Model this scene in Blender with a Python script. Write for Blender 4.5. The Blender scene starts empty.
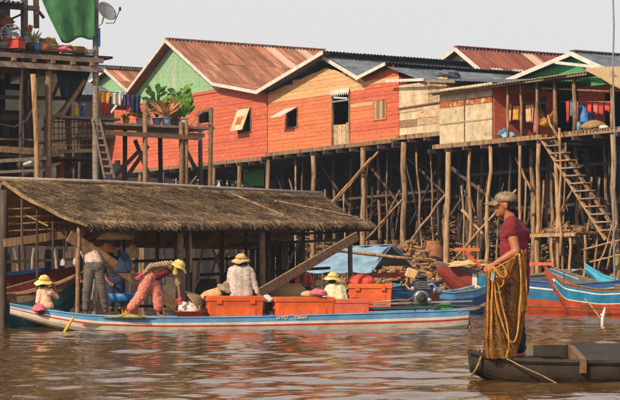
import bpy, math, random
import numpy as np
from mathutils import Vector, Matrix, noise

random.seed(11)
rng = np.random.default_rng(5)
S = bpy.context.scene
R = math.radians

# ------------------------------------------------------------------ camera
CAM_H = 1.06
F_PX = 2000.0                     # focal length in photo pixels (620 px wide)
PITCH = math.atan(77.5 / F_PX)
cam_d = bpy.data.cameras.new('camera')
cam = bpy.data.objects.new('camera', cam_d)
S.collection.objects.link(cam)
cam.location = (0, 0, CAM_H)
cam.rotation_euler = (math.pi / 2 + PITCH, 0, 0)
cam_d.sensor_width = 36.0
cam_d.lens = 36.0 * F_PX / 620.0
cam_d.clip_start = 0.2
cam_d.clip_end = 3000
S.camera = cam

# ------------------------------------------------------------------ sky, sun, exposure
SUN_AZ = Vector((-0.62, -0.66, 0)).normalized()
SUN_EL = R(34)
world = bpy.data.worlds.new('World')
S.world = world
world.use_nodes = True
wn, wl = world.node_tree.nodes, world.node_tree.links
wn.clear()
w_out = wn.new('ShaderNodeOutputWorld')
w_bg = wn.new('ShaderNodeBackground')
w_sky = wn.new('ShaderNodeTexSky')
w_sky.sky_type = 'NISHITA'
w_sky.sun_disc = False
w_sky.sun_elevation = SUN_EL
w_sky.sun_rotation = math.atan2(SUN_AZ.x, SUN_AZ.y)
w_sky.air_density = 1.0
w_sky.dust_density = 4.0
w_sky.ozone_density = 1.0
w_mix = wn.new('ShaderNodeMix')
w_mix.data_type = 'RGBA'
w_mix.inputs[0].default_value = 0.78           # thick even haze over the whole sky
w_mix.inputs[7].default_value = (8.75, 8.45, 8.35, 1)
wl.new(w_sky.outputs[0], w_mix.inputs[6])
wl.new(w_mix.outputs[2], w_bg.inputs[0])
w_bg.inputs[1].default_value = 0.105
wl.new(w_bg.outputs[0], w_out.inputs[0])

sun_d = bpy.data.lights.new('sun', 'SUN')
sun_d.energy = 5.0
sun_d.angle = R(0.8)
sun_d.color = (1.0, 0.83, 0.62)
sun = bpy.data.objects.new('sun', sun_d)
S.collection.objects.link(sun)
to_sun = SUN_AZ * math.cos(SUN_EL) + Vector((0, 0, math.sin(SUN_EL)))
sun.rotation_euler = to_sun.to_track_quat('Z', 'Y').to_euler()
sun.location = to_sun * 60

S.view_settings.view_transform = 'Standard'
S.view_settings.look = 'None'
S.view_settings.exposure = 0.0
S.view_settings.gamma = 1.0
S.view_settings.use_curve_mapping = False
S.render.engine = 'CYCLES'
S.cycles.max_bounces = 5
S.cycles.transparent_max_bounces = 8

# ------------------------------------------------------------------ where a photo pixel lies in the place
_fw = Vector((0, math.cos(PITCH), math.sin(PITCH)))
_up = Vector((0, -math.sin(PITCH), math.cos(PITCH)))
EYE = Vector((0, 0, CAM_H))


def ray(px, py):
    return _fw + Vector((1, 0, 0)) * ((px - 310) / F_PX) + _up * ((200 - py) / F_PX)


def P(px, py, d):
    r = ray(px, py)
    return EYE + r * (d / r.y)


A = R(58)                                   # the street of stilt houses runs obliquely
U = Vector((math.cos(A), -math.sin(A), 0))  # along the fronts, towards the right and nearer
V = Vector((math.sin(A), math.cos(A), 0))   # away from the river
R0 = Vector((3.2, 71, 0))


def W(t, y, z):
    return R0 + U * t + V * y + Vector((0, 0, z))


def on_plane(px, py, origin, normal):
    r = ray(px, py)
    return EYE + r * ((origin - EYE).dot(normal) / r.dot(normal))


def fp(px, py, y=0.0):
    q = on_plane(px, py, R0 + V * y, V) - R0
    return q.dot(U), q.z


# ------------------------------------------------------------------ mesh building
ORIG = {}


class MB:
    def __init__(self):
        self.v, self.f, self.uv = [], [], None

    def add(self, vs, fs):
        b = len(self.v)
        self.v += [tuple(x) for x in vs]
        self.f += [tuple(b + i for i in q) for q in fs]
        return self

    def hexa(self, c):                       # 8 corners: 4 bottom, 4 top
        return self.add(c, [(3, 2, 1, 0), (4, 5, 6, 7), (0, 1, 5, 4), (1, 2, 6, 5), (2, 3, 7, 6), (3, 0, 4, 7)])

    def box(self, c, s, rz=0, M=None):
        c = Vector(c)
        h = Vector(s) * 0.5
        m = M if M is not None else Matrix.Rotation(rz, 3, 'Z')
        pts = [c + m @ Vector((x * h.x, y * h.y, z * h.z)) for z in (-1, 1) for x, y in ((-1, -1), (1, -1), (1, 1), (-1, 1))]
        return self.hexa(pts)

    def rbox(self, t0, t1, y0, y1, z0, z1):
        return self.hexa([W(t, y, z) for z in (z0, z1) for t, y in ((t0, y0), (t1, y0), (t1, y1), (t0, y1))])

    def beam(self, a, b, w, h, up=None):     # rectangular bar from a to b
        a, b = Vector(a), Vector(b)
        d = (b - a).normalized()
        up = Vector(up) if up is not None else Vector((0, 0, 1))
        if abs(d.dot(up)) > 0.97:
            up = Vector((0.2, -1, 0)).normalized()
        s = d.cross(up).normalized()
        n = s.cross(d).normalized()
        c = []
        for p in (a, b):
            for x, y in ((-1, -1), (1, -1), (1, 1), (-1, 1)):
                c.append(p + s * x * w / 2 + n * y * h / 2)
        return self.hexa(c)

    def tube(self, pts, rad, n=8, cap=True):
        pts = [Vector(p) for p in pts]
        if not hasattr(rad, '__len__'):
            rad = [rad] * len(pts)
        vs, fs = [], []
        side = None
        for i, p in enumerate(pts):
            d = (pts[min(i + 1, len(pts) - 1)] - pts[max(i - 1, 0)]).normalized()
            if side is None:
                ref = Vector((0, 0, 1)) if abs(d.z) < 0.9 else Vector((1, 0, 0))
                side = d.cross(ref).normalized()
            else:
                side = (side - d * side.dot(d)).normalized()
            o = d.cross(side)
            for k in range(n):
                a = 2 * math.pi * k / n
                vs.append(p + (side * math.cos(a) + o * math.sin(a)) * rad[i])
        for i in range(len(pts) - 1):
            for k in range(n):
                k2 = (k + 1) % n
                fs.append((i * n + k, i * n + k2, (i + 1) * n + k2, (i + 1) * n + k))
        if cap:
            fs.append(tuple(range(n - 1, -1, -1)))
            fs.append(tuple((len(pts) - 1) * n + k for k in range(n)))
        return self.add(vs, fs)

    def pole(self, a, b, r0, r1=None, wob=0.03, seg=5, n=7):   # a crooked tapering stick
        a, b = Vector(a), Vector(b)
        r1 = r0 * 0.8 if r1 is None else r1
        pts, rr = [], []
        for i in range(seg + 1):
            k = i / seg
            w = wob * (0 if i in (0, seg) else 1)
            pts.append(a.lerp(b, k) + Vector((random.uniform(-w, w), random.uniform(-w, w), random.uniform(-w, w) * 0.3)))
            rr.append((r0 + (r1 - r0) * k) * random.uniform(0.92, 1.08))
        return self.tube(pts, rr, n)

    def lathe(self, c, prof, n=16, M=None):   # profile of (radius, height)
        c = Vector(c)
        vs, fs = [], []
        for r, z in prof:
            for k in range(n):
                a = 2 * math.pi * k / n
                q = Vector((r * math.cos(a), r * math.sin(a), z))
                vs.append(c + (M @ q if M is not None else q))
        m = len(prof)
        for i in range(m - 1):
            for k in range(n):
                k2 = (k + 1) % n
                fs.append((i * n + k, i * n + k2, (i + 1) * n + k2, (i + 1) * n + k))
        fs.append(tuple(range(n - 1, -1, -1)))
        fs.append(tuple((m - 1) * n + k for k in range(n)))
        return self.add(vs, fs)

    def ball(self, c, r, M=None, n=12, m=8, jit=0.0):
        c = Vector(c)
        r = Vector(r) if hasattr(r, '__len__') else Vector((r, r, r))
        vs, fs = [], []
        for i in range(1, m):
            th = math.pi * i / m
            for k in range(n):
                a = 2 * math.pi * k / n
                j = 1 + random.uniform(-jit, jit)
                q = Vector((r.x * math.sin(th) * math.cos(a), r.y * math.sin(th) * math.sin(a), r.z * math.cos(th))) * j
                vs.append(c + (M @ q if M is not None else q))
        q0, q1 = Vector((0, 0, r.z)), Vector((0, 0, -r.z))
        vs += [c + (M @ q0 if M is not None else q0), c + (M @ q1 if M is not None else q1)]
        t, b = len(vs) - 2, len(vs) - 1
        for i in range(m - 2):
            for k in range(n):
                k2 = (k + 1) % n
                fs.append((i * n + k, (i + 1) * n + k, (i + 1) * n + k2, i * n + k2))
        for k in range(n):
            k2 = (k + 1) % n
            fs.append((t, k, k2))
            fs.append((b, (m - 2) * n + k2, (m - 2) * n + k))
        return self.add(vs, fs)

    def slab(self, grid, th, nrm=None):       # closed solid from a grid of points
        r, c = len(grid), len(grid[0])
        top = [Vector(p) for row in grid for p in row]
        bot = []
        for i in range(r):
            for j in range(c):
                if nrm is not None:
                    n = nrm
                else:
                    n = (Vector(grid[i][min(j + 1, c - 1)]) - Vector(grid[i][max(j - 1, 0)])).cross(
                        Vector(grid[min(i + 1, r - 1)][j]) - Vector(grid[max(i - 1, 0)][j]))
                    n = n.normalized() if n.length > 1e-9 else Vector((0, 0, 1))
                bot.append(Vector(grid[i][j]) - n * th)
        N = r * c
        fs = []
        for i in range(r - 1):
            for j in range(c - 1):
                a, b2, d, e = i * c + j, i * c + j + 1, (i + 1) * c + j + 1, (i + 1) * c + j
                fs.append((a, b2, d, e))
                fs.append((N + e, N + d, N + b2, N + a))
        for j in range(c - 1):
            fs.append((j + 1, j, N + j, N + j + 1))
            k = (r - 1) * c + j
            fs.append((k, k + 1, N + k + 1, N + k))
        for i in range(r - 1):
            k = i * c
            fs.append((k, k + c, N + k + c, N + k))
            k = i * c + c - 1
            fs.append((k + c, k, N + k, N + k + c))
        return self.add(top + bot, fs)

    def prism(self, pts, d):                  # polygon pushed along vector d
        pts = [Vector(p) for p in pts]
        d = Vector(d)
        n = len(pts)
        fs = [tuple(range(n)), tuple(range(2 * n - 1, n - 1, -1))]
        for k in range(n):
            k2 = (k + 1) % n
            fs.append((k2, k, n + k, n + k2))
        return self.add(pts + [p + d for p in pts], fs)

    def build(self, name, mat, parent=None, smooth=False, origin=None):
        if parent is not None:
            o0 = ORIG[parent.name]
        elif origin is not None:
            o0 = Vector(origin)
        else:
            lo = [min(v[i] for v in self.v) for i in range(3)]
            hi = [max(v[i] for v in self.v) for i in range(3)]
            o0 = Vector(((lo[0] + hi[0]) / 2, (lo[1] + hi[1]) / 2, lo[2]))
        me = bpy.data.meshes.new(name)
        me.from_pydata([(x - o0.x, y - o0.y, z - o0.z) for x, y, z in self.v], [], self.f)
        if smooth:
            me.polygons.foreach_set('use_smooth', [True] * len(me.polygons))
        me.materials.append(mat)
        me.update()
        ob = bpy.data.objects.new(name, me)
        S.collection.objects.link(ob)
        if parent is not None:
            ob.parent = parent
        else:
            ob.location = o0
        ORIG[ob.name] = o0
        return ob


def tag(o, label=None, cat=None, group=None, kind=None):
    if label:
        o['label'] = label
    if cat:
        o['category'] = cat
    if group:
        o['group'] = group
    if kind:
        o['kind'] = kind
    return o


def thing(name, loc, label, cat, group=None):
    o = bpy.data.objects.new(name, None)
    o.empty_display_size = 0.2
    o.location = loc
    S.collection.objects.link(o)
    ORIG[o.name] = Vector(loc)
    return tag(o, label, cat, group)


# ------------------------------------------------------------------ materials
def lin(r, g, b, k=1.0):
    f = lambda x: ((x / 255 + 0.055) / 1.055) ** 2.4 if x > 10.3 else x / 255 / 12.92
    return (f(r) * k, f(g) * k, f(b) * k)


def sc(c, k):
    return (min(c[0] * k, 1), min(c[1] * k, 1), min(c[2] * k, 1), 1)


def new_mat(name):
    m = bpy.data.materials.new(name)
    m.use_nodes = True
    nt = m.node_tree
    nt.nodes.clear()
    o = nt.nodes.new('ShaderNodeOutputMaterial')
    b = nt.nodes.new('ShaderNodeBsdfPrincipled')
    nt.links.new(b.outputs[0], o.inputs[0])
    return m, nt, b


def M(name, col, col2=None, rough=0.8, var=0.3, ns=5.0, st=(1, 1, 1), bump=0.25, metal=0.0, rnd=0.2, wear=None, fine=40.0, spec=0.3, trans=0.0, rot=0.0):
    m, nt, b = new_mat(name)
    N, L = nt.nodes.new, nt.links.new
    tc = N('ShaderNodeTexCoord')
    mp = N('ShaderNodeMapping')
    mp.inputs['Scale'].default_value = st
    if rot:
        vr = N('ShaderNodeVectorRotate')
        vr.rotation_type = 'Z_AXIS'
        vr.inputs['Angle'].default_value = rot
        L(tc.outputs['Object'], vr.inputs[0])
        L(vr.outputs[0], mp.inputs[0])
    else:
        L(tc.outputs['Object'], mp.inputs[0])
    n1 = N('ShaderNodeTexNoise')
    n1.inputs['Scale'].default_value = ns
    n1.inputs['Detail'].default_value = 7
    n1.inputs['Roughness'].default_value = 0.65
    L(mp.outputs[0], n1.inputs[0])
    cr = N('ShaderNodeValToRGB')
    cr.color_ramp.elements[0].position = 0.32
    cr.color_ramp.elements[1].position = 0.68
    cr.color_ramp.elements[0].color = sc(col, 1 - var)
    cr.color_ramp.elements[1].color = sc(col2, 1) if col2 else sc(col, 1 + var)
    L(n1.outputs[0], cr.inputs[0])
    last = cr.outputs[0]
    if wear:
        wc, th, wsc = wear
        n2 = N('ShaderNodeTexNoise')
        n2.inputs['Scale'].default_value = wsc
        n2.inputs['Detail'].default_value = 8
        n2.inputs['Roughness'].default_value = 0.7
        L(mp.outputs[0], n2.inputs[0])
        mr = N('ShaderNodeMapRange')
        mr.inputs[1].default_value = th - 0.05
        mr.inputs[2].default_value = th + 0.07
        L(n2.outputs[0], mr.inputs[0])
        mx = N('ShaderNodeMix')
        mx.data_type = 'RGBA'
        L(mr.outputs[0], mx.inputs[0])
        L(last, mx.inputs[6])
        mx.inputs[7].default_value = (*wc[:3], 1)
        last = mx.outputs[2]
    oi = N('ShaderNodeObjectInfo')
    r2 = N('ShaderNodeMapRange')
    r2.inputs[3].default_value = 1 - rnd
    r2.inputs[4].default_value = 1 + rnd
    L(oi.outputs['Random'], r2.inputs[0])
    mu = N('ShaderNodeMix')
    mu.data_type = 'RGBA'
    mu.blend_type = 'MULTIPLY'
    mu.inputs[0].default_value = 1
    L(last, mu.inputs[6])
    L(r2.outputs[0], mu.inputs[7])
    L(mu.outputs[2], b.inputs['Base Color'])
    b.inputs['Roughness'].default_value = rough
    b.inputs['Metallic'].default_value = metal
    b.inputs['Specular IOR Level'].default_value = spec
    if trans:
        b.inputs['Transmission Weight'].default_value = trans
    if bump:
        n3 = N('ShaderNodeTexNoise')
        n3.inputs['Scale'].default_value = fine
        n3.inputs['Detail'].default_value = 5
        L(mp.outputs[0], n3.inputs[0])
        bp = N('ShaderNodeBump')
        bp.inputs['Strength'].default_value = bump
        bp.inputs['Distance'].default_value = 0.02
        L(n3.outputs[0], bp.inputs['Height'])
        L(bp.outputs[0], b.inputs['Normal'])
    return m


A_ROW = R(58)
GREYWOOD = lin(150, 130, 110)
HB = (1, 1, 7)      # grain of level boards
VB = (5, 5, 0.7)    # grain of upright timber
MT = {}
MT['red_board'] = M('red_board', lin(190, 84, 58), lin(206, 110, 80), st=HB, wear=((*lin(208, 150, 126), 1), 0.64, 2.2), rnd=0.1)
MT['orange_board'] = M('orange_board', lin(200, 102, 60), lin(214, 128, 86), st=HB, wear=((*lin(218, 164, 128), 1), 0.64, 2.0), rnd=0.08)
MT['amber_board'] = M('amber_board', lin(206, 150, 102), lin(222, 174, 126), st=HB, wear=((*lin(224, 188, 146), 1), 0.62, 2.0), rnd=0.1)
MT['green_board'] = M('green_board', lin(132, 170, 132), lin(154, 190, 150), st=(2, 2, 2), wear=((*lin(166, 190, 160), 1), 0.7, 1.5), rnd=0.05, bump=0.1)
MT['lime_board'] = M('lime_board', lin(176, 196, 128), lin(192, 208, 146), st=(2, 2, 2), rnd=0.05, bump=0.1)
MT['deepgreen_board'] = M('deepgreen_board', lin(66, 136, 84), lin(92, 160, 104), st=(2, 2, 2), rnd=0.08)
MT['cream_panel'] = M('cream_panel', lin(186, 166, 134), lin(204, 186, 156), ns=3, wear=((*lin(150, 104, 66), 1), 0.63, 3.5), rnd=0.1, bump=0.1)
MT['cream_plank'] = M('cream_plank', lin(176, 144, 108), lin(200, 176, 142), ns=4, st=(1, 1, 5), wear=((*lin(156, 88, 58), 1), 0.6, 2.5), rnd=0.2)
MT['rust_patch'] = M('rust_patch', lin(196, 104, 40), lin(150, 74, 34), ns=5, wear=((*lin(220, 190, 150), 1), 0.58, 5), rnd=0.1)
MT['white_paint'] = M('white_paint', lin(200, 192, 180), lin(216, 208, 198), wear=((*lin(150, 130, 112), 1), 0.66, 4), rnd=0.08)
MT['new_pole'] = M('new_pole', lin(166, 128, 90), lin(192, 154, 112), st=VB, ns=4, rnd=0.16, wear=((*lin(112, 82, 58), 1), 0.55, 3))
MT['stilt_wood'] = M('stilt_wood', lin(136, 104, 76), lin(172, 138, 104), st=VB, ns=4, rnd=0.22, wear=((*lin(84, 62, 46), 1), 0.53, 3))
MT['old_pole'] = M('old_pole', lin(66, 54, 48), lin(92, 76, 66), st=VB, ns=4, rnd=0.3)  # pole wood darkened so the back stilts look shaded
MT['dark_wood'] = M('dark_wood', lin(52, 44, 41), lin(78, 66, 58), st=(3, 3, 3), ns=4, rnd=0.35)
MT['grey_wood'] = M('grey_wood', lin(128, 112, 98), lin(160, 142, 126), st=(3, 3, 3), ns=4, rnd=0.25)
MT['brown_wood'] = M('brown_wood', lin(108, 82, 60), lin(146, 114, 84), st=(3, 3, 3), ns=4, rnd=0.25)
MT['weathered_screen'] = M('weathered_screen', lin(36, 34, 38), lin(54, 48, 48), st=VB, ns=3, rnd=0.4)  # near-black tone puts the gloom of shaded places into the planks
MT['rust_roof'] = M('rust_roof', lin(126, 72, 54), lin(160, 108, 82), ns=2.2, st=(0.35, 3.2, 0.35), rot=A_ROW, wear=((*lin(186, 148, 122), 1), 0.62, 1.5), rnd=0.3, rough=0.75)
MT['brown_roof'] = M('brown_roof', lin(110, 56, 46), lin(138, 78, 62), ns=2.2, st=(0.35, 3.2, 0.35), rot=A_ROW, wear=((*lin(160, 112, 92), 1), 0.66, 1.6), rnd=0.22, rough=0.75)
MT['pale_roof'] = M('pale_roof', lin(206, 184, 166), lin(180, 140, 118), ns=2.5, rnd=0.1, rough=0.7)
MT['zinc_roof'] = M('zinc_roof', lin(78, 84, 94), lin(112, 118, 126), ns=3, wear=((*lin(110, 88, 76), 1), 0.68, 2), rnd=0.25, rough=0.55, metal=0.15)
MT['grey_roof'] = M('grey_roof', lin(138, 116, 96), lin(172, 150, 130), ns=3, rnd=0.2, rough=0.75)
MT['black_gap'] = M('black_gap', lin(26, 24, 28), rnd=0.1, bump=0)  # stands for the darkness of unlit rooms
MT['mud'] = M('mud', lin(74, 58, 46), lin(98, 78, 60), ns=1.2, rough=0.95, bump=0.6, fine=8, rnd=0)
for nm_, k_ in (('thatch', 1.1), ('thatch_light', 1.9), ('thatch_dark', 0.5)):
    MT[nm_] = M(nm_, lin(120, 95, 66, k_), lin(166, 137, 102, k_), ns=3, rough=0.95, rnd=0, var=0.5, wear=((*lin(88, 68, 52, k_), 1), 0.56, 0.8), bump=0.4)
MT['tan_thatch'] = M('tan_thatch', lin(176, 142, 98), lin(204, 174, 130), ns=6, st=(3, 3, 3), rough=0.95, rnd=0.05)
MT['cream_wall'] = M('cream_wall', lin(176, 168, 132), lin(198, 190, 156), ns=3, rnd=0.1)


# ================================================================== the setting
def bank_z(t, y):
    pts = [(-400, -1.6), (-9, -1.5), (-5, -0.55), (-2.6, 0.05), (0, 0.75), (5, 1.35), (14, 1.8), (60, 2.2), (900, 2.6)]
    for (a, za), (b, zb) in zip(pts, pts[1:]):
        if y <= b:
            k = (y - a) / (b - a)
            return za + (zb - za) * k
    return pts[-1][1]


def ground_z(t, y):
    return bank_z(t, y) + 0.22 * noise.noise(Vector((t * 0.35, y * 0.35, 1.7))) * (1 if -9 < y < 60 else 0.2)


ts = [-500, -200, -100, -60] + list(np.arange(-45, 26, 0.8)) + [40, 80, 200, 500]
ys = [-400, -120, -40, -20] + list(np.arange(-9, 22, 0.7)) + [26, 32, 40, 60, 120, 400, 900]
g = MB()
gv = [W(t, y, ground_z(t, y)) for y in ys for t in ts]
nt_ = len(ts)
g.add(gv, [(j * nt_ + i, j * nt_ + i + 1, (j + 1) * nt_ + i + 1, (j + 1) * nt_ + i) for j in range(len(ys) - 1) for i in range(nt_ - 1)])
tag(g.build('ground', MT['mud'], smooth=True, origin=(0, 0, 0)), kind='structure')


def build_water():
    xs = np.linspace(-15, 15, 430)
    k = 0.0034
    yv = [11.0]
    while yv[-1] < 68:
        yv.append(yv[-1] * (1 + k))
    yv = np.array(yv)
    X, Y = np.meshgrid(xs, yv)
    Z = np.zeros_like(X)
    SX, SY = X.copy(), Y.copy()
    for i in range(80):
        lam = 0.2 * (2.2 / 0.2) ** rng.random()
        th = rng.normal(0.35, 0.75) + (math.pi if rng.random() < 0.3 else 0)
        kx, ky = math.sin(th) * 2 * math.pi / lam, math.cos(th) * 2 * math.pi / lam
        amp = 0.0024 * lam ** 0.95 * rng.uniform(0.5, 1.4)
        ph = rng.random() * 6.28
        env = 0.75 + 0.5 * np.sin(X * rng.uniform(0.1, 0.6) + Y * rng.uniform(0.05, 0.35) + rng.random() * 6)
        # waves shorter than the cell drop out with distance
        fade = np.clip((lam / (Y * k * 2.2)) - 0.6, 0, 1)
        Z += amp * env * fade * np.sin(kx * X + ky * Y + ph)
    edge = np.clip((15 - np.abs(X)) / 1.5, 0, 1) * np.clip((Y - 11) / 1.0, 0, 1) * np.clip((68 - Y) / 3.0, 0, 1)
    Z *= edge
    nx, ny = len(xs), len(yv)
    vs = np.stack([X.ravel(), Y.ravel(), Z.ravel()], 1)
    idx = np.arange(nx * ny).reshape(ny, nx)
    fs = np.stack([idx[:-1, :-1].ravel(), idx[:-1, 1:].ravel(), idx[1:, 1:].ravel(), idx[1:, :-1].ravel()], 1)
    y1 = float(yv[-1])
    b = len(vs)
    extra, ef = [], []
    for x0, x1, ya, yb in ((-300, 300, -150, 11.0), (-300, -15, 11.0, y1), (15, 300, 11.0, y1), (-300, 300, y1, 200)):
        q = b + len(extra)
        extra += [(x0, ya, 0), (x1, ya, 0), (x1, yb, 0), (x0, yb, 0)]
        ef.append((q, q + 1, q + 2, q + 3))
    me = bpy.data.meshes.new('water')
    me.from_pydata([tuple(v) for v in vs] + extra, [], [tuple(f) for f in fs] + ef)
    me.polygons.foreach_set('use_smooth', [True] * len(me.polygons))
    m, nt, bs = new_mat('river_water')
    N, L = nt.nodes.new, nt.links.new
    tc = N('ShaderNodeTexCoord')
    n1 = N('ShaderNodeTexNoise')
    n1.inputs['Scale'].default_value = 0.35
    n1.inputs['Detail'].default_value = 4
    L(tc.outputs['Object'], n1.inputs[0])
    cr = N('ShaderNodeValToRGB')
    cr.color_ramp.elements[0].position = 0.3
    cr.color_ramp.elements[1].position = 0.7
    cr.color_ramp.elements[0].color = (*lin(80, 56, 25), 1)
    cr.color_ramp.elements[1].color = (*lin(100, 72, 38), 1)
    L(n1.outputs[0], cr.inputs[0])
    L(cr.outputs[0], bs.inputs['Base Color'])
    bs.inputs['Roughness'].default_value = 0.03
    bs.inputs['IOR'].default_value = 1.33
    mp = N('ShaderNodeMapping')
    mp.inputs['Scale'].default_value = (1, 1.3, 1)
    L(tc.outputs['Object'], mp.inputs[0])
    n2 = N('ShaderNodeTexNoise')
    n2.inputs['Scale'].default_value = 7.0
    n2.inputs['Detail'].default_value = 3
    L(mp.outputs[0], n2.inputs[0])
    bp = N('ShaderNodeBump')
    bp.inputs['Strength'].default_value = 0.13
    bp.inputs['Distance'].default_value = 0.03
    L(n2.outputs[0], bp.inputs['Height'])
    L(bp.outputs[0], bs.inputs['Normal'])
    me.materials.append(m)
    ob = bpy.data.objects.new('water', me)
    S.collection.objects.link(ob)
    tag(ob, kind='structure')


build_water()


# ================================================================== house pieces
def in_holes(t0, t1, z, holes):
    segs = [(t0, t1)]
    for a, b, c, d in holes:
        if c < z < d:
            out = []
            for s, e in segs:
                if e <= a or s >= b:
                    out.append((s, e))
                else:
                    if s < a:
                        out.append((s, a))
                    if e > b:
                        out.append((b, e))
            segs = out
    return segs


def spans(poly, z):
    xs = []
    n = len(poly)
    for i in range(n):
        (a, za), (b, zb) = poly[i], poly[(i + 1) % n]
        if (za > z) != (zb > z):
            xs.append(a + (b - a) * (z - za) / (zb - za))
    xs.sort()
    return list(zip(xs[0::2], xs[1::2]))


def siding(parent, poly, holes, matf, y=0.0, row=0.17, th=0.024, seg=(2.0, 4.0), name='board', tilt=0.006):
    z0 = min(p[1] for p in poly)
    z1 = max(p[1] for p in poly)
    z = z0
    while z < z1 - 0.03:
        zt = min(z + row, z1)
        zm = (z + zt) / 2
        lo_, hi_ = spans(poly, z + 0.004), spans(poly, zt - 0.004)
        for si, (a, b) in enumerate(spans(poly, zm)):
            same = len(lo_) == len(hi_) == len(spans(poly, zm))
            for s, e in in_holes(a, b, zm, holes):
                x = s
                while x < e - 0.02:
                    ln = random.uniform(*seg)
                    xe = e if e - x - ln < 0.7 else x + ln
                    dy = random.uniform(-0.006, 0.006)
                    d0, d1 = random.uniform(-tilt, tilt), random.uniform(-tilt, tilt)
                    mb = MB()
                    xl, xh = x, x
                    el_, eh_ = xe - 0.006, xe - 0.006
                    if same and abs(x - a) < 1e-6:
                        xl, xh = lo_[si][0], hi_[si][0]
                    if same and abs(xe - b) < 1e-6:
                        el_, eh_ = lo_[si][1], hi_[si][1]
                    mb.hexa([W(xl, y - 0.012 + dy, z + d0), W(el_, y - 0.012 + dy, z + d1), W(el_, y + th, z + d1), W(xl, y + th, z + d0),
                             W(xh, y + dy, zt + 0.012 + d0), W(eh_, y + dy, zt + 0.012 + d1), W(eh_, y + th, zt + 0.012 + d1), W(xh, y + th, zt + 0.012 + d0)])
                    mb.build(name, matf((x + xe) / 2, zm), parent)
                    x = xe
        z = zt


def corr(parent, a, b, c, d, mat, n, rows=1, wl=0.13, amp=0.022, name='roof_sheet', matf=None, rag=0.06):
    """corrugated sheets on the quad a (ridge start), b (ridge end), c (eave end), d (eave start)"""
    a, b, c, d = Vector(a), Vector(b), Vector(c), Vector(d)
    nrm = (b - a).cross(d - a).normalized()
    if nrm.z < 0:
        nrm = -nrm
    width = (b - a).length / n
    nw = max(3, int(width / wl))
    for r in range(rows):
        v0, v1 = r / rows, (r + 1) / rows + (0.03 if r < rows - 1 else 0)
        for i in range(n):
            u0, u1 = i / n, (i + 1) / n + 0.012
            lift = random.uniform(0, 0.012) - r * 0.012
            ve = v1 + random.uniform(-rag, rag) * 0.3 / rows
            grid = []
            for q in range(3):
                vv = v0 + (ve - v0) * q / 2
                rowp = []
                for k in range(nw * 4 + 1):
                    uu = u0 + (u1 - u0) * k / (nw * 4)
                    p = a.lerp(b, uu).lerp(d.lerp(c, uu), vv)
                    rowp.append(p + nrm * (lift + amp * math.sin(k * math.pi / 2)))
                grid.append(rowp)
            mb = MB()
            mb.slab(grid, 0.006, nrm)
            mb.build(name, matf(i, r) if matf else mat, parent)


def bar(name, a, b, w, h, mat, parent, up=None):
    return MB().beam(a, b, w, h, up).build(name, mat, parent)


def stilt(parent, t, y, ztop, r=0.1, mat='stilt_wood', lean=0.12, name='stilt'):
    zb = ground_z(t, y) - 0.3
    r *= 0.9
    MB().pole(W(t + random.uniform(-lean, lean), y + random.uniform(-lean, lean), zb), W(t, y, ztop), r * 1.12, r * 0.92, 0.05, 6, 9).build(name, MT[mat], parent, True)


def brace(parent, px0, py0, px1, py1, y, r=0.05, mat='stilt_wood', y2=None):
    t0, z0 = fp(px0, py0, y)
    t1, z1 = fp(px1, py1, y if y2 is None else y2)
    MB().pole(W(t0, y, z0), W(t1, y if y2 is None else y2, z1), r, r * 0.8, 0.03, 5, 7).build('brace', MT[mat], parent, True)


def floor_frame(parent, t0, t1, y0, y1, z, drop=0.0, mat='stilt_wood'):
    # a lit edge beam and joists under the boards
    MB().beam(W(t0, y0 - 0.08, z - 0.09), W(t1, y0 - 0.08, z - 0.09 + drop), 0.13, 0.15).build('edge_beam', MT[mat], parent)
    n = int((t1 - t0) / 0.9)
    for i in range(n + 1):
        t = t0 + (t1 - t0) * i / n
        MB().beam(W(t, y0 - 0.3, z - 0.24), W(t, y1, z - 0.24), 0.1, 0.13).build('joist', MT['old_pole'], parent)
    k = int((y1 - y0) / 0.5)
    for i in range(k):
        ya = y0 + (y1 - y0) * i / k
        MB().rbox(t0, t1, ya, ya + (y1 - y0) / k - 0.01, z - 0.16, z - 0.11 + random.uniform(0, 0.01)).build('floor_board', MT['dark_wood'], parent)


def side_wall(parent, t, y0, y1, z0, z1, mat, name='side_wall'):
    MB().rbox(t - 0.03, t + 0.03, y0, y1, z0, z1).build(name, MT[mat], parent)


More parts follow.
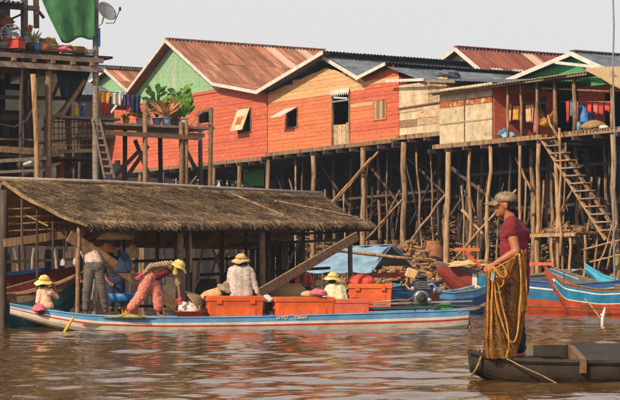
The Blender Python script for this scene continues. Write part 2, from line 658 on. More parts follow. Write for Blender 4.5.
# ------------------------------------------------------------------ the red house with the green gable
def red_house():
    tl, zb0 = fp(128, 163)
    tr, zb1 = fp(267, 152)
    zb = 5.85
    _, _ = zb0, zb1
    ta, za = fp(175, 40)
    tk, zk = fp(222, 83)
    te, ze = fp(268, 92)
    t_le = ta - (tk - ta) * 1.18
    z_le = za - (za - zk) * 1.18
    H = thing('red_house', W((tl + tr) / 2, 3, 1), 'red plank stilt house with pale green gable and rusty corrugated roof', 'house', 'stilt houses along the river')
    zg = fp(222, 91)[1]
    w_l, w_r = t_le + 0.25, te - 0.05
    # windows: one propped open, one small dark
    w1 = (*sorted((fp(239, 108)[0], fp(251, 108)[0])), fp(245, 132)[1], fp(245, 109)[1])
    w2 = (*sorted((fp(199, 118)[0], fp(210, 118)[0])), fp(205, 124)[1], fp(205, 111)[1])
    poly = [(w_l, zb), (w_r, zb), (w_r, ze - 0.04), (tk, zk - 0.03), (tk, zg), (w_l, zg)]
    siding(H, poly, [w1, w2], lambda t, z: MT['red_board'], seg=(3.5, 6.5), row=0.15)
    # gable of upright green panels
    n = 9
    gl, gr = t_le + 0.3, tk
    for i in range(n):
        a, b = gl + (gr - gl) * i / n, gl + (gr - gl) * (i + 1) / n - 0.008
        top = lambda t: (za - (ta - t) * (za - z_le) / (ta - t_le) if t < ta else za - (t - ta) * (za - zk) / (tk - ta)) - 0.06
        pts = [(a, zg + 0.02), (b, zg + 0.02), (b, top(b))]
        if a < ta < b:
            pts.append((ta, top(ta)))
        pts.append((a, top(a)))
        MB().prism([W(t, 0.0 + (i % 2) * 0.004, z) for t, z in pts], V * 0.03).build('gable_panel', MT['green_board'], H)
    bar('batten', W(ta - 0.05, -0.03, zg), W(ta - 0.05, -0.03, fp(175, 62)[1]), 0.09, 0.03, MT['white_paint'], H)
    bar('trim_board', W(w_l, -0.03, zg), W(tk, -0.03, zg + 0.01), 0.03, 0.06, MT['red_board'], H)
    # near-black sheets standing in for the unlit rooms
    for w in (w1, w2):
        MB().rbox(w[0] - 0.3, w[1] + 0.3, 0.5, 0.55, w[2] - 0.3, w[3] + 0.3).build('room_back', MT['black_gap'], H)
        fr = thing('x', (0, 0, 0), 'x', 'x') if False else None
        wf = MB()
        wf.rbox(w[0] - 0.05, w[0], -0.04, 0.03, w[2] - 0.05, w[3] + 0.05)
        wf.rbox(w[1], w[1] + 0.05, -0.04, 0.03, w[2] - 0.05, w[3] + 0.05)
        wf.rbox(w[0], w[1], -0.038, 0.03, w[2] - 0.05, w[2])
        wf.rbox(w[0], w[1], -0.038, 0.03, w[3], w[3] + 0.05)
        wf.build('window_frame', MT['brown_wood'], H)
    # shutter hinged at the top
    sh = MB().hexa([W(w1[0], -0.42, w1[2] + 0.05), W(w1[1], -0.42, w1[2] + 0.05), W(w1[1], -0.4, w1[2] + 0.05), W(w1[0], -0.4, w1[2] + 0.05),
                    W(w1[0], -0.08, w1[3]), W(w1[1], -0.08, w1[3]), W(w1[1], -0.06, w1[3]), W(w1[0], -0.06, w1[3])]).build('shutter', MT['cream_panel'], H)
    m = (w1[0] + w1[1]) / 2
    MB().hexa([W(m - 0.22, -0.34, w1[2] + 0.3), W(m + 0.2, -0.34, w1[2] + 0.3), W(m + 0.2, -0.33, w1[2] + 0.3), W(m - 0.22, -0.33, w1[2] + 0.3),
               W(m - 0.22, -0.2, w1[3] - 0.3), W(m + 0.2, -0.2, w1[3] - 0.3), W(m + 0.2, -0.19, w1[3] - 0.3), W(m - 0.22, -0.19, w1[3] - 0.3)]).build('rusty_patch', MT['rust_patch'], sh)
    MB().pole(W(w1[0] + 0.1, -0.02, w1[2]), W(w1[0] + 0.1, -0.36, w1[2] + 0.15), 0.015, 0.015, 0).build('prop', MT['old_pole'], H)
    MB().pole(W(w2[0] - 0.5, -0.3, w2[2] - 0.1), W(w2[1] + 0.1, -0.25, w2[3] + 0.1), 0.03, 0.025, 0.01).build('prop', MT['new_pole'], H)
    # roof
    yb = 7.6
    o = -0.45
    corr(H, W(ta, o, za), W(ta, yb, za), W(tk, yb, zk), W(tk, o, zk), MT['rust_roof'], 15, 2, matf=lambda i, r: MT['pale_roof'] if (i, r) in ((12, 0), (9, 0)) else MT['rust_roof'])
    corr(H, W(tk - 0.1, o, zk + 0.0), W(tk - 0.1, yb, zk + 0.0), W(te + 0.15, yb, ze - 0.03), W(te + 0.15, o, ze - 0.03), MT['rust_roof'], 11, 1)
    corr(H, W(ta, o, za - 0.01), W(ta, yb, za - 0.01), W(t_le - 0.3, yb, z_le - 0.12), W(t_le - 0.3, o, z_le - 0.12), MT['rust_roof'], 9, 1)
    MB().beam(W(ta, o, za + 0.05), W(ta, yb, za + 0.05), 0.22, 0.05).build('ridge_cap', MT['rust_roof'], H)
    for p, q in (((ta, za), (tk, zk)), ((tk, zk), (te + 0.1, ze)), ((ta, za), (t_le - 0.3, z_le - 0.12))):
        bar('barge_board', W(p[0], o - 0.03, p[1] - 0.06), W(q[0], o - 0.03, q[1] - 0.06), 0.03, 0.13, MT['white_paint'], H)
    side_wall(H, w_r, 0.05, 7.2, zb, ze - 0.1, 'red_board')
    side_wall(H, w_l, 0.05, 7.2, zb, z_le + 0.1, 'red_board')
    MB().rbox(w_l, w_r, 7.2, 7.26, zb, zg).build('rear_wall', MT['dark_wood'], H)
    floor_frame(H, w_l, w_r, 0, 7.2, zb)
    for px in (140, 163, 186, 214, 240, 268):
        stilt(H, fp(px, 165)[0], 0.0, zb - 0.15, 0.1)
    for y in (2.5, 5.0, 7.2):
        for t in np.linspace(w_l + 0.2, w_r - 0.4, 6):
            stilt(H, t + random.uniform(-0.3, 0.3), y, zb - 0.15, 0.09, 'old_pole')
    brace(H, 212, 158, 186, 190, 0.1, 0.05)
    brace(H, 214, 160, 262, 195, 1.2, 0.05, 'old_pole')
    brace(H, 268, 150, 226, 196, 1.6, 0.05, 'old_pole')
    brace(H, 160, 175, 205, 192, 0.4, 0.04, 'old_pole')
    return H, dict(t_r=w_r, ze=ze, zb=zb)


RH, RHI = red_house()


# ------------------------------------------------------------------ the orange house and its lower red wing
def orange_house():
    t0 = RHI['t_r'] + 0.05
    zb = 5.98
    ta, za = fp(335, 52)
    tv, zv = fp(364, 78)
    tw, zw = fp(393, 63)
    te, _ = fp(399, 100)
    zl = fp(268, 92)[1]
    H = thing('orange_house', W((t0 + te) / 2, 3, 1), 'orange plank stilt house with amber upper boards, tall dark doorway and zinc roof', 'house', 'stilt houses along the river')
    door = (fp(333, 115)[0], fp(349.5, 115)[0], zb, fp(341, 93)[1])
    win = (fp(287.5, 118)[0], fp(297.5, 118)[0], fp(292, 127)[1], fp(292, 109)[1])
    shut = (fp(374.5, 110)[0], fp(386, 110)[0], fp(380, 118.5)[1], fp(380, 100)[1])
    z_am = lambda t: fp(300, 100)[1] if t < door[0] else fp(360, 108)[1]
    t_red = fp(371, 100)[0]

    def mf(t, z):
        if t > t_red and z > fp(380, 128)[1] + random.uniform(-0.3, 0.2):
            return MT['red_board']
        return MT['amber_board'] if z > z_am(t) and t < t_red else MT['orange_board']
    zr = lambda t: za - 0.1 + (ta - t) * (zl - za) / (ta - t0)
    poly = [(t0, zb), (te, zb), (te, zw - 0.45), (tw, zw - 0.1), (tv, zv - 0.05), (fp(326, 68)[0], fp(326, 68)[1]), (t0, zl - 0.05)]
    siding(H, poly, [door, win, shut], mf, seg=(2.6, 5.0), row=0.15)
    for w in (door, win):
        MB().rbox(w[0] - 0.4, w[1] + 0.4, 0.9, 0.95, w[2] - 0.1, w[3] + 0.3).build('room_back', MT['black_gap'], H)  # near-black sheet in place of the unlit interior
    # doorway: jambs, scalloped valance, crossbar, half door
    fm = MB()
    for t in (door[0] - 0.06, door[1]):
        fm.rbox(t, t + 0.06, -0.05, 0.03, door[2], door[3] + 0.1)
    fm.build('door_frame', MT['stilt_wood'], H)
    va = MB()
    n = 9
    for i in range(n):
        a = door[0] - 0.08 + (door[1] - door[0] + 0.16) * i / n
        b = door[0] - 0.08 + (door[1] - door[0] + 0.16) * (i + 1) / n
        va.prism([W(a, -0.09, door[3] + 0.14), W(b, -0.09, door[3] + 0.14), W(b, -0.09, door[3]), W((a + b) / 2, -0.09, door[3] - 0.12), W(a, -0.09, door[3])], V * 0.02)
    va.build('valance', MT['white_paint'], H)
    MB().rbox(door[0], door[1], -0.02, 0.02, fp(341, 101.5)[1], fp(341, 100)[1]).build('crossbar', MT['grey_wood'], H)
    zd = fp(341, 124)[1]
    k = 4
    for i in range(k):
        a = door[0] + (door[1] - door[0]) * i / k
        MB().rbox(a + 0.01, a + (door[1] - door[0]) / k - 0.01, 0.02, 0.05, zb, zd + random.uniform(-0.05, 0.05)).build('half_door_plank', MT['cream_plank'], H)
    # small window with a lifted flap
    fr = MB()
    fr.rbox(win[0] - 0.05, win[0], -0.04, 0.03, win[2], win[3])
    fr.rbox(win[1], win[1] + 0.05, -0.04, 0.03, win[2], win[3])
    fr.rbox(win[0] - 0.05, win[1] + 0.05, -0.042, 0.03, win[3], win[3] + 0.05)
    fr.rbox(win[0] - 0.05, win[1] + 0.05, -0.042, 0.03, win[2] - 0.05, win[2])
    fr.build('window_frame', MT['stilt_wood'], H)
    MB().hexa([W(win[0] - 0.05, -0.75, win[3] - 0.35), W(win[1], -0.75, win[3] - 0.35), W(win[1], -0.05, win[3] + 0.02), W(win[0] - 0.05, -0.05, win[3] + 0.02),
               W(win[0] - 0.05, -0.75, win[3] - 0.32), W(win[1], -0.75, win[3] - 0.32), W(win[1], -0.05, win[3] + 0.05), W(win[0] - 0.05, -0.05, win[3] + 0.05)]).build('window_flap', MT['white_paint'], H)
    # closed shutter of the red wing
    for i in range(4):
        a, b = shut[0] + (shut[1] - shut[0]) * i / 4, shut[0] + (shut[1] - shut[0]) * (i + 1) / 4
        MB().rbox(a + 0.005, b - 0.005, -0.03, 0.02, shut[2], shut[3]).build('shutter_plank', MT['brown_wood'] if i % 2 else MT['cream_plank'], H)
    sf = MB()
    sf.rbox(shut[0] - 0.06, shut[1] + 0.06, -0.05, 0.0, shut[3], shut[3] + 0.06)
    sf.rbox(shut[0] - 0.06, shut[1] + 0.06, -0.05, 0.0, shut[2] - 0.06, shut[2])
    sf.rbox(shut[0] - 0.06, shut[0], -0.048, 0.0, shut[2], shut[3])
    sf.rbox(shut[1], shut[1] + 0.06, -0.048, 0.0, shut[2], shut[3])
    sf.build('shutter_frame', MT['orange_board'], H)
    # roofs: rising sheets that overshoot a lower fall behind
    yb, o = 6.8, -0.55
    corr(H, W(ta + 0.06, o, za), W(ta + 0.06, yb, za), W(t0 - 0.05, yb, zl), W(t0 - 0.05, o, zl), MT['zinc_roof'], 8, 1)
    ts_, zs_ = fp(326, 66)
    zs2 = zv + (za - zv) * 0.84
    corr(H, W(ta - 0.3, -0.2, zs2 + 0.05), W(ta - 0.3, yb, zs2 + 0.05), W(tv + 0.1, yb, zv), W(tv + 0.1, -0.2, zv), MT['zinc_roof'], 8, 2)
    MB().rbox(ta - 0.35, ta - 0.29, 0.0, yb, zs2, za - 0.03).build('clerestory_board', MT['dark_wood'], H)  # dark infill carries the shadow under the ridge edge
    bar('barge_board', W(t0 + 0.02, o - 0.03, zl - 0.05), W(ta + 0.05, o - 0.03, za - 0.05), 0.03, 0.15, MT['white_paint'], H)
    bar('barge_board', W(ta - 0.5, -0.24, zs2 + 0.02), W(tv, -0.24, zv - 0.04), 0.03, 0.14, MT['white_paint'], H)
    corr(H, W(tw + 0.05, -0.35, zw), W(tw + 0.05, yb - 0.6, zw), W(tv, yb - 0.6, zv), W(tv, -0.35, zv), MT['zinc_roof'], 7, 1)
    bar('barge_board', W(tv, -0.38, zv - 0.05), W(tw + 0.05, -0.38, zw - 0.05), 0.03, 0.12, MT['white_paint'], H)
    te2, ze2 = fp(428, 81)
    corr(H, W(tw - 0.2, -0.25, zw - 0.1), W(tw - 0.2, yb - 0.6, zw - 0.1), W(te2, yb - 0.6, ze2), W(te2, -0.25, ze2), MT['zinc_roof'], 7, 1)
    MB().rbox(tw - 0.28, tw - 0.22, 0.0, yb - 0.6, zw - 0.35, zw - 0.03).build('clerestory_board', MT['dark_wood'], H)  # same painted shadow below the wing's ridge edge
    a, za_ = fp(386, 81, -0.4)
    b, zb_ = fp(424, 79.5, -0.4)
    bar('fascia_board', W(a, -0.4, za_), W(b, -0.4, zb_), 0.04, 0.1, MT['white_paint'], H)
    side_wall(H, te - 0.02, 0.06, 6.2, zb, zw - 0.5, 'orange_board')
    MB().rbox(t0, te, 6.2, 6.26, zb, zv).build('rear_wall', MT['dark_wood'], H)
    floor_frame(H, t0, te, 0, 6.2, zb, 0.05)
    for px in (313, 363, 404):
        stilt(H, fp(px, 150)[0], 0.0, zb - 0.12, 0.115)
    for px, y in ((334, 1.8), (352, 2.4), (378, 2.0)):
        stilt(H, fp(px, 180, y)[0], y, zb - 0.12, 0.08, 'brown_wood')
    for y in (3.2, 5.2, 6.6):
        for t in np.linspace(t0 + 0.3, te - 0.3, 6):
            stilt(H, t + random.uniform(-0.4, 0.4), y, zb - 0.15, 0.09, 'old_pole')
    for px, y, r in ((325, 0.3, 0.045), (344, 0.6, 0.04), (372, 0.4, 0.05), (388, 0.9, 0.04), (416, 0.5, 0.045), (430, 0.9, 0.04), (296, 0.5, 0.05)):
        stilt(H, fp(px, 190, y)[0], y, random.choice((zb - 0.15, zb - 0.15, 4.4)), r, 'stilt_wood', 0.35)
    brace(H, 331, 207, 378, 152, -0.15, 0.05, 'new_pole')
    brace(H, 324, 212, 371, 158, -0.3, 0.045, 'new_pole')
    brace(H, 366, 240, 402, 200, -0.1, 0.05)
    brace(H, 370, 165, 400, 205, 1.0, 0.06, 'old_pole')
    brace(H, 316, 158, 352, 210, 1.4, 0.06, 'old_pole')
    brace(H, 408, 158, 446, 195, 1.2, 0.06, 'old_pole')
    brace(H, 352, 222, 396, 182, 2.0, 0.05, 'old_pole')
    brace(H, 408, 245, 445, 195, -0.1, 0.055, 'new_pole')
    brace(H, 400, 190, 380, 230, 1.0, 0.04)
    for i in range(26):
        px = random.uniform(272, 440)
        y_ = random.uniform(0.4, 3.4)
        dx = random.uniform(-34, 34)
        brace(H, px, random.uniform(205, 240), px + dx, random.uniform(150, 190), y_, random.uniform(0.018, 0.04), random.choice(('old_pole', 'dark_wood', 'brown_wood')))
    for t in (0.15, 0.5, 0.8):
        bar('cross_beam', W(t0, 1.6 + 2 * t, 4.2 - t), W(te, 1.6 + 2 * t, 4.3 - t * 0.6), 0.09, 0.09, MT['old_pole'], H)
    return H, dict(te=te, zb=zb)


OH, OHI = orange_house()


# ------------------------------------------------------------------ the patched cream house and the veranda beside it
def patched_house():
    t0 = OHI['te'] + 0.03
    zb = fp(400, 135.5)[1]
    t1 = fp(447.5, 110)[0]
    zt = fp(424, 82)[1]
    H = thing('patched_house', W((t0 + t1) / 2, 2.5, 1), 'narrow stilt house patched with cream boards and bare planks beside the orange house', 'house', 'stilt houses along the river')
    zm = fp(424, 105.5)[1]
    tm = fp(424.5, 95)[0]
    MB().rbox(t0, tm - 0.01, -0.02, 0.02, zm + 0.02, zt).build('wall_panel', MT['cream_panel'], H)
    k = 5
    for i in range(k):
        a = tm + (t1 - tm) * i / k
        MB().rbox(a + 0.006, a + (t1 - tm) / k - 0.006, -0.03 + 0.008 * (i % 2), 0.02, zm + 0.03 + random.uniform(-0.03, 0.03), zt + random.uniform(-0.02, 0.1)).build('upright_plank', MT['cream_plank'], H)
    siding(H, [(t0, zb), (t1, zb), (t1, zm), (t0, zm)], [], lambda t, z: random.choice([MT['cream_plank'], MT['cream_plank'], MT['cream_panel'], MT['brown_wood']] if t < t0 + 0.6 else [MT['cream_plank'], MT['cream_panel'], MT['cream_panel']]), row=0.27, seg=(0.8, 1.6), tilt=0.012)
    bar('rail_board', W(t0, -0.05, zm), W(t1, -0.05, zm + 0.05), 0.03, 0.05, MT['brown_wood'], H)
    # flat awning of grey sheets
    a, za = fp(424, 79, -0.3)
    b, zb2 = fp(500, 82.5, -0.3)
    corr(H, W(t0 + 0.8, 4.5, za + 0.3), W(t0 + 0.8 + 4.2, 4.5, za + 0.02), W(b, -0.3, zb2 - 0.0), W(a, -0.3, za), MT['zinc_roof'], 6, 1)
    bar('fascia_board', W(a, -0.34, za - 0.05), W(fp(455, 80, -0.34)[0], -0.34, fp(455, 80, -0.34)[1] - 0.05), 0.03, 0.1, MT['grey_wood'], H)
    mbp = MB()
    mbp.ball(W(fp(447, 74, 1.5)[0], 1.5, fp(447, 76, 1.5)[1]), (0.45, 0.5, 0.22), jit=0.12)
    mbp.build('roof_bundle', MT['zinc_roof'], H)
    MB().rbox(t0, t1, 4.4, 4.46, zb, zt).build('rear_wall', MT['dark_wood'], H)
    side_wall(H, t1 - 0.03, 0.06, 4.4, zb, zt - 0.05, 'cream_plank')
    floor_frame(H, t0, t1, 0, 4.4, zb)
    for i in range(7):       # ragged ends of floor poles
        t = t0 + (t1 - t0) * (i + 0.5) / 7
        MB().pole(W(t, 0.3, zb - 0.03), W(t + random.uniform(-0.06, 0.06), -random.uniform(0.12, 0.3), zb - 0.04), 0.035, 0.03, 0.01, 2).build('floor_pole', MT['stilt_wood'], H)
    for y in (1.8, 3.4, 4.6):
        for t in np.linspace(t0 + 0.2, t1 - 0.2, 3):
            stilt(H, t + random.uniform(-0.3, 0.3), y, zb - 0.15, 0.09, 'old_pole')
    brace(H, 442, 160, 410, 225, 1.5, 0.06, 'old_pole')
    brace(H, 406, 150, 436, 178, 2.2, 0.06, 'old_pole')
    return H, dict(t1=t1, zb=zb)


PH, PHI = patched_house()


def veranda_house():
    t0 = PHI['t1'] + 0.04
    t1 = 15.5
    yf = -0.35                       # stands a little proud of its neighbour
    zb = fp(500, 139, yf)[1]
    H = thing('veranda_house', W((t0 + t1) / 2, 2.5, 1), 'stilt house with open bamboo veranda, red inner wall and cream corner panels', 'house', 'stilt houses along the river')
    tp = fp(492.5, 115, yf)[0]
    zt = fp(470, 88, yf)[1]
    # corner panels, three courses of two
    tm = fp(465.5, 110, yf)[0]
    zc = [zb, fp(470, 121, yf)[1], fp(470, 105, yf)[1], fp(470, 99, yf)[1], zt + 0.1]
    for i in range(4):
        for a, b in ((t0, tm), (tm, tp)):
            MB().rbox(a + 0.008, b - 0.008, yf - 0.02 + random.uniform(-0.006, 0.006), yf + 0.02, zc[i] + 0.01, zc[i + 1] - 0.004).build('wall_panel', MT['rust_patch'] if i == 2 else MT['cream_panel'], H)
    bar('batten', W(tm, yf - 0.035, zb), W(tm, yf - 0.035, zc[3]), 0.05, 0.02, MT['brown_wood'], H)
    bar('batten', W(t0, yf - 0.035, zc[1]), W(tp, yf - 0.035, zc[1]), 0.02, 0.05, MT['cream_plank'], H)
    side_wall(H, tp, yf + 0.05, 1.3, zb, zt, 'red_board')
    # inner wall
    siding(H, [(tp, zb), (t1, zb), (t1, 5.75), (10.4, 7.2), (tp, 7.2)], [(7.2, 8.3, zb, zb + 2.0), (9.6, 12.4, zb, zb + 1.35)], lambda t, z: MT['red_board'], y=1.3, row=0.22)
    MB().rbox(tp, 10.8, 2.3, 2.35, zb, 7.1).build('room_back', MT['black_gap'], H)  # near-black sheet painted as the dark of the room
    # front posts
    ztop = 7.3
    for px, r in ((507.5, 0.05), (521.5, 0.05), (537.5, 0.055), (555, 0.075), (574.5, 0.07), (612.5, 0.075)):
        t = fp(px, 110, yf)[0]
        MB().pole(W(t, yf, zb), W(t + random.uniform(-0.04, 0.04), yf, ztop + 0.05), r, r * 0.9, 0.02, 4, 8).build('veranda_post', MT['stilt_wood'], H, True)
    bar('rail', W(fp(540, 88, yf)[0], yf + 0.1, fp(540, 88, yf)[1]), W(fp(607, 91, yf)[0], yf + 0.1, fp(607, 91, yf)[1]), 0.05, 0.05, MT['stilt_wood'], H)
    # awning: front eave level, rising backwards
    te = fp(587, 75.5, yf - 0.3)[0]
    ze = 7.36
    corr(H, W(t0 - 0.2, 2.8, ze + 0.4), W(te, 2.8, ze + 0.4), W(te, yf - 0.45, ze), W(t0 - 0.2, yf - 0.45, ze - 0.02), MT['grey_roof'], 8, 1, rag=0.12)
    bar('eave_pole', W(t0, yf - 0.3, ze - 0.06), W(te, yf - 0.3, ze - 0.04), 0.06, 0.06, MT['grey_wood'], H)
    # right fall of the roof, tan thatch over
    tz, zz = fp(613, 89, yf - 0.3)
    k = (zz - ze) / (tz - te)
    grid = []
    for i in range(9):
        row = []
        for j in range(13):
            t = te + (t1 - te) * j / 12
            row.append(W(t, yf - 0.35 + 3.2 * i / 8, ze + 0.05 + (t - te) * k * 0.85 + 0.03 * i + random.uniform(-0.02, 0.02)))
        grid.append(row)
    MB().slab([r[::-1] for r in grid], 0.1).build('thatch_roof', MT['tan_thatch'], H)
    for i in range(6):
        bar('rafter', W(te + 0.7 * i, yf - 0.2, ze - 0.05 + 0.7 * i * k * 0.85), W(te + 0.7 * i, 2.4, ze + 0.2 + 0.7 * i * k * 0.85), 0.06, 0.06, MT['old_pole'], H)
    # floor: beams, then a strip of split bamboo with ragged ends
    floor_frame(H, t0 - 0.25, fp(545, 136, yf)[0], yf, 2.9, zb + 0.02)
    ta_ = fp(563, 134, yf)[0]
    floor_frame(H, ta_ - 0.2, t1, yf, 2.9, zb + 0.02)
    n = 46
    for i in range(n):
        t = ta_ + (13.0 - ta_) * i / n
        MB().beam(W(t, yf + 0.3, zb + 0.03), W(t + random.uniform(-0.02, 0.02), yf - random.uniform(0.1, 0.3), zb + 0.0), 0.045, 0.02).build('floor_slat', MT['new_pole'], H)
    # stilts, straight new bamboo in front, ones darkened to look shaded behind
    for px, r in ((448.5, 0.115), (470, 0.065), (490.5, 0.075), (520, 0.06), (539, 0.085), (556, 0.08), (613, 0.1)):
        stilt(H, fp(px, 150, yf)[0], yf, zb - 0.15, r, 'new_pole', 0.15)
    for px, y, r in ((445, 0.4, 0.06), (533, 0.7, 0.08), (530, 1.1, 0.06), (552, 1.3, 0.08), (563, 1.6, 0.07), (575, 1.0, 0.06), (583, 1.4, 0.06), (604, 1.3, 0.06)):
        tt = fp(px, 200, y)[0]
        zt_ = random.choice((zb - 0.15, zb - 0.15, 3.6))
        stilt(H, tt, y, zt_, r, 'stilt_wood', 0.2)
    for y in (2.2, 3.6, 5.0):
        for t in np.linspace(t0 + 0.2, 14.5, 9):
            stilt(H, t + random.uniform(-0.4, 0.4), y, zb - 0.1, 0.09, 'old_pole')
    for px, y, r in ((461, 0.2, 0.04), (479, 0.5, 0.045), (501, 0.3, 0.04), (511, 0.8, 0.05), (526, 0.1, 0.04), (544, 0.3, 0.045), (566, 0.4, 0.04), (592, 0.2, 0.045), (600, 0.6, 0.04)):
        stilt(H, fp(px, 200, y)[0], y, random.choice((zb - 0.15, 4.2, 3.4)), r, 'stilt_wood', 0.35)
    brace(H, 452, 168, 500, 205, 0.8, 0.07, 'old_pole')
    brace(H, 452, 262, 516, 190, -0.4, 0.05, 'new_pole')
    brace(H, 462, 210, 484, 236, -0.2, 0.06, 'new_pole')
    brace(H, 446, 222, 478, 176, 1.2, 0.06, 'old_pole')
    brace(H, 548, 236, 578, 180, 0.2, 0.05, 'stilt_wood')
    brace(H, 516, 158, 532, 192, 0.4, 0.05, 'stilt_wood')
    brace(H, 570, 175, 610, 205, 1.2, 0.05, 'old_pole')
    brace(H, 524, 232, 545, 180, 1.5, 0.05, 'old_pole')
    for i in range(26):
        px = random.uniform(452, 612)
        y_ = random.uniform(0.5, 3.4)
        brace(H, px, random.uniform(210, 250), px + random.uniform(-26, 26), random.uniform(150, 195), y_, random.uniform(0.018, 0.04), random.choice(('old_pole', 'dark_wood', 'brown_wood', 'stilt_wood')))
    for z, y in ((4.6, 1.0), (3.4, 1.6), (2.6, 0.9)):
        bar('cross_beam', W(t0, y, z), W(14, y, z + 0.1), 0.1, 0.1, MT['old_pole'], H)
    # landing half way down
    z_l = fp(560, 233, 0)[1]
    ta2, tb2 = fp(536, 233)[0], fp(589, 233)[0]
    for i in range(5):
        MB().rbox(ta2, tb2, -0.5 + 0.28 * i, -0.5 + 0.28 * i + 0.25, z_l - 0.05, z_l + random.uniform(0, 0.02)).build('landing_plank', MT['brown_wood'], H)
    bar('landing_beam', W(ta2, -0.56, z_l - 0.08), W(tb2, -0.56, z_l - 0.08), 0.06, 0.1, MT['new_pole'], H)
    for px in (552, 570, 585):
        stilt(H, fp(px, 250, -0.5)[0], -0.5, z_l - 0.1, 0.05, 'new_pole', 0.05)
    # loose rail of thin poles at the frame's right edge
    for a in ((583, 250, 620, 240), (590, 262, 620, 255), (598, 270, 612, 225), (607, 270, 617, 222)):
        brace(H, *a, -0.7, 0.035, 'new_pole')
    return H, dict(zb=zb, yf=yf)


VH, VHI = veranda_house()


def stairs():
    yf = -0.6
    T = None
    a0, b0 = fp(541, 138, yf), fp(606, 240, yf)
    T = thing('wooden_stairs', W(b0[0], yf, b0[1]), 'steep open wooden stairs leading up to the bamboo veranda', 'stairs')
    w = 0.62
    a1, b1 = (a0[0] + w, a0[1] + 0.02), (b0[0] + w - 0.1, b0[1] + 0.2)
    for a, b, m in ((a0, b0, 'new_pole'), (a1, b1, 'stilt_wood')):
        MB().beam(W(a[0], yf, a[1]), W(b[0], yf, b[1]), 0.1, 0.07).build('stringer', MT[m], T)
    n = 13
    for i in range(n):
        k = (i + 0.5) / n
        p = (a0[0] + (b0[0] - a0[0]) * k, a0[1] + (b0[1] - a0[1]) * k)
        q = (a1[0] + (b1[0] - a1[0]) * k, a1[1] + (b1[1] - a1[1]) * k)
        zz = (p[1] + q[1]) / 2
        MB().hexa([W(x, y, z) for z in (zz + 0.06, zz + 0.1) for x, y in ((p[0] - 0.06, yf - 0.12), (q[0] + 0.1, yf - 0.12), (q[0] + 0.1, yf + 0.14), (p[0] - 0.06, yf + 0.14))]).build('tread', MT['grey_wood'] if i % 3 else MT['new_pole'], T)
    # bowed handrail poles
    t, z = fp(562, 137, yf)
    MB().pole(W(t, yf - 0.1, fp(560, 255, yf)[1]), W(t, yf - 0.1, fp(562, 128, yf)[1]), 0.05, 0.04, 0.06, 6).build('handrail_post', MT['new_pole'], T, True)
    t2, z2 = fp(553, 118, yf)
    MB().tube([W(t2 - 0.12, yf - 0.1, z2 + 0.1), W(t2 - 0.02, yf - 0.1, z2 - 0.2), W(t + 0.02, yf - 0.1, fp(562, 140, yf)[1])], [0.035, 0.04, 0.04]).build('handrail', MT['new_pole'], T, True)


stairs()


# ------------------------------------------------------------------ houses behind
def back_house(name, label, apex, left, right, ridge_end, y, gable_m, roof_m, barge='white_paint', pale=(), ridge_to=None, zbase=6.3, skirt=None, ln=8.5, nsheet=10):
    ta, za = fp(*apex, y)
    tl, zl = fp(*left, y)
    tr, zr = fp(*right, y)
    H = thing(name, W(ta, y + 3, 1.5), label, 'house', 'houses behind the front row')
    n = 10
    top = lambda t: (za - (ta - t) * (za - zl) / (ta - tl) if t < ta else za - (t - ta) * (za - zr) / (tr - ta)) - 0.08
    for i in range(n):
        a, b = tl + 0.2 + (tr - tl - 0.4) * i / n, tl + 0.2 + (tr - tl - 0.4) * (i + 1) / n - 0.01
        pts = [(a, zbase), (b, zbase), (b, top(b))]
        if a < ta < b:
            pts.append((ta, top(ta)))
        pts.append((a, top(a)))
        MB().prism([W(t, y + 0.4, z) for t, z in pts], V * 0.04).build('gable_panel', MT[gable_m], H)
    mf = lambda i, r: MT['pale_roof'] if (i, r) in pale else MT[roof_m]
    corr(H, W(ta, y, za), W(ta, y + ln, za), W(tr, y + ln, zr), W(tr, y, zr), MT[roof_m], nsheet, 2, matf=mf)
    corr(H, W(ta, y, za - 0.01), W(ta, y + ln, za - 0.01), W(tl, y + ln, zl), W(tl, y, zl), MT[roof_m], nsheet, 1)
    MB().beam(W(ta, y, za + 0.05), W(ta, y + ln, za + 0.05), 0.25, 0.05).build('ridge_cap', MT[roof_m], H)
    for p, q in (((ta, za), (tr, zr)), ((ta, za), (tl, zl))):
        bar('barge_board', W(p[0], y - 0.04, p[1] - 0.06), W(q[0], y - 0.04, q[1] - 0.06), 0.03, 0.15, MT[barge], H)
    side_wall(H, tr - 0.2, y + 0.45, y + ln - 0.2, zbase, zr - 0.05, gable_m)
    side_wall(H, tl + 0.2, y + 0.45, y + ln - 0.2, zbase, zl - 0.05, gable_m)
    MB().rbox(tl + 0.2, tr - 0.2, y + ln - 0.2, y + ln - 0.15, zbase, min(zl, zr)).build('rear_wall', MT['dark_wood'], H)
    MB().rbox(tl, tr, y + 0.2, y + ln, zbase - 0.15, zbase - 0.01).build('floor', MT['dark_wood'], H)
    if skirt:
        siding(H, [(tl + 0.2, skirt[1]), (tr - 0.2, skirt[1]), (tr - 0.2, zbase - 0.02), (tl + 0.2, zbase - 0.02)], [], lambda t, z: MT[skirt[0]], y=y + 0.36, row=0.22)
    for yy in (y + 0.5, y + ln * 0.5, y + ln - 0.4):
        for t in np.linspace(tl + 0.3, tr - 0.3, 5):
            stilt(H, t, yy, zbase - 0.1, 0.1, 'old_pole')
    return H


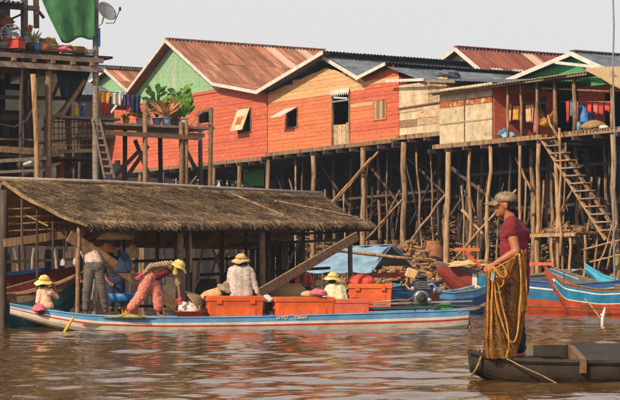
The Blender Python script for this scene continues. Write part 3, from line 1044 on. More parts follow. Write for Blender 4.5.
back_house('brown_roofed_house', 'house with streaked brown iron roof and lime green gable behind the veranda', (455.5, 47.5), (424, 72), (499, 84), None, 6.0, 'lime_board', 'brown_roof', pale=((1, 1), (3, 1), (5, 1), (6, 0)), nsheet=16)
h6 = back_house('green_gabled_house', 'house with dark green gable and thin zinc roof at the right edge behind thatch', (572, 52), (495, 84), (640, 84), None, 4.2, 'deepgreen_board', 'zinc_roof')
a, za = fp(557, 62.5, 4.0)
b, zb = fp(607, 68, 4.0)
MB().beam(W(a, 3.95, za), W(b, 3.95, zb), 0.1, 0.1).build('gutter', MT['white_paint'], h6)
h7 = back_house('small_far_house', 'small rust roofed house with green gable behind the hanging laundry', (105, 69), (70, 96), (131, 93), None, 3.0, 'green_board', 'rust_roof', ln=6.5, nsheet=8, zbase=fp(118, 97, 3.0)[1], skirt=('red_board', 5.6))
back_house('old_plank_house', 'old bare plank house behind the dark house at the left edge', (30, 62), (-40, 92), (72, 94), None, 1.0, 'dark_wood', 'zinc_roof', zbase=8.0, skirt=('dark_wood', 5.4))
back_house('bare_plank_house', 'unpainted plank house beyond the left edge of the picture', (-90, 70), (-160, 100), (-45, 96), None, 2.0, 'grey_wood', 'brown_roof', zbase=8.0, skirt=('grey_wood', 5.4))


# ================================================================== the tall dark house on the left
MT['green_tarp'] = M('green_tarp', lin(56, 112, 66), lin(84, 140, 90), ns=2.5, st=(2, 2, 1), rough=0.6, rnd=0, bump=0.15)
MT['blue_plastic'] = M('blue_plastic', lin(40, 104, 172), lin(62, 128, 190), rough=0.45, rnd=0.15, bump=0.05)
MT['pale_blue'] = M('pale_blue', lin(126, 168, 196), lin(156, 190, 210), rough=0.55, rnd=0.1)
MT['white_plastic'] = M('white_plastic', lin(206, 200, 192), lin(226, 222, 214), rough=0.5, rnd=0.1, bump=0.05)
MT['red_plastic'] = M('red_plastic', lin(176, 52, 40), lin(196, 70, 52), rough=0.5, rnd=0.15, bump=0.05)
MT['yellow_plastic'] = M('yellow_plastic', lin(222, 178, 40), lin(234, 196, 60), rough=0.5, rnd=0.1, bump=0.05)
MT['pink_cloth'] = M('pink_cloth', lin(200, 92, 104), lin(222, 122, 130), rough=0.9, rnd=0.1)
MT['clay'] = M('clay', lin(150, 96, 66), lin(176, 120, 86), rough=0.9, rnd=0.2)
MT['basket'] = M('basket', lin(142, 112, 74), lin(176, 144, 100), ns=14, st=(1, 1, 4), rough=0.9, rnd=0.25, bump=0.6)
MT['ochre_cloth'] = M('ochre_cloth', lin(206, 138, 46), lin(222, 160, 74), rough=0.9, rnd=0.12)
MT['tan_cloth'] = M('tan_cloth', lin(206, 160, 108), lin(220, 184, 138), rough=0.9, rnd=0.15)
MT['white_cloth'] = M('white_cloth', lin(206, 194, 180), lin(224, 214, 204), rough=0.9, rnd=0.08)
MT['purple_cloth'] = M('purple_cloth', lin(72, 56, 92), lin(92, 76, 116), rough=0.9, rnd=0.15)
MT['navy_cloth'] = M('navy_cloth', lin(38, 46, 72), lin(54, 64, 94), rough=0.9, rnd=0.15)
MT['dark_cloth'] = M('dark_cloth', lin(40, 46, 44), lin(56, 64, 60), rough=0.9, rnd=0.1)
MT['red_cloth'] = M('red_cloth', lin(196, 62, 52), lin(216, 92, 72), rough=0.9, rnd=0.2)
MT['blue_cloth'] = M('blue_cloth', lin(74, 112, 150), lin(110, 146, 176), rough=0.9, rnd=0.2)
MT['leaf'] = M('leaf', lin(66, 110, 44), lin(104, 146, 62), ns=8, rough=0.55, rnd=0.35, bump=0.1)
MT['leaf_pale'] = M('leaf_pale', lin(140, 150, 82), lin(190, 176, 112), ns=8, rough=0.6, rnd=0.3, bump=0.1)
MT['leaf_red'] = M('leaf_red', lin(176, 110, 72), lin(206, 150, 104), ns=8, rough=0.6, rnd=0.3, bump=0.1)
MT['grey_metal'] = M('grey_metal', lin(136, 138, 138), lin(160, 160, 158), rough=0.45, metal=0.6, rnd=0.1, bump=0.05)
MT['black_metal'] = M('black_metal', lin(44, 44, 46), lin(64, 62, 60), rough=0.5, metal=0.4, rnd=0.1)

C0 = Vector((P(96, 178, 52).x, 52, 0))


def L(a, b, z):      # a: along the deck to the right and away; b: into the house
    return C0 + V * a - U * b + Vector((0, 0, z))


def lp(px, py, b=0.0):
    q = on_plane(px, py, C0 - U * b, U) - C0
    return q.dot(V), q.z


def LQ(px, py, b=0.0):
    a, z = lp(px, py, b)
    return L(a, b, z)


def lbox(mb, a0, a1, b0, b1, z0, z1):
    return mb.hexa([L(a, b, z) for z in (z0, z1) for a, b in ((a0, b0), (a1, b0), (a1, b1), (a0, b1))])


def left_house():
    H = thing('tall_stilt_house', L(-2.5, 3, 0), 'tall dark weathered stilt house with green tarp at left edge', 'house', 'stilt houses along the river')
    zd = lp(60, 53)[1]
    ZDECK = zd
    aR = 0.25
    # upper deck
    for i in range(9):
        lbox(MB(), -6, aR + random.uniform(-0.1, 0.25), i * 0.5, i * 0.5 + 0.48, zd - 0.06, zd + random.uniform(0, 0.015)).build('deck_board', MT['dark_wood'], H)
    for z, w in ((zd - 0.14, 0.12), (zd - 0.38, 0.14)):
        bar('edge_beam', L(-6, -0.06, z), L(aR - 0.1, -0.06, z), 0.12, w, MT['grey_wood'], H)
    for a in np.arange(-5.7, aR, 0.55):
        bar('joist', L(a, -0.15 - random.uniform(0, 0.12), zd - 0.24), L(a, 4.4, zd - 0.24), 0.09, 0.11, MT['brown_wood'], H)
    # posts
    zbot = -1.6
    for px, py_top, m, r in ((96, -30, 'grey_wood', 0.085), (48, 60, 'brown_wood', 0.1), (22, -20, 'old_pole', 0.05), (-25, -30, 'old_pole', 0.09)):
        a, z = lp(px, py_top)
        MB().pole(L(a, 0, zbot), L(a, 0, z), r * 1.1, r * 0.9, 0.03, 6, 9).build('stilt', MT[m], H, True)
    a, z = lp(33, 74, -0.15)
    a2, z2 = lp(43, 178, -0.15)
    MB().pole(L(a2 + 0.1, -0.15, zbot), L(a, -0.15, z), 0.085, 0.07, 0.03, 6, 9).build('stilt', MT['new_pole'], H, True)
    for b in (1.6, 3.2, 4.6):
        for a in (-5.5, -3.8, -2.2, -1.1, 0.0):
            MB().pole(L(a + random.uniform(-0.2, 0.2), b, zbot), L(a, b, zd + (2.6 if b > 4 else 0)), 0.09, 0.08, 0.05, 5, 8).build('stilt', MT['old_pole'], H, True)
    # the room behind the deck, roof slab above
    for i in range(26):
        a = -6 + 6.1 * i / 26
        p_ = L(a + 0.1, 4.2, 7)
        pxx = 310 + 2000 * p_.x / p_.y
        lbox(MB(), a, a + 0.225, 4.2, 4.24, zd, zd + (0.75 if 8 < pxx < 33 else 2.7)).build('wall_plank', MT['weathered_screen'], H)  # backing planks, coloured dark for the shaded interior
    zr = lp(20, 3)[1] - 0.3
    for i in range(9):
        a = -6.2 + 0.8 * i
        grid = []
        for j in range(3):
            grid.append([L(a + 0.8 * k / 24, -0.5 + 6 * j / 2, zr + 0.25 + 0.12 * j + 0.03 * math.sin(k * math.pi / 2)) for k in range(25)])
        if i < 5:
            MB().slab(grid, 0.02, Vector((0, 0, 1))).build('roof_sheet', MT['zinc_roof'], H)
    bar('roof_beam', L(-6, -0.1, zr + 0.16), L(lp(37, 5)[0], -0.1, zr + 0.18), 0.12, 0.12, MT['old_pole'], H)
    bar('roof_post', LQ(36.5, 28, 0.1), LQ(36, -5, 0.1), 0.14, 0.14, MT['old_pole'], H)
    bar('roof_brace', LQ(11, 19, 0.1), LQ(24, 13, 0.1), 0.05, 0.05, MT['old_pole'], H)
    bar('roof_brace', LQ(36, 8, 0.1), LQ(44, 18, 0.1), 0.06, 0.06, MT['old_pole'], H)
    # between the levels: braces, boards and rails of the lower landing
    def lb(px0, py0, px1, py1, w, h, m, b=0.0, name='rail_board'):
        bar(name, LQ(px0, py0, b), LQ(px1, py1, b), w, h, MT[m], H)
    lb(0, 149, 58, 153, 0.05, 0.16, 'brown_wood')
    lb(0, 161, 46, 158, 0.05, 0.09, 'grey_wood', -0.1)
    lb(0, 172, 46, 170, 0.05, 0.07, 'grey_wood', -0.05)
    lb(0, 139, 45, 140, 0.04, 0.04, 'brown_wood', 0.4)
    lb(46, 152, 110, 150, 0.08, 0.09, 'brown_wood', 0.1)
    lb(0, 97, 95, 99, 0.06, 0.1, 'old_pole', 1.0)
    lb(0, 118, 38, 116, 0.06, 0.14, 'old_pole', 0.8)
    lb(42, 130, 72, 98, 0.05, 0.07, 'old_pole', 0.2, 'brace')
    lb(60, 118, 85, 80, 0.07, 0.09, 'brown_wood', 0.15, 'brace')
    lb(48, 108, 66, 66, 0.06, 0.07, 'old_pole', 0.4, 'brace')
    lb(68, 175, 84, 146, 0.06, 0.07, 'old_pole', 0.5, 'brace')
    lb(20, 175, 60, 163, 0.05, 0.06, 'grey_wood', 0.2, 'brace')
    for i in range(8):
        lbox(MB(), -6, 0.1, 0.2 + i * 0.4, 0.58 + i * 0.4, lp(30, 152)[1] - 0.12, lp(30, 152)[1] - 0.08).build('deck_board', MT['dark_wood'], H)
    # lattice hurdle beside the ladder
    for i in range(11):
        px = 54 + i * 4.1
        MB().pole(LQ(px, 150, 0.6), LQ(px + random.uniform(-1, 1), 116, 0.6), 0.018, 0.014, 0.01, 3, 5).build('hurdle_stick', MT['brown_wood'], H)
    for py in (121, 127, 133, 139, 145):
        MB().pole(LQ(52, py + 1, 0.56), LQ(97, py, 0.56), 0.016, 0.014, 0.02, 4, 5).build('hurdle_stick', MT['brown_wood'], H)
    for px in (58, 66, 76, 88, 93):
        MB().pole(LQ(px, 180, 0.9), LQ(px, 150, 0.9), 0.05, 0.05, 0.02, 3, 7).build('stilt', MT['old_pole'], H)
    # cream partition far inside, lit by the sky
    lbox(MB(), lp(38, 90, 3.0)[0], lp(62, 90, 3.0)[0], 3.0, 3.04, lp(50, 118, 3.0)[1], lp(50, 72, 3.0)[1]).build('partition', MT['cream_wall'], H)
    lbox(MB(), lp(6, 90, 3.0)[0], lp(20, 90, 3.0)[0], 3.0, 3.04, lp(10, 110, 3.0)[1], lp(10, 90, 3.0)[1]).build('partition', MT['white_paint'], H)
    for i in range(20):
        a = -6 + 6.2 * i / 20
        if random.random() < 0.92:
            lbox(MB(), a, a + 0.3, 4.6, 4.64, 1.2, ZDECK - random.uniform(0.1, 0.4)).build('wall_plank', MT['weathered_screen'], H)  # lower backing, its dark colour also standing for shade
    # ladder
    T = thing('ladder', LQ(113, 178, -0.05), 'grey wooden ladder leaning against the dark house beside its tall post', 'ladder')
    for o in (0, -8):
        bar('ladder_rail', LQ(99 + o * 0.9, 119, -0.05), LQ(114 + o * 1.2, 178, -0.05), 0.05, 0.06, MT['grey_wood'], T)
    for i in range(8):
        k = (i + 0.7) / 8.4
        bar('rung', LQ(92 + k * 13, 119 + k * 59, -0.05), LQ(100 + k * 15, 119.5 + k * 59, -0.05), 0.04, 0.05, MT['grey_wood'], T)
    return zd


ZD = left_house()


def platform():
    zp = lp(150, 124)[1]
    H = thing('plant_platform', L(1.8, 1, 0), 'rough plank platform on posts carrying the potted plants', 'platform')
    a0, a1 = 0.35, lp(213, 126)[0]
    for i in range(5):
        lbox(MB(), a0 + random.uniform(-0.2, 0.1), a1 + random.uniform(-0.25, 0.1), i * 0.32, i * 0.32 + 0.3, zp - 0.07, zp + random.uniform(-0.01, 0.015)).build('deck_board', MT['grey_wood'], H)
    bar('edge_beam', L(a0 - 0.1, -0.06, zp - 0.28), L(a1 - 0.5, -0.06, zp - 0.32), 0.08, 0.12, MT['brown_wood'], H)
    bar('edge_beam', L(a0 + 1.1, 0.5, zp - 0.2), L(a1, 0.5, zp - 0.2), 0.08, 0.1, MT['grey_wood'], H)
    for px, top in ((145, 100), (181, 122), (186, 122), (211, 108)):
        a, z = lp(px, top)
        MB().pole(L(a, 0.0, -1.6), L(a, 0.0, z), 0.07, 0.06, 0.03, 5, 8).build('stilt', MT['brown_wood'], H, True)
    for px in (125, 160, 200):
        a, z = lp(px, 124, 1.4)
        MB().pole(L(a, 1.4, -1.6), L(a, 1.4, zp), 0.07, 0.06, 0.03, 5, 8).build('stilt', MT['old_pole'], H, True)
    for q in ((113, 178, 140, 150), (126, 178, 148, 146), (150, 178, 135, 140), (186, 150, 200, 178)):
        bar('brace', LQ(q[0], q[1], 0.3), LQ(q[2], q[3], 0.3), 0.07, 0.09, MT['dark_wood'], H)
    bar('rail', LQ(195, 116, 0.2), LQ(212, 108, 0.2), 0.03, 0.03, MT['grey_wood'], H)
    return zp


ZP = platform()


def leaf_blade(mb, base, tip, w, droop=0.1, n=5):
    base, tip = Vector(base), Vector(tip)
    d = tip - base
    s = d.cross(Vector((random.uniform(-0.4, 0.4), -1, 0.3))).normalized()
    pts = []
    for i in range(n + 1):
        k = i / n
        c = base + d * k - Vector((0, 0, droop * k * k))
        ww = w * math.sin(math.pi * (0.08 + 0.92 * k)) * (1 if k < 1 else 0)
        pts.append((c - s * ww / 2, c + Vector((0, 0, -0.15 * ww)), c + s * ww / 2))
    vs = [p for r in pts for p in r]
    fs = []
    for i in range(n):
        for j in range(2):
            fs.append((i * 3 + j, i * 3 + j + 1, i * 3 + 3 + j + 1, i * 3 + 3 + j))
    return mb.add(vs, fs)


def pot_prof(r, h):
    return [(r * 0.7, 0), (r * 0.85, h * 0.5), (r, h * 0.93), (r * 1.08, h * 0.93), (r * 1.08, h), (r * 0.9, h), (r * 0.85, h * 0.85)]


def potted(px, b, label, r, h, pot_m, spec, zb=None):
    a, _ = lp(px, 124, b)
    base = L(a, b, zb if zb is not None else ZP + 0.012)
    T = thing('potted_plant', base, label, 'plant', 'potted plants on the platform')
    MB().lathe(base, pot_prof(r, h), 14).build('pot', MT[pot_m], T, True)
    kind, hh, n, m = spec
    top = base + Vector((0, 0, h * 0.9))
    for i in range(n):
        an = random.uniform(0, 6.28)
        if kind == 'big':
            rr_ = random.uniform(0.05, 0.22)
            st = top + Vector((math.cos(an) * rr_, math.sin(an) * rr_, hh * random.uniform(0.15, 0.8)))
            MB().tube([top, top.lerp(st, 0.5) + Vector((0, 0, 0.05)), st], 0.012, 5).build('stem', MT['leaf'], T)
            mb = MB()
            leaf_blade(mb, st, st + Vector((math.cos(an) * 0.22, math.sin(an) * 0.15, random.uniform(0.1, 0.34))), random.uniform(0.09, 0.16), 0.06)
            mb.build('leaf', MT[random.choice((m, 'leaf'))], T, True)
        else:
            mb = MB()
            leaf_blade(mb, top, top + Vector((math.cos(an) * hh * random.uniform(0.3, 0.75), math.sin(an) * hh * 0.5, hh * random.uniform(0.5, 1.0))), random.uniform(0.03, 0.06), hh * 0.3)
            mb.build('leaf', MT[m], T, True)


potted(126, 0.3, 'small green plant in a clay pot at the left end of the platform', 0.1, 0.15, 'clay', ('blade', 0.22, 18, 'leaf'))
potted(140, 0.5, 'reddish grassy plant in a white pot on the platform', 0.12, 0.17, 'white_plastic', ('blade', 0.55, 44, 'leaf_red'))
potted(147, 0.15, 'low pale plant in a white tub near the platform post', 0.11, 0.15, 'white_plastic', ('blade', 0.25, 20, 'leaf_pale'))
potted(157, 0.5, 'tall rubber plant with round dark leaves in a blue pot', 0.13, 0.2, 'pale_blue', ('big', 0.95, 30, 'leaf'))
potted(166, 0.2, 'bushy pinkish bromeliad in a blue pot in the middle of the platform', 0.14, 0.2, 'pale_blue', ('blade', 0.7, 70, 'leaf_red'))
potted(174, 0.45, 'spreading pale green plant in a grey pot behind the bromeliad', 0.13, 0.18, 'grey_metal', ('blade', 0.6, 60, 'leaf_pale'))
potted(180, 0.3, 'tall broad leaved yellow green plant at the right of the platform', 0.14, 0.2, 'clay', ('big', 1.0, 34, 'leaf_pale'))
potted(184, 0.12, 'short broad leaved plant in a white pot at the platform right end', 0.12, 0.2, 'white_plastic', ('big', 0.55, 20, 'leaf'))


# ------------------------------------------------------------------ hanging cloth
def cloth(name, label, corners, mat, cat='cloth', fold=0.03, nf=4, group=None, sag=0.0, nx=18, ny=8, jag=0.0, parent=None):
    a, b, c, d = [Vector(p) for p in corners]    # top left, top right, bottom right, bottom left
    grid = []
    nrm = (b - a).cross(d - a).normalized()
    ph = random.uniform(0, 6)
    for i in range(ny + 1):
        v = i / ny
        row = []
        for j in range(nx + 1):
            u = j / nx
            p = a.lerp(b, u).lerp(d.lerp(c, u), v)
            p = p + nrm * fold * math.sin(u * nf * 6.28 + ph + v * 0.8) * (0.35 + v) + Vector((0, 0, -sag * math.sin(math.pi * u) * (1 - v)))
            if i == ny and jag:
                p.z += random.uniform(-jag, jag)
            row.append(p)
        grid.append(row)
    ob = MB().slab(grid, 0.006).build(name, MT[mat], parent, True)
    if parent is None:
        tag(ob, label, cat, group)
    return ob


t0 = LQ(38, -3, -0.1)
grid = []
for i in range(15):
    v = i / 14
    row = []
    for j in range(22):
        u = j / 21
        lx = 37 + 25 * v ** 1.25
        px = lx + (95.5 - lx) * u
        py = -16 + (58 - 5 * u) * v + 2.0 * math.sin(u * 9) * v
        b = -0.12 + 0.03 * math.sin(u * 16 + v * 2) * (0.3 + v) + 0.02 * math.sin(u * 7 + 5 * v)
        row.append(LQ(px, py, b))
    grid.append(row)
tag(MB().slab(grid, 0.006).build('green_tarp', MT['green_tarp'], None, True), 'green tarp hung as a curtain on the upper deck', 'tarp')

cloth('laundry', 'ochre cloth hanging on the line beside the tall post', [LQ(97, 92), LQ(111, 92), LQ(109, 104), LQ(99, 102)], 'ochre_cloth', nf=2, group='laundry by the dark house')
cloth('laundry', 'white shirt hanging between ochre and purple cloths', [LQ(112, 93), LQ(122, 92), LQ(122, 106), LQ(112, 104)], 'white_cloth', nf=2, group='laundry by the dark house')
cloth('laundry', 'purple cloth hanging next to the white shirt', [LQ(123, 94), LQ(130, 94), LQ(130, 107), LQ(123, 106)], 'purple_cloth', nf=2, group='laundry by the dark house')
cloth('laundry', 'navy blue cloth at the right end of the laundry line', [LQ(131, 95), LQ(141, 95), LQ(140, 113), LQ(131, 112)], 'navy_cloth', nf=2, group='laundry by the dark house')
tag(MB().tube([LQ(96, 91), LQ(118, 92.5), LQ(142, 93.5)], 0.01, 5).build('clothes_line', MT['black_metal']), 'thin laundry line strung from the tall post', 'line')
cloth('dark_sheet', 'dark folded sheet slung below the upper deck', [LQ(56, 70, 0.3), LQ(91, 72, 0.3), LQ(82, 96, 0.3), LQ(63, 99, 0.3)], 'dark_cloth', nf=2, cat='sheet', fold=0.06)


def dish():
    c = LQ(105, 13, -0.3)
    T = thing('satellite_dish', LQ(98, 28, -0.1), 'grey satellite dish on a bent arm beside the green tarp', 'satellite dish')
    ax = Vector((0.62, -0.62, 0.5)).normalized()
    q = ax.to_track_quat('Z', 'Y').to_matrix()
    Ms = q @ Matrix.Diagonal((1, 1, 1))
    prof = [(0.02 + 0.27 * k / 8, 0.10 * (k / 8) ** 2) for k in range(9)]
    vs, fs, n = [], [], 24
    mb = MB()
    mb.lathe(c, prof + [(0.285, 0.095)] + [(r * 0.98, z - 0.012) for r, z in prof[::-1]], n, Ms)
    mb.build('reflector', MT['grey_metal'], T, True)
    MB().tube([c - ax * 0.02, LQ(102, 23, -0.2), LQ(97, 27, -0.1)], 0.022, 7).build('mast', MT['grey_metal'], T)
    lnb = LQ(120, 9.5, -0.6)
    MB().tube([c + Vector((0.02, 0, -0.26)), LQ(114, 23, -0.5), lnb], 0.012, 6).build('feed_arm', MT['black_metal'], T)
    MB().lathe(lnb + Vector((0, 0, -0.03)), [(0.03, 0), (0.035, 0.05), (0.025, 0.1)], 10).build('receiver', MT['black_metal'], T)


dish()
tag(MB().beam(LQ(99, 47, -0.1), LQ(99, 28, -0.1), 0.07, 0.03).build('blue_board', MT['blue_plastic']), 'narrow blue board upright under the satellite dish', 'board')


# ------------------------------------------------------------------ things kept on the upper deck
def lump(name, label, c, r, mat, cat, jit=0.08, group=None, M_=None):
    mb = MB().ball((0, 0, 0), 1.0, None, 26, 16)
    sd = Vector((random.uniform(0, 50), random.uniform(0, 50), random.uniform(0, 50)))
    c, out = Vector(c), []
    r = Vector(r)
    for v in mb.v:
        v = Vector(v)
        k = 1 + 2.2 * jit * noise.noise(v * 1.6 + sd) - 2.6 * jit * abs(noise.noise(v * 3.3 + sd * 2)) + jit * noise.noise(v * 8 + sd)
        q = v * k
        q.z = max(q.z, -0.62) * (0.9 if q.z > 0 else 1)
        out.append(c + Vector((q.x * r.x * (1.12 - 0.25 * q.z), q.y * r.y * (1.12 - 0.25 * q.z), q.z * r.z)))
    mb.v = [tuple(p) for p in out]
    return tag(mb.build(name, MT[mat], None, True), label, cat, group)


def on_deck(px, b, dz=0.0):
    a, _ = lp(px, 50, b)
    return L(a, b, ZD + 0.02 + dz)


G = 'things kept on the upper deck'
T = thing('standing_fan', on_deck(10, 0.3), 'white caged electric fan on the upper deck at left edge', 'fan', G)
c = LQ(11, 34, 0.3)
ax = Vector((0.3, -0.9, 0.1)).normalized().to_track_quat('Z', 'Y').to_matrix()
for k in range(14):
    an = k * math.pi / 7
    MB().tube([c + ax @ Vector((0.03 * math.cos(an), 0.03 * math.sin(an), 0.07)), c + ax @ Vector((0.2 * math.cos(an), 0.2 * math.sin(an), 0.06)), c + ax @ Vector((0.26 * math.cos(an), 0.26 * math.sin(an), 0))], 0.008, 4).build('cage_wire', MT['white_plastic'], T)
MB().tube([c + ax @ Vector((0.26 * math.cos(k * math.pi / 10), 0.26 * math.sin(k * math.pi / 10), 0)) for k in range(21)], 0.014, 6).build('cage_ring', MT['white_plastic'], T)
for k in range(3):
    mb = MB()
    leaf_blade(mb, c, c + ax @ Vector((0.22 * math.cos(k * 2.1), 0.22 * math.sin(k * 2.1), 0.02)), 0.14, 0)
    mb.build('blade', MT['pale_blue'], T)
MB().lathe(on_deck(11, 0.35), [(0.14, 0), (0.13, 0.04), (0.025, 0.06), (0.02, 0.22)], 14).build('stand', MT['white_plastic'], T)

T = thing('red_crate', on_deck(14, 0.0), 'dull red plastic crate below the white fan', 'crate', G)
cc = on_deck(14, -0.02) + Vector((0, 0, 0.12))
MB().box(cc, (0.5, 0.3, 0.22), -0.5).build('crate_body', MT['red_plastic'], T)
MB().box(cc + Vector((0, 0, 0.13)), (0.54, 0.34, 0.035), -0.5).build('rim', MT['red_plastic'], T)


def jar(name, label, base, r, h, mat, cat='jar', lid=None, group=None):
    T = thing(name, base, label, cat, group)
    MB().lathe(base, [(r * 0.75, 0), (r, h * 0.25), (r * 1.02, h * 0.6), (r * 0.7, h * 0.88), (r * 0.62, h * 0.9), (r * 0.7, h)], 14).build('body', MT[mat], T, True)
    if lid:
        MB().lathe(base + Vector((0, 0, h)), [(r * 0.75, 0), (r * 0.78, 0.04), (r * 0.2, 0.05)], 14).build('lid', MT[lid], T)
    return T


def bowl(name, label, base, r, h, mat, cat='basin', group=None, handles=False):
    T = thing(name, base, label, cat, group)
    MB().lathe(base, [(r * 0.6, 0), (r * 0.9, h * 0.7), (r, h), (r * 0.94, h), (r * 0.84, h * 0.7), (r * 0.5, h * 0.15)], 18).build('body', MT[mat], T, True)
    MB().tube([base + Vector((r * math.cos(k * math.pi / 9), r * math.sin(k * math.pi / 9), h)) for k in range(19)], 0.014, 6).build('rim', MT[mat], T)
    return T


jar('water_jug', 'light blue water jug among clutter on the upper deck', on_deck(26, 0.4), 0.13, 0.42, 'pale_blue', 'jug', 'blue_plastic', G)
jar('blue_can', 'dark blue can beside the roof post on the upper deck', on_deck(42, 0.3), 0.13, 0.32, 'blue_plastic', 'can', 'red_plastic', G)
jar('clay_jar', 'squat clay jar in front of the blue can', on_deck(44, 0.02), 0.17, 0.26, 'clay', 'jar', None, G)
bowl('basket', 'flat woven basket right of the clay jar on the deck edge', on_deck(52, 0.05), 0.2, 0.16, 'basket', 'basket', G)
lump('cloth_bundle', 'pink cloth bundle lying on the deck edge below the tarp', on_deck(61, 0.0, 0.08), (0.24, 0.16, 0.11), 'pink_cloth', 'bundle', 0.12, G)
bowl('basket', 'tan round basket at the middle of the tarp hem', on_deck(76, 0.02), 0.22, 0.16, 'basket', 'basket', G)
bowl('basin', 'white enamel basin right of the tan basket on the deck', on_deck(89, 0.02), 0.15, 0.12, 'white_plastic', 'basin', G)
T = thing('deck_plant', on_deck(33, 0.25), 'scrawny yellow green plant in a pot on the upper deck', 'plant', G)
MB().lathe(on_deck(33, 0.25), pot_prof(0.13, 0.18), 12).build('pot', MT['clay'], T)
for k in range(22):
    b0 = on_deck(33, 0.25, 0.17)
    mb = MB()
    an = random.uniform(0, 6.28)
    leaf_blade(mb, b0, b0 + Vector((0.25 * math.cos(an), 0.18 * math.sin(an), random.uniform(0.25, 0.5))), 0.05, 0.08)
    mb.build('leaf', MT['leaf_pale'], T)
jar('yellow_bottle', 'yellow plastic bottle on the walkway behind the lattice', LQ(76, 112, 0.5) - Vector((0, 0, 0.12)), 0.07, 0.3, 'yellow_plastic', 'bottle', 'white_plastic')
jar('blue_bottle', 'blue plastic bottle next to the yellow bottle', LQ(83, 113, 0.5) - Vector((0, 0, 0.12)), 0.07, 0.32, 'blue_plastic', 'bottle', 'white_plastic')
MB_ = MB()
for i in range(6):
    lbox(MB(), lp(70, 118, 0.5)[0] + i * 0.0, lp(93, 118, 0.5)[0], 0.4 + i * 0.2, 0.58 + i * 0.2, lp(80, 119, 0.5)[1] - 0.06, lp(80, 119, 0.5)[1] - 0.02)
sh_ = MB()
lbox(sh_, lp(50, 118, 0.5)[0], lp(118, 118, 0.5)[0], 0.35, 0.9, LQ(76, 112, 0.5).z - 0.18, LQ(76, 112, 0.5).z - 0.125)
tag(sh_.build('walkway_plank', MT['grey_wood']), 'grey walkway plank behind the lattice carrying two bottles', 'plank')
lump('pale_sack', 'pale plastic sack stuffed under the lower landing', LQ(30, 163, 0.4), (0.3, 0.25, 0.16), 'white_plastic', 'sack', 0.12)
tag(MB().box(LQ(63, 168, 1.4), (0.5, 0.05, 0.5), -1.0).build('orange_board', MT['orange_board']), 'orange painted board leaning behind the dark braces', 'board')
tag(MB().tube([LQ(0, 124, -0.1), LQ(14, 127, -0.1), LQ(26, 121, -0.1), LQ(34, 107, -0.1)], 0.02, 6).build('slack_rope', MT['old_pole']), 'slack dark rope looped between the left posts', 'rope')


G = 'things kept on the upper deck'
lump('plastic_sack', 'white plastic sack behind the red crate on the upper deck', on_deck(20, 0.6, 0.2), (0.22, 0.2, 0.28), 'white_plastic', 'sack', 0.16, G)
lump('plastic_sack', 'tan sack leaning behind the clay jar on the upper deck', on_deck(49, 0.5, 0.2), (0.22, 0.2, 0.3), 'tan_cloth', 'sack', 0.16, G)
lump('cloth_bundle', 'brown bundle at the tarp hem right of the pink bundle', on_deck(68, 0.1, 0.1), (0.2, 0.16, 0.14), 'basket', 'bundle', 0.16, G)
lump('cloth_bundle', 'grey bundle wedged below the middle of the tarp', on_deck(82, 0.1, 0.08), (0.18, 0.15, 0.12), 'grey_wood', 'bundle', 0.16, G)
bowl('basin', 'dented metal basin lying at the left edge of the deck', on_deck(3, 0.1), 0.2, 0.14, 'grey_metal', 'basin', G)
jar('clay_jar', 'small dark jar between the water jug and the deck plant', on_deck(29, 0.05), 0.1, 0.2, 'dark_wood', 'jar', None, G)
jar('blue_can', 'short blue pail in front of the roof post', on_deck(37, 0.08), 0.11, 0.22, 'blue_plastic', 'pail', None, G)
tag(MB().beam(on_deck(24, 0.8), on_deck(31, 0.7, 0.75), 0.12, 0.03).build('leaning_board', MT['orange_board']), 'faded orange board leaning behind the water jug', 'board', G)
tag(MB().beam(on_deck(0, 0.7, 0.6), on_deck(16, 0.7, 0.62), 0.3, 0.05).build('shelf_board', MT['tan_thatch']), 'tan shelf board above the white fan', 'board', G)
lump('bag_on_shelf', 'brown bag lying on the tan shelf board', on_deck(4, 0.7, 0.78), (0.26, 0.16, 0.18), 'clay', 'bag', 0.14, G)
cloth('laundry', 'red cloth hanging below the far small house', [LQ(100, 104, 0.6), LQ(109, 104, 0.6), LQ(108, 115, 0.6), LQ(101, 114, 0.6)], 'red_cloth', nf=2, group='laundry by the dark house')

# ================================================================== under and behind the houses
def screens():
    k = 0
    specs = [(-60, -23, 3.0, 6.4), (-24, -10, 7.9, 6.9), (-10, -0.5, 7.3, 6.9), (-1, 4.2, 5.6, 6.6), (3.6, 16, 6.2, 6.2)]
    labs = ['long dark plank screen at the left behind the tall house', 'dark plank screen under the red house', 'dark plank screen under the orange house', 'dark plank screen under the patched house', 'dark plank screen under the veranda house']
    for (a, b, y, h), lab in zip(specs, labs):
        T = thing('plank_screen', W((a + b) / 2, y, 1), lab, 'screen', 'plank screens under the houses')  # added to close the view with a painted gloom
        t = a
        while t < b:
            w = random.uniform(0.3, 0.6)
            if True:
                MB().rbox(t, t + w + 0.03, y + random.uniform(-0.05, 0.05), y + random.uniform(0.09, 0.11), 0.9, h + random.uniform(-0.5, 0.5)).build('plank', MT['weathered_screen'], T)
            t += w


screens()
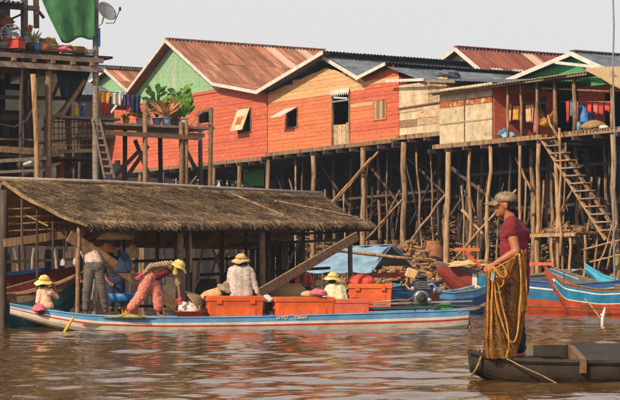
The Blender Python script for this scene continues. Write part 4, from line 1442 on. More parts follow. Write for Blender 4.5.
# far mass of trees closing the view behind the village
tm_ = MB()
for i in range(1500):
    t = random.uniform(-90, 60)
    y = random.uniform(26, 40)
    h = 2.2 + random.uniform(0, 1) ** 1.3 * 5.4
    c = W(t, y, h)
    for k in range(9):
        q = c + Vector((random.gauss(0, 1), random.gauss(0, 1), random.gauss(0, 0.7)))
        s = random.uniform(0.3, 0.7)
        n1 = Vector((random.gauss(0, 1), random.gauss(0, 1), random.gauss(0, 1))).normalized()
        n2 = n1.orthogonal().normalized()
        n3 = n1.cross(n2)
        tm_.add([q + n2 * s, q + n3 * s * 0.7, q - n2 * s, q - n3 * s * 0.7], [(0, 1, 2, 3)])
MT['tree_far'] = M('tree_far', lin(52, 66, 44), lin(74, 88, 56), ns=0.6, rough=0.9, rnd=0)
tag(tm_.build('far_trees', MT['tree_far']), 'dark far mass of trees behind the village', 'trees', kind='stuff')


def log_heap(name, label, tc, yc, z0, rt, ry, hgt, n, lr=(0.25, 0.6), rad=(0.03, 0.07), mat='firewood'):
    mb = MB()
    for i in range(n):
        a = random.uniform(0, 6.28)
        q = math.sqrt(random.random())
        t, y = tc + rt * q * math.cos(a), yc + ry * q * math.sin(a)
        z = z0 + hgt * (1 - q ** 1.5) * random.uniform(0.55, 1.0)
        an = random.uniform(0, 3.14)
        l = random.uniform(*lr)
        d = Vector((math.cos(an), math.sin(an), random.uniform(-0.3, 0.3))) * l / 2
        r = random.uniform(*rad)
        p = W(t, y, max(z, ground_z(t, y)))
        mb.tube([p - d, p + d], [r, r * 0.85], 6)
    return tag(mb.build(name, MT[mat]), label, 'firewood', kind='stuff')


MT['firewood'] = M('firewood', lin(118, 84, 56), lin(178, 136, 94), ns=7, rnd=0, var=0.5)
MT['driftwood'] = M('driftwood', lin(98, 74, 56), lin(190, 150, 108), ns=2.2, rnd=0, var=0.6, wear=((*lin(40, 34, 32), 1), 0.52, 1.3))
log_heap('firewood_heap', 'heap of sawn firewood between the stilts of the orange and patched houses', 1.7, -0.7, 0.4, 2.3, 1.0, 2.0, 900, (0.2, 0.42), (0.04, 0.075))
log_heap('firewood_heap', 'low heap of firewood right of the blue tarp boat', -1.6, -0.6, 0.3, 1.6, 0.9, 1.5, 400, (0.2, 0.42), (0.035, 0.065))
log_heap('driftwood_heap', 'dim tangle of branches piled deep under the orange house', -2.0, 4.0, 1.2, 4.2, 1.3, 2.6, 500, (0.4, 1.4), (0.02, 0.06), 'driftwood')
log_heap('driftwood_heap', 'dim tangle of branches piled deep under the patched house', 2.3, 2.6, 1.2, 2.4, 1.0, 2.7, 360, (0.3, 1.1), (0.02, 0.055), 'driftwood')
log_heap('driftwood_heap', 'dim tangle of sticks heaped below the veranda stairs', 8.0, 2.0, 1.0, 4.0, 1.2, 1.9, 380, (0.3, 1.0), (0.02, 0.06), 'driftwood')
log_heap('firewood_heap', 'firewood scattered on the landing beside the stairs', fp(566, 230, 0.2)[0], 0.1, fp(566, 233)[1] + 0.02, 0.8, 0.4, 0.35, 70, (0.2, 0.5), (0.03, 0.05))
log_heap('driftwood_heap', 'dim branches heaped under the red house', -14, 3.5, 1.1, 5, 1.4, 3.2, 420, (0.4, 1.3), (0.02, 0.06), 'driftwood')

G2 = 'vessels stored under the houses'
for i, (px, py, y, r, h, m, lab) in enumerate([
        (372, 243, 1.4, 0.42, 1.1, 'brown_wood', 'big brown vat beside the firewood under the orange house'),
        (392, 243, 1.6, 0.42, 1.15, 'brown_wood', 'second big brown vat right of the first, under the orange house'),
        (433, 240, 1.2, 0.45, 1.1, 'clay', 'wide clay vat right of the firewood heap'),
        (551, 258, 0.3, 0.2, 0.45, 'blue_plastic', 'blue drum standing under the landing'),
        (576, 258, 0.4, 0.22, 0.5, 'pale_blue', 'pale blue tub under the stairs landing'),
        (563, 258, 0.2, 0.18, 0.35, 'grey_metal', 'grey pot between the drums under the landing')]):
    t, z = fp(px, py, y)
    jar('storage_vat', lab, W(t, y, ground_z(t, y) - 0.05 + (0.55 if h > 1 else 0)), r, h, m, 'vat', None, G2)
T_ = thing('green_crate', W(fp(256, 178, 2)[0], 2, fp(256, 186, 2)[1]), 'green crate seen through the stilts of the red house', 'crate')
p_ = W(fp(256, 178, 2)[0], 2, fp(256, 186, 2)[1])
MB().box(p_ + Vector((0, 0, 0.35)), (0.9, 0.6, 0.7), -0.3).build('crate_body', MT['deepgreen_board'], T_)
MB().box(p_ + Vector((0, 0, 0.72)), (0.98, 0.66, 0.05), -0.3).build('rim', MT['grey_wood'], T_)
bar('leg', p_ + Vector((0, 0, 0)), Vector((p_.x, p_.y, 0.6)), 0.2, 0.2, MT['old_pole'], T_)


# ------------------------------------------------------------------ things on the veranda
yf = VHI['yf']
zv = VHI['zb'] + 0.03
G3 = 'laundry on the veranda'
for lab, x0, x1, y0, y1, m, yy in (
        ('tan shirt hanging at the left end of the veranda', 504, 512, 104, 122, 'tan_cloth', 0.25),
        ('ochre shirt hanging second from left on the veranda', 513, 521, 106, 121, 'ochre_cloth', 0.25),
        ('tan towel hanging behind the second veranda post', 526, 534, 105, 122, 'tan_cloth', 0.2),
        ('red shirt hanging above the stair head', 566, 569.5, 101, 122, 'red_cloth', 0.1),
        ('blue shirt hanging between two red shirts', 570, 573, 99, 116, 'blue_cloth', 0.15),
        ('second red shirt hanging near the tall veranda post', 573.5, 578, 102, 121, 'red_cloth', 0.1),
        ('dark trousers hanging in the veranda shade', 540, 546, 97, 116, 'navy_cloth', 0.5),
        ('small red cloth pegged left on the right hand line', 586, 592, 103, 112, 'red_cloth', 0.3),
        ('pinkish cloth pegged second on the right hand line', 593, 598, 103, 113, 'pink_cloth', 0.3),
        ('bright red cloth pegged third on the right hand line', 599, 604, 102, 114, 'red_cloth', 0.3),
        ('faded red cloth pegged last on the right hand line', 605, 610, 102, 111, 'red_cloth', 0.3)):
    q = lambda px, py: W(fp(px, py, yy)[0], yy, fp(px, py, yy)[1])
    cloth('laundry', lab, [q(x0, y0), q(x1, y0 - 0.6), q(x1 - 0.5, y1), q(x0 + 0.5, y1)], m, nf=2, group=G3, fold=0.03, nx=10, ny=6, jag=0.05)
cloth('door_curtain', 'pink striped curtain beside the veranda post', [W(fp(535.5, 103, 0.2)[0], 0.2, fp(535, 103, 0.2)[1]), W(fp(538.5, 103, 0.2)[0], 0.2, fp(535, 103, 0.2)[1]), W(fp(538, 133, 0.2)[0], 0.2, fp(535, 133, 0.2)[1]), W(fp(534, 133, 0.2)[0], 0.2, fp(535, 133, 0.2)[1])], 'pink_cloth', 'curtain', nf=2, nx=10)
for px0, px1, py, yy, lab in ((500, 548, 103, 0.25, 'thin clothes line across the left of the veranda'), (560, 613, 101.5, 0.3, 'thin clothes line across the right of the veranda')):
    tag(MB().tube([W(fp(px0, py, yy)[0], yy, fp(px0, py, yy)[1]), W(fp(px1, py, yy)[0], yy, fp(px1, py, yy)[1])], 0.01, 5).build('clothes_line', MT['grey_wood']), lab, 'line')
# hammock
T = thing('hammock', W(fp(547, 130, 0.4)[0], 0.4, zv + 0.1), 'yellow hammock slung between veranda posts', 'hammock')
p0, p1 = W(fp(539, 106, 0.4)[0], 0.4, fp(539, 106, 0.4)[1]), W(fp(556, 108, 0.4)[0], 0.4, fp(556, 108, 0.4)[1])
grid = []
for i in range(13):
    u = i / 12
    c = p0.lerp(p1, u) + Vector((0, 0, -0.72 * (1 - (2 * u - 1) ** 2)))
    w = 0.05 + 0.28 * math.sin(math.pi * u)
    grid.append([c + V * (w * k / 4) + Vector((0, 0, 0.18 * (k / 4) ** 2 * math.sin(math.pi * u))) for k in range(-4, 5)])
MB().slab(grid, 0.01).build('sling', MT['ochre_cloth'], T, True)
jar('water_barrel', 'blue plastic barrel standing on the veranda at right', W(fp(585, 128, 0.5)[0], 0.5, zv), 0.28, 0.85, 'blue_plastic', 'barrel', 'blue_plastic')
bowl('bucket', 'pale bucket in front of the blue barrel', W(fp(579, 128, 0.05)[0], 0.05, zv), 0.14, 0.3, 'pale_blue', 'bucket')
lump('rice_sack', 'round tan sack resting right of the blue barrel', W(fp(594, 124, 0.2)[0], 0.2, zv + 0.17), (0.36, 0.26, 0.19), 'basket', 'sack', 0.05)
lump('net_bundle', 'bluish bundle of netting heaped by the cream panels', W(fp(499, 131, 0.0)[0], 0.05, zv + 0.18), (0.34, 0.26, 0.26), 'blue_cloth', 'bundle', 0.18)
lump('net_bundle', 'smaller grey blue bundle right of the big netting bundle', W(fp(508, 133, 0.0)[0], 0.0, zv + 0.1), (0.22, 0.18, 0.14), 'pale_blue', 'bundle', 0.18)
lump('white_tub', 'small white bundle near the right veranda post', W(fp(604, 126, 0.1)[0], 0.1, zv + 0.08), (0.14, 0.12, 0.08), 'white_plastic', 'bundle', 0.1)
tag(MB().pole(W(fp(615, 265, -1.2)[0], -1.2, 0.2), W(fp(612.5, 0, -1.2)[0], -1.2, fp(612, -20, -1.2)[1]), 0.035, 0.025, 0.03, 7, 7).build('antenna_pole', MT['grey_metal']), 'thin tall antenna pole at the right edge rising above the roofs', 'pole')


# ================================================================== the thatched shelter on the water
def shelter():
    rl, rr = P(3, 180, 42.6), P(318, 194, 48.6)
    el, er = P(88, 223, 40.4), P(371, 223, 46.6)
    T = thing('thatched_shelter', (rl + rr) / 2 * 1.0 - Vector((0, 0, (rl.z + rr.z) / 2)), 'low open shelter with a brown thatched roof standing over the water', 'shelter')
    nrm = (rr - rl).cross(el - rl).normalized()
    if nrm.z < 0:
        nrm = -nrm

    def pt(u, v):
        p = rl.lerp(rr, u).lerp(el.lerp(er, u), v)
        p = p + Vector((0, 0, -0.10 * math.sin(math.pi * v) + 0.05 * noise.noise(Vector((u * 7, v * 3, 0)))))
        return p
    grid = [[pt(j / 40, i / 12) for j in range(41)] for i in range(13)]
    roof = MB().slab(grid, 0.09, nrm).build('thatch_roof', MT['thatch'], T)
    # loose straw laid over it in courses, with a ragged hem
    mbs = [MB(), MB(), MB()]
    along = (rr - rl).normalized()
    for i in range(30000):
        mb = mbs[random.choice((0, 0, 1, 2, 2)) if i > 2600 else random.choice((0, 1, 1, 2))]
        u, v = random.random(), random.random() ** 0.9
        if i < 2600:
            v = random.uniform(0.93, 1.0)
        elif i < 3300:
            u = random.choice((random.uniform(-0.004, 0.012), random.uniform(0.985, 1.006)))
        down = (el.lerp(er, u) - rl.lerp(rr, u)).normalized()
        p = pt(u, v) + nrm * random.uniform(0.0, 0.03)
        l = random.uniform(0.08, 0.26)
        d = (down + along * random.gauss(0, 0.28) + nrm * random.uniform(-0.02, 0.22)).normalized()
        if v > 0.93:
            d = (d + Vector((0, 0, -random.uniform(0.0, 0.9)))).normalized()
        s = along.cross(d).cross(d).normalized() if False else (along - d * along.dot(d)).normalized()
        w = random.uniform(0.005, 0.012)
        e = p + d * l
        mb.add([p - s * w, p + s * w, e + s * w * 0.5, e - s * w * 0.5], [(0, 1, 2, 3)])
    for mb, m_ in zip(mbs, ('thatch', 'thatch_light', 'thatch_dark')):
        mb.build('straw', MT[m_], T)['kind'] = 'stuff'
    # rear fall
    back = MB().slab([[rl.lerp(rr, j / 20) + Vector((-0.35 * k / 4 * 2.4, 1.1 * k / 4 * 2.4, -0.55 * k / 4 * 2.4 - 0.02)) for j in range(21)][::-1] for k in range(5)], 0.08).build('rear_thatch', MT['thatch'], T)
    MB().tube([rl + Vector((-0.2, -0.1, 0.03)), rl.lerp(rr, 0.3) + Vector((0, 0, 0.06)), rl.lerp(rr, 0.7) + Vector((0, 0, 0.03)), rr + Vector((0.1, 0, 0.02))], 0.045, 8).build('ridge_pole', MT['grey_wood'], T, True)
    # framing
    for u in np.linspace(0.02, 0.98, 9):
        MB().pole(rl.lerp(rr, u) + Vector((0, 0, -0.13)), el.lerp(er, u) + Vector((0, 0, -0.1)), 0.035, 0.03, 0.02, 4, 6).build('rafter', MT['old_pole'], T)
    MB().pole(el + Vector((0.05, 0.1, -0.13)), er + Vector((0, 0.1, -0.12)), 0.05, 0.05, 0.02, 7, 7).build('eave_beam', MT['old_pole'], T)
    MB().pole(el.lerp(er, 0.5) + Vector((0, 0.3, -0.3)), er + Vector((0, 0.1, -0.16)), 0.03, 0.03, 0.03, 5, 6).build('tie_pole', MT['black_metal'], T)
    for px, py, d, r, m in ((4, 190, 42.5, 0.09, 'old_pole'), (180, 227, 42.6, 0.075, 'brown_wood'), (187, 227, 43.4, 0.05, 'old_pole'), (262, 229, 44.2, 0.07, 'brown_wood'), (268, 232, 44.8, 0.05, 'dark_wood'), (246, 230, 45.5, 0.04, 'old_pole'), (303, 230, 46, 0.05, 'old_pole'), (350, 228, 46.2, 0.06, 'old_pole'), (79, 226, 41.0, 0.05, 'brown_wood'), (123, 222, 44.5, 0.06, 'old_pole'), (222, 222, 47, 0.06, 'old_pole'), (158, 222, 46, 0.05, 'old_pole')):
        p = P(px, py, d)
        MB().pole(Vector((p.x, p.y, -1.4)), p, r, r * 0.9, 0.025, 5, 8).build('post', MT[m], T, True)
    # lattice side wall at the left, catching the sun
    for px, py in ((22, 190), (37, 195), (53, 203), (66, 210)):
        p = P(px, py, 42.2)
        q = P(px, 252 if px != 37 else 300, 42.2)
        MB().pole(q, p, 0.028, 0.026, 0.01, 4, 6).build('lattice_post', MT['old_pole'], T)
    for py in (207, 215, 222, 229):
        MB().pole(P(5, py + 2, 42.5), P(76, py, 43.4), 0.022, 0.02, 0.03, 5, 5).build('lattice_rail', MT['new_pole'], T)
    bar('lattice_sill', P(4, 243, 42.3), P(84, 232, 43.2), 0.06, 0.17, MT['new_pole'], T)
    MB().pole(P(24, 214, 42.8), P(48, 226, 42.8), 0.02, 0.02, 0.01).build('lattice_rail', MT['new_pole'], T)
    # heavy planks propped from the posts
    bar('prop_plank', P(69, 236, 40.9), P(176, 306, 42.0), 0.06, 0.24, MT['brown_wood'], T)
    bar('prop_plank', P(258, 294, 42.8), P(357, 236, 45.9), 0.06, 0.2, MT['brown_wood'], T)
    # floor deck just above the river
    n = 20
    a, b = P(-30, 300, 44.5), P(300, 300, 47.0)
    a.z = b.z = 0.42
    back_v = Vector((-0.55, 1.6, 0))
    for i in range(n):
        p = a.lerp(b, i / n)
        q = a.lerp(b, (i + 0.93) / n)
        MB().hexa([p + Vector((0, 0, -0.05)), q + Vector((0, 0, -0.05)), q + back_v + Vector((0, 0, -0.05)), p + back_v + Vector((0, 0, -0.05)), p, q, q + back_v, p + back_v]).build('deck_board', MT['dark_wood'], T)
    for k in range(5):
        p = a.lerp(b, (k + 0.3) / 5)
        MB().pole(p + Vector((0, 0, -1.9)), p + Vector((0, 0.1, -0.05)), 0.07, 0.07, 0.02).build('stilt', MT['old_pole'], T)
    # back rail and leaning sticks seen in the gloom
    for px0, py0, px1, py1 in ((0, 262, 80, 259), (0, 275, 75, 272), (110, 262, 240, 258), (200, 275, 330, 268), (230, 245, 340, 240)):
        bar('back_rail', P(px0, py0, 48), P(px1, py1, 49), 0.05, 0.07, MT['dark_wood'], T)
    for px0, py0, px1, py1 in ((196, 285, 203, 244), (207, 282, 222, 246), (228, 284, 212, 248), (215, 262, 232, 240), (92, 300, 98, 262), (30, 290, 34, 248), (58, 285, 54, 248), (20, 285, 14, 248), (286, 270, 300, 238), (140, 300, 133, 255), (236, 280, 240, 240)):
        MB().pole(P(px0, py0, 48.2), P(px1, py1, 48.2), 0.035, 0.03, 0.02, 4, 6).build('stick', MT['grey_wood'], T)
    # plank back, coloured dark to stand for the gloom inside
    for i in range(54):
        px = -8 + i * 6.6
        if random.random() < 0.9 and px < 296:
            dd = random.uniform(50.3, 50.7)
            p, q = P(px, 262, dd), P(px + random.uniform(5, 7), 262, dd)
            MB().hexa([Vector((p.x, p.y, 0.2)), Vector((q.x, q.y, 0.2)), Vector((q.x, q.y + 0.03, 0.2)), Vector((p.x, p.y + 0.03, 0.2)),
                       Vector((p.x, p.y, 1.6 + random.uniform(0, 0.5))), Vector((q.x, q.y, 1.6 + random.uniform(0, 0.5))), Vector((q.x, q.y + 0.03, 1.9)), Vector((p.x, p.y + 0.03, 1.9))]).build('back_plank', MT[random.choice(('weathered_screen', 'weathered_screen', 'dark_wood', 'old_pole'))], T)
    return T


SHL = shelter()
tag(MB().beam(P(228, 194, 44.8) + Vector((0, 0, 0.05)), P(290, 220, 44.6) + Vector((0, 0, 0.05)), 0.05, 0.04).build('roof_slat', MT['stilt_wood']), 'bare slat lying slantwise in the middle of the thatch', 'slat')
tag(MB().pole(P(275, 203, 45.8) + Vector((0, 0, 0.05)), P(352, 218, 46.6) + Vector((0, 0, 0.05)), 0.025, 0.02, 0.02).build('roof_pole', MT['new_pole']), 'thin pole lying near the right hip of the thatch', 'pole')
tag(MB().beam(P(200, 190, 45.4) + Vector((0, 0, 0.06)), P(318, 196, 48.0) + Vector((0, 0, 0.06)), 0.12, 0.03).build('roof_plank', MT['grey_wood']), 'grey plank laid along the thatch ridge', 'plank')

# things hanging or stored in the shelter's shade
lump('hanging_bundle', 'yellow ochre bundle hanging under the thatch left of centre', P(118, 236, 43.5), (0.34, 0.14, 0.13), 'tan_cloth', 'bundle', 0.16)
lump('hanging_bag', 'small tan bag hanging below the ochre bundle', P(133, 252, 43.4), (0.1, 0.1, 0.2), 'tan_cloth', 'bag', 0.1)
tag(MB().tube([P(190, 228, 43), P(191, 250, 43), P(190.5, 272, 43)], [0.02, 0.035, 0.025], 6).build('hanging_rope', MT['grey_wood']), 'knotted pale rope hanging beside the shelter post', 'rope')
lump('hanging_lamp', 'small white cloth knot hung on the left lattice', P(63, 263, 43), (0.07, 0.06, 0.1), 'white_cloth', 'cloth', 0.1)
for px, py, d, r, h, m, lab in ((130, 300, 43, 0.18, 0.55, 'ochre_cloth', 'yellow can standing near the stooping man'), (208, 290, 45.5, 0.3, 0.6, 'dark_wood', 'dark tub behind the leaning sticks of the shelter'), (290, 284, 45.5, 0.42, 0.5, 'basket', 'wide basket under the shelter behind the orange boxes'), (275, 262, 48.5, 0.4, 0.5, 'grey_metal', 'grey cauldron at the back of the shelter'), (238, 282, 47, 0.5, 0.7, 'old_pole', 'dark barrel behind the seated person')):
    b = P(px, py, d)
    b.z = 0.425 if d > 44.6 else 0.12
    jar('shelter_pot', lab, b, r, h, m, 'pot')
    MB().box(Vector((b.x, b.y, (b.z + 0.4) / 2 - 0.05)), (r * 1.5, r * 1.5, max(0.05, b.z - 0.45))).build('stand', MT['dark_wood'], bpy.data.objects[list(ORIG)[-1]] if False else None) if False else None
lump('blue_bag', 'dark denim bag hanging on the propped plank', P(124, 264, 41.2), (0.12, 0.08, 0.3), 'navy_cloth', 'bag', 0.14)
for nm_, pa_, pb_ in (('hanging_bundle', (112, 236, 43.5), (112, 224, 43.5)), ('hanging_bundle', (125, 236, 43.5), (125, 224, 43.5)), ('hanging_bag', (133, 249, 43.4), (133, 224, 43.4)), ('hanging_lamp', (63, 260, 43), (64, 232, 43)), ('blue_bag', (124, 260, 41.2), (121, 246, 41.3))):
    MB().tube([P(*pa_), P(*pb_)], 0.01, 5).build('string', MT['grey_wood'], bpy.data.objects[nm_])
T = thing('blue_basin', P(126, 303, 42.4), 'blue plastic basin between the stooping man and the bending woman', 'basin')
MB().lathe(P(126, 303, 42.4), [(0.25, 0), (0.36, 0.2), (0.38, 0.2), (0.3, 0.02)], 18).build('body', MT['blue_plastic'], T, True)


# ================================================================== boats
def paint(name, c, c2=None, wear=None, **k):
    MT[name] = M(name, c, c2, rough=k.pop('rough', 0.55), ns=3, wear=wear, rnd=k.pop('rnd', 0.05), bump=0.12, **k)


WOODW = (*lin(120, 92, 70), 1)
paint('boat_blue', lin(92, 148, 194), lin(110, 164, 206), (WOODW, 0.67, 5))
paint('boat_white', lin(224, 210, 188), lin(234, 224, 206), (WOODW, 0.67, 4))
paint('boat_red', lin(196, 56, 34), lin(206, 70, 42), (WOODW, 0.7, 5))
paint('hull_red', lin(172, 60, 34), lin(192, 82, 44), ((*lin(96, 56, 40), 1), 0.6, 2.2))
paint('hull_brick', lin(126, 48, 38), lin(146, 62, 46), ((*lin(84, 54, 44), 1), 0.62, 3))
paint('hull_teal', lin(28, 98, 136), lin(40, 122, 160), ((*lin(110, 120, 116), 1), 0.68, 4))
paint('hull_navy', lin(34, 70, 116), lin(46, 90, 140), ((*lin(96, 104, 110), 1), 0.7, 4))
paint('hull_sky', lin(60, 160, 196), lin(92, 180, 210), (WOODW, 0.72, 4))
paint('hull_dark', lin(36, 29, 24), lin(58, 46, 36), ((*lin(90, 72, 56), 1), 0.66, 3), rough=0.7)
paint('hull_inner', lin(96, 84, 66), lin(128, 114, 90), ((*lin(70, 92, 84), 1), 0.6, 3), rough=0.8)
paint('hull_green', lin(30, 74, 74), lin(44, 92, 90), (WOODW, 0.7, 4))


def boat(name, label, origin, yaw, stations, bands, inner='hull_inner', cat='boat', group=None, th=0.03, ribs=0, flip=False):
    """stations: (x, half width, keel z, gunwale z); bands: (part name, material, from, to) as fractions keel to gunwale"""
    T = thing(name, origin, label, cat, group)
    o = Vector(origin)
    Rm = Matrix.Rotation(yaw, 3, 'Z')

    def sec(s, q, side, off=0.0):
        x, w, zk, zg = s
        y = (w - off) * (1 - (1 - q) ** 3.0) ** 0.48 if q < 1 else (w - off)
        z = zk + off + (zg - zk - off * 0.0) * (q ** 1.25) if q < 1 else zg
        return o + Rm @ Vector((x, side * max(y, 0.004), z))
    xs = [s[0] for s in stations]
    fine = []
    N = 36
    for i in range(N + 1):
        x = xs[0] + (xs[-1] - xs[0]) * i / N
        j = max(k for k in range(len(xs)) if xs[k] <= x + 1e-6)
        j = min(j, len(xs) - 2)
        k = (x - xs[j]) / (xs[j + 1] - xs[j])
        k2 = k
        fine.append(tuple(stations[j][c] + (stations[j + 1][c] - stations[j][c]) * k2 for c in range(4)))
    for _ in range(2):     # ease the corners between stations
        fine = [fine[0]] + [tuple(a * 0.25 + b * 0.5 + c * 0.25 for a, b, c in zip(fine[i - 1], fine[i], fine[i + 1])) for i in range(1, N)] + [fine[-1]]
    objs = []
    for bn, bm, q0, q1, *fr in bands:
        ns = 3
        fsel = fine if not fr else fine[int(fr[0] * N):int(fr[1] * N) + 1]
        for side in (-1, 1):
            g = [[sec(s, q0 + (q1 - q0) * i / ns, side, -0.012 if fr else 0.0) for s in fsel] for i in range(ns + 1)]
            if side > 0:
                g = [r[::-1] for r in g]
            objs.append(MB().slab(g, -th if flip else th).build(bn, MT[bm], T))
    ins = MB()
    for side in (-1, 1):
        ins = MB()
        g = [[sec(s, i / 6, side, th * 1.1) - Vector((0, 0, 0.002)) for s in fine] for i in range(7)]
        vs = [p for r in g for p in r]
        c = len(fine)
        ins.add(vs, [(i * c + j, i * c + j + 1, (i + 1) * c + j + 1, (i + 1) * c + j) for i in range(6) for j in range(c - 1)])
        ins.build('lining', MT[inner], T)
    for side in (-1, 1):      # gunwale rails
        pts = [sec(s, 1, side) + Vector((0, 0, 0.005)) for s in fine]
        MB().tube(pts, th * 0.75, 6).build('gunwale', MT[bands[-1][1]], T)
    for i in range(ribs):
        k = int(3 + (N - 6) * i / max(1, ribs - 1))
        s = fine[k]
        pts = [sec(s, q, -1, th * 1.3) for q in (1, 0.8, 0.55, 0.3, 0.08)] + [sec(s, q, 1, th * 1.3) for q in (0.08, 0.3, 0.55, 0.8, 1)]
        MB().tube(pts, 0.02, 5).build('rib', MT[inner], T)
    return T, (lambda x, y, z: o + Rm @ Vector((x, y, z))), fine


# long slim ferry loaded with orange boxes
pl, pr = P(6, 331, 39.3), P(466, 328, 41.6)
yaw = math.atan2(pr.y - pl.y, pr.x - pl.x)
half = (Vector((pr.x, pr.y, 0)) - Vector((pl.x, pl.y, 0))).length / 2
org = Vector(((pl.x + pr.x) / 2, (pl.y + pr.y) / 2 + 0.52, 0))
LB, LBP, LBS = boat('long_boat', 'long slim boat painted blue, white and red, loaded with orange boxes', org, yaw,
                    [(-half, 0.05, 0.33, 0.53), (-half + 0.7, 0.24, 0.10, 0.40), (-half + 1.6, 0.44, -0.12, 0.29), (-half + 3, 0.56, -0.16, 0.25), (0, 0.6, -0.16, 0.26), (half - 2.5, 0.58, -0.16, 0.31), (half - 0.6, 0.52, -0.14, 0.36), (half - 0.05, 0.46, -0.06, 0.38)],
                    [('bottom_planking', 'boat_white', 0.0, 0.62), ('red_stripe', 'boat_red', 0.62, 0.70), ('white_strake', 'boat_white', 0.70, 0.80), ('blue_strake', 'boat_blue', 0.80, 1.0)], 'hull_inner', th=0.025, ribs=9)
MB().prism([LBP(half - 0.3, -0.5, 0.37), LBP(half - 0.3, 0.5, 0.37), LBP(half - 0.02, 0.45, 0.385), LBP(half - 0.02, -0.45, 0.385)], Vector((0, 0, -0.03))).build('stern_deck', MT['boat_blue'], LB)
MB().prism([LBP(half - 0.05, -0.46, 0.38), LBP(half - 0.05, 0.46, 0.38), LBP(half + 0.12, 0.25, -0.05), LBP(half + 0.12, -0.25, -0.05)], Rm_ if False else Vector((-0.02, 0, 0))).build('transom', MT['boat_white'], LB)
for i in range(14):
    x = -half + 1.4 + i * 0.5
    MB().prism([LBP(x, -0.45, 0.14), LBP(x + 0.47, -0.45, 0.14), LBP(x + 0.47, 0.45, 0.14), LBP(x, 0.45, 0.14)], Vector((0, 0, -0.025))).build('floor_board', MT['brown_wood'], LB)


def lettering(txt, x, z, size, parent, y, squash=1.0):
    cu = bpy.data.curves.new('lettering', 'FONT')
    cu.body = txt
    cu.size = size
    cu.extrude = 0.004
    cu.offset = 0.004
    tmp = bpy.data.objects.new('tmp', cu)
    S.collection.objects.link(tmp)
    dg = bpy.context.evaluated_depsgraph_get()
    me = bpy.data.meshes.new_from_object(tmp.evaluated_get(dg))
    bpy.data.objects.remove(tmp)
    me.materials.clear()
    me.materials.append(MT['white_paint'])
    ob = bpy.data.objects.new('lettering', me)
    S.collection.objects.link(ob)
    ob.parent = parent
    p = LBP(x, y, z) - ORIG[parent.name]
    ob.location = p
    ob.rotation_euler = (math.pi / 2, 0, yaw)
    ob.scale = (squash, 1, 1)
    ORIG[ob.name] = ORIG[parent.name]
    return ob


for tx_, xa_, sz_ in (("DTC' ", 0.55, 0.085), ('CIENT', 0.92, 0.075)):
    lettering(tx_, xa_, 0.22, sz_, LB, -0.606, 1.3)

# orange fish boxes
def fish_box(label, px0, px1, py0, py1, d, mat, yaw_=yaw, depth=0.5, latch=True):
    a, b = P(px0, py1, d), P(px1, py1, d)
    h = P(px0, py0, d).z - a.z
    w = (b - a).length
    c = (a + b) / 2
    T = thing('fish_box', Vector((c.x, c.y + depth / 2, a.z)), label, 'box', 'orange insulated boxes on the long boat')
    Rm = Matrix.Rotation(yaw_, 3, 'Z')
    o = Vector((c.x, c.y + depth / 2, a.z))
    q = lambda x, y, z: o + Rm @ Vector((x, y, z))
    hl = h * 0.8
    body = MB().hexa([q(x * w * 0.47, y * depth * 0.47, 0) for x, y in ((-1, -1), (1, -1), (1, 1), (-1, 1))] + [q(x * w * 0.495, y * depth * 0.495, hl) for x, y in ((-1, -1), (1, -1), (1, 1), (-1, 1))])
    bo = body.build('box_body', MT[mat], T)
    lid = MB().hexa([q(x * w * 0.515, y * depth * 0.52, hl + 0.002) for x, y in ((-1, -1), (1, -1), (1, 1), (-1, 1))] + [q(x * w * 0.505, y * depth * 0.51, h) for x, y in ((-1, -1), (1, -1), (1, 1), (-1, 1))])
    lo = lid.build('lid', MT[mat], T)
    for ob in (bo, lo):
        bv = ob.modifiers.new('bevel', 'BEVEL')
        bv.width = 0.014
        bv.segments = 2
    MB().box(q(0, -depth * 0.49, hl * 0.45), (w * 0.7, 0.02, hl * 0.5), yaw_).build('side_panel', MT[mat], T)
    if latch:
        for x in (-0.3, 0.3):
            MB().box(q(x * w, -depth * 0.53, hl), (0.09, 0.03, 0.09), yaw_).build('latch', MT[mat], T)
    for x in (-1, 1):
        MB().box(q(x * w * 0.5, 0, hl * 0.75), (0.03, 0.16, 0.05), yaw_).build('handle', MT[mat], T)


paint('box_orange', lin(222, 92, 36), lin(232, 108, 50), ((*lin(170, 84, 54), 1), 0.6, 5), rnd=0.12)
paint('box_salmon', lin(218, 98, 72), lin(226, 116, 90), ((*lin(176, 96, 76), 1), 0.62, 5))
fish_box('orange box with latches in front of the grey shirted person', 205, 262, 296, 324, 40.75, 'box_orange', depth=0.42)
fish_box('plain orange box right of the grey shirted person', 273, 333, 297, 324, 41.05, 'box_orange', latch=False, depth=0.42)
fish_box('salmon box below the yellow hatted person', 330, 368, 299, 323, 41.3, 'box_salmon', latch=False, depth=0.42)
fish_box('orange box set behind the others near the engine', 349, 392, 284, 308, 42.6, 'box_orange', yaw_=yaw - 0.25, depth=0.75)
T = thing('fish_tray', LBP(-1.55, -0.2, 0.14), 'low red tray with a white sack beside the bending woman', 'tray')
pt_ = P(190, 318, 40.6)
MB().lathe(pt_, [(0.24, 0), (0.31, 0.14), (0.33, 0.14), (0.31, 0.13), (0.22, 0.02)], 18).build('body', MT['box_orange'], T, True)
lump('white_sack', 'white sack with a folded top in the red tray', P(188, 308, 40.65), (0.2, 0.16, 0.17), 'white_cloth', 'sack', 0.2)
MB().lathe(P(193, 302, 40.75), [(0.28, 0), (0.26, 0.03), (0.02, 0.2), (0.0, 0.2)], 20, Matrix.Rotation(0.9, 3, 'Y')).build('straw_hat', MT['basket'], None, True)
tag(bpy.data.objects[list(ORIG)[-1]], 'conical woven hat propped on the white sack', 'hat')
lump('rope_heap', 'heap of greenish net on the boat floor near the bow', P(125, 317, 40.0), (0.5, 0.2, 0.06), 'leaf_pale', 'net', 0.15)
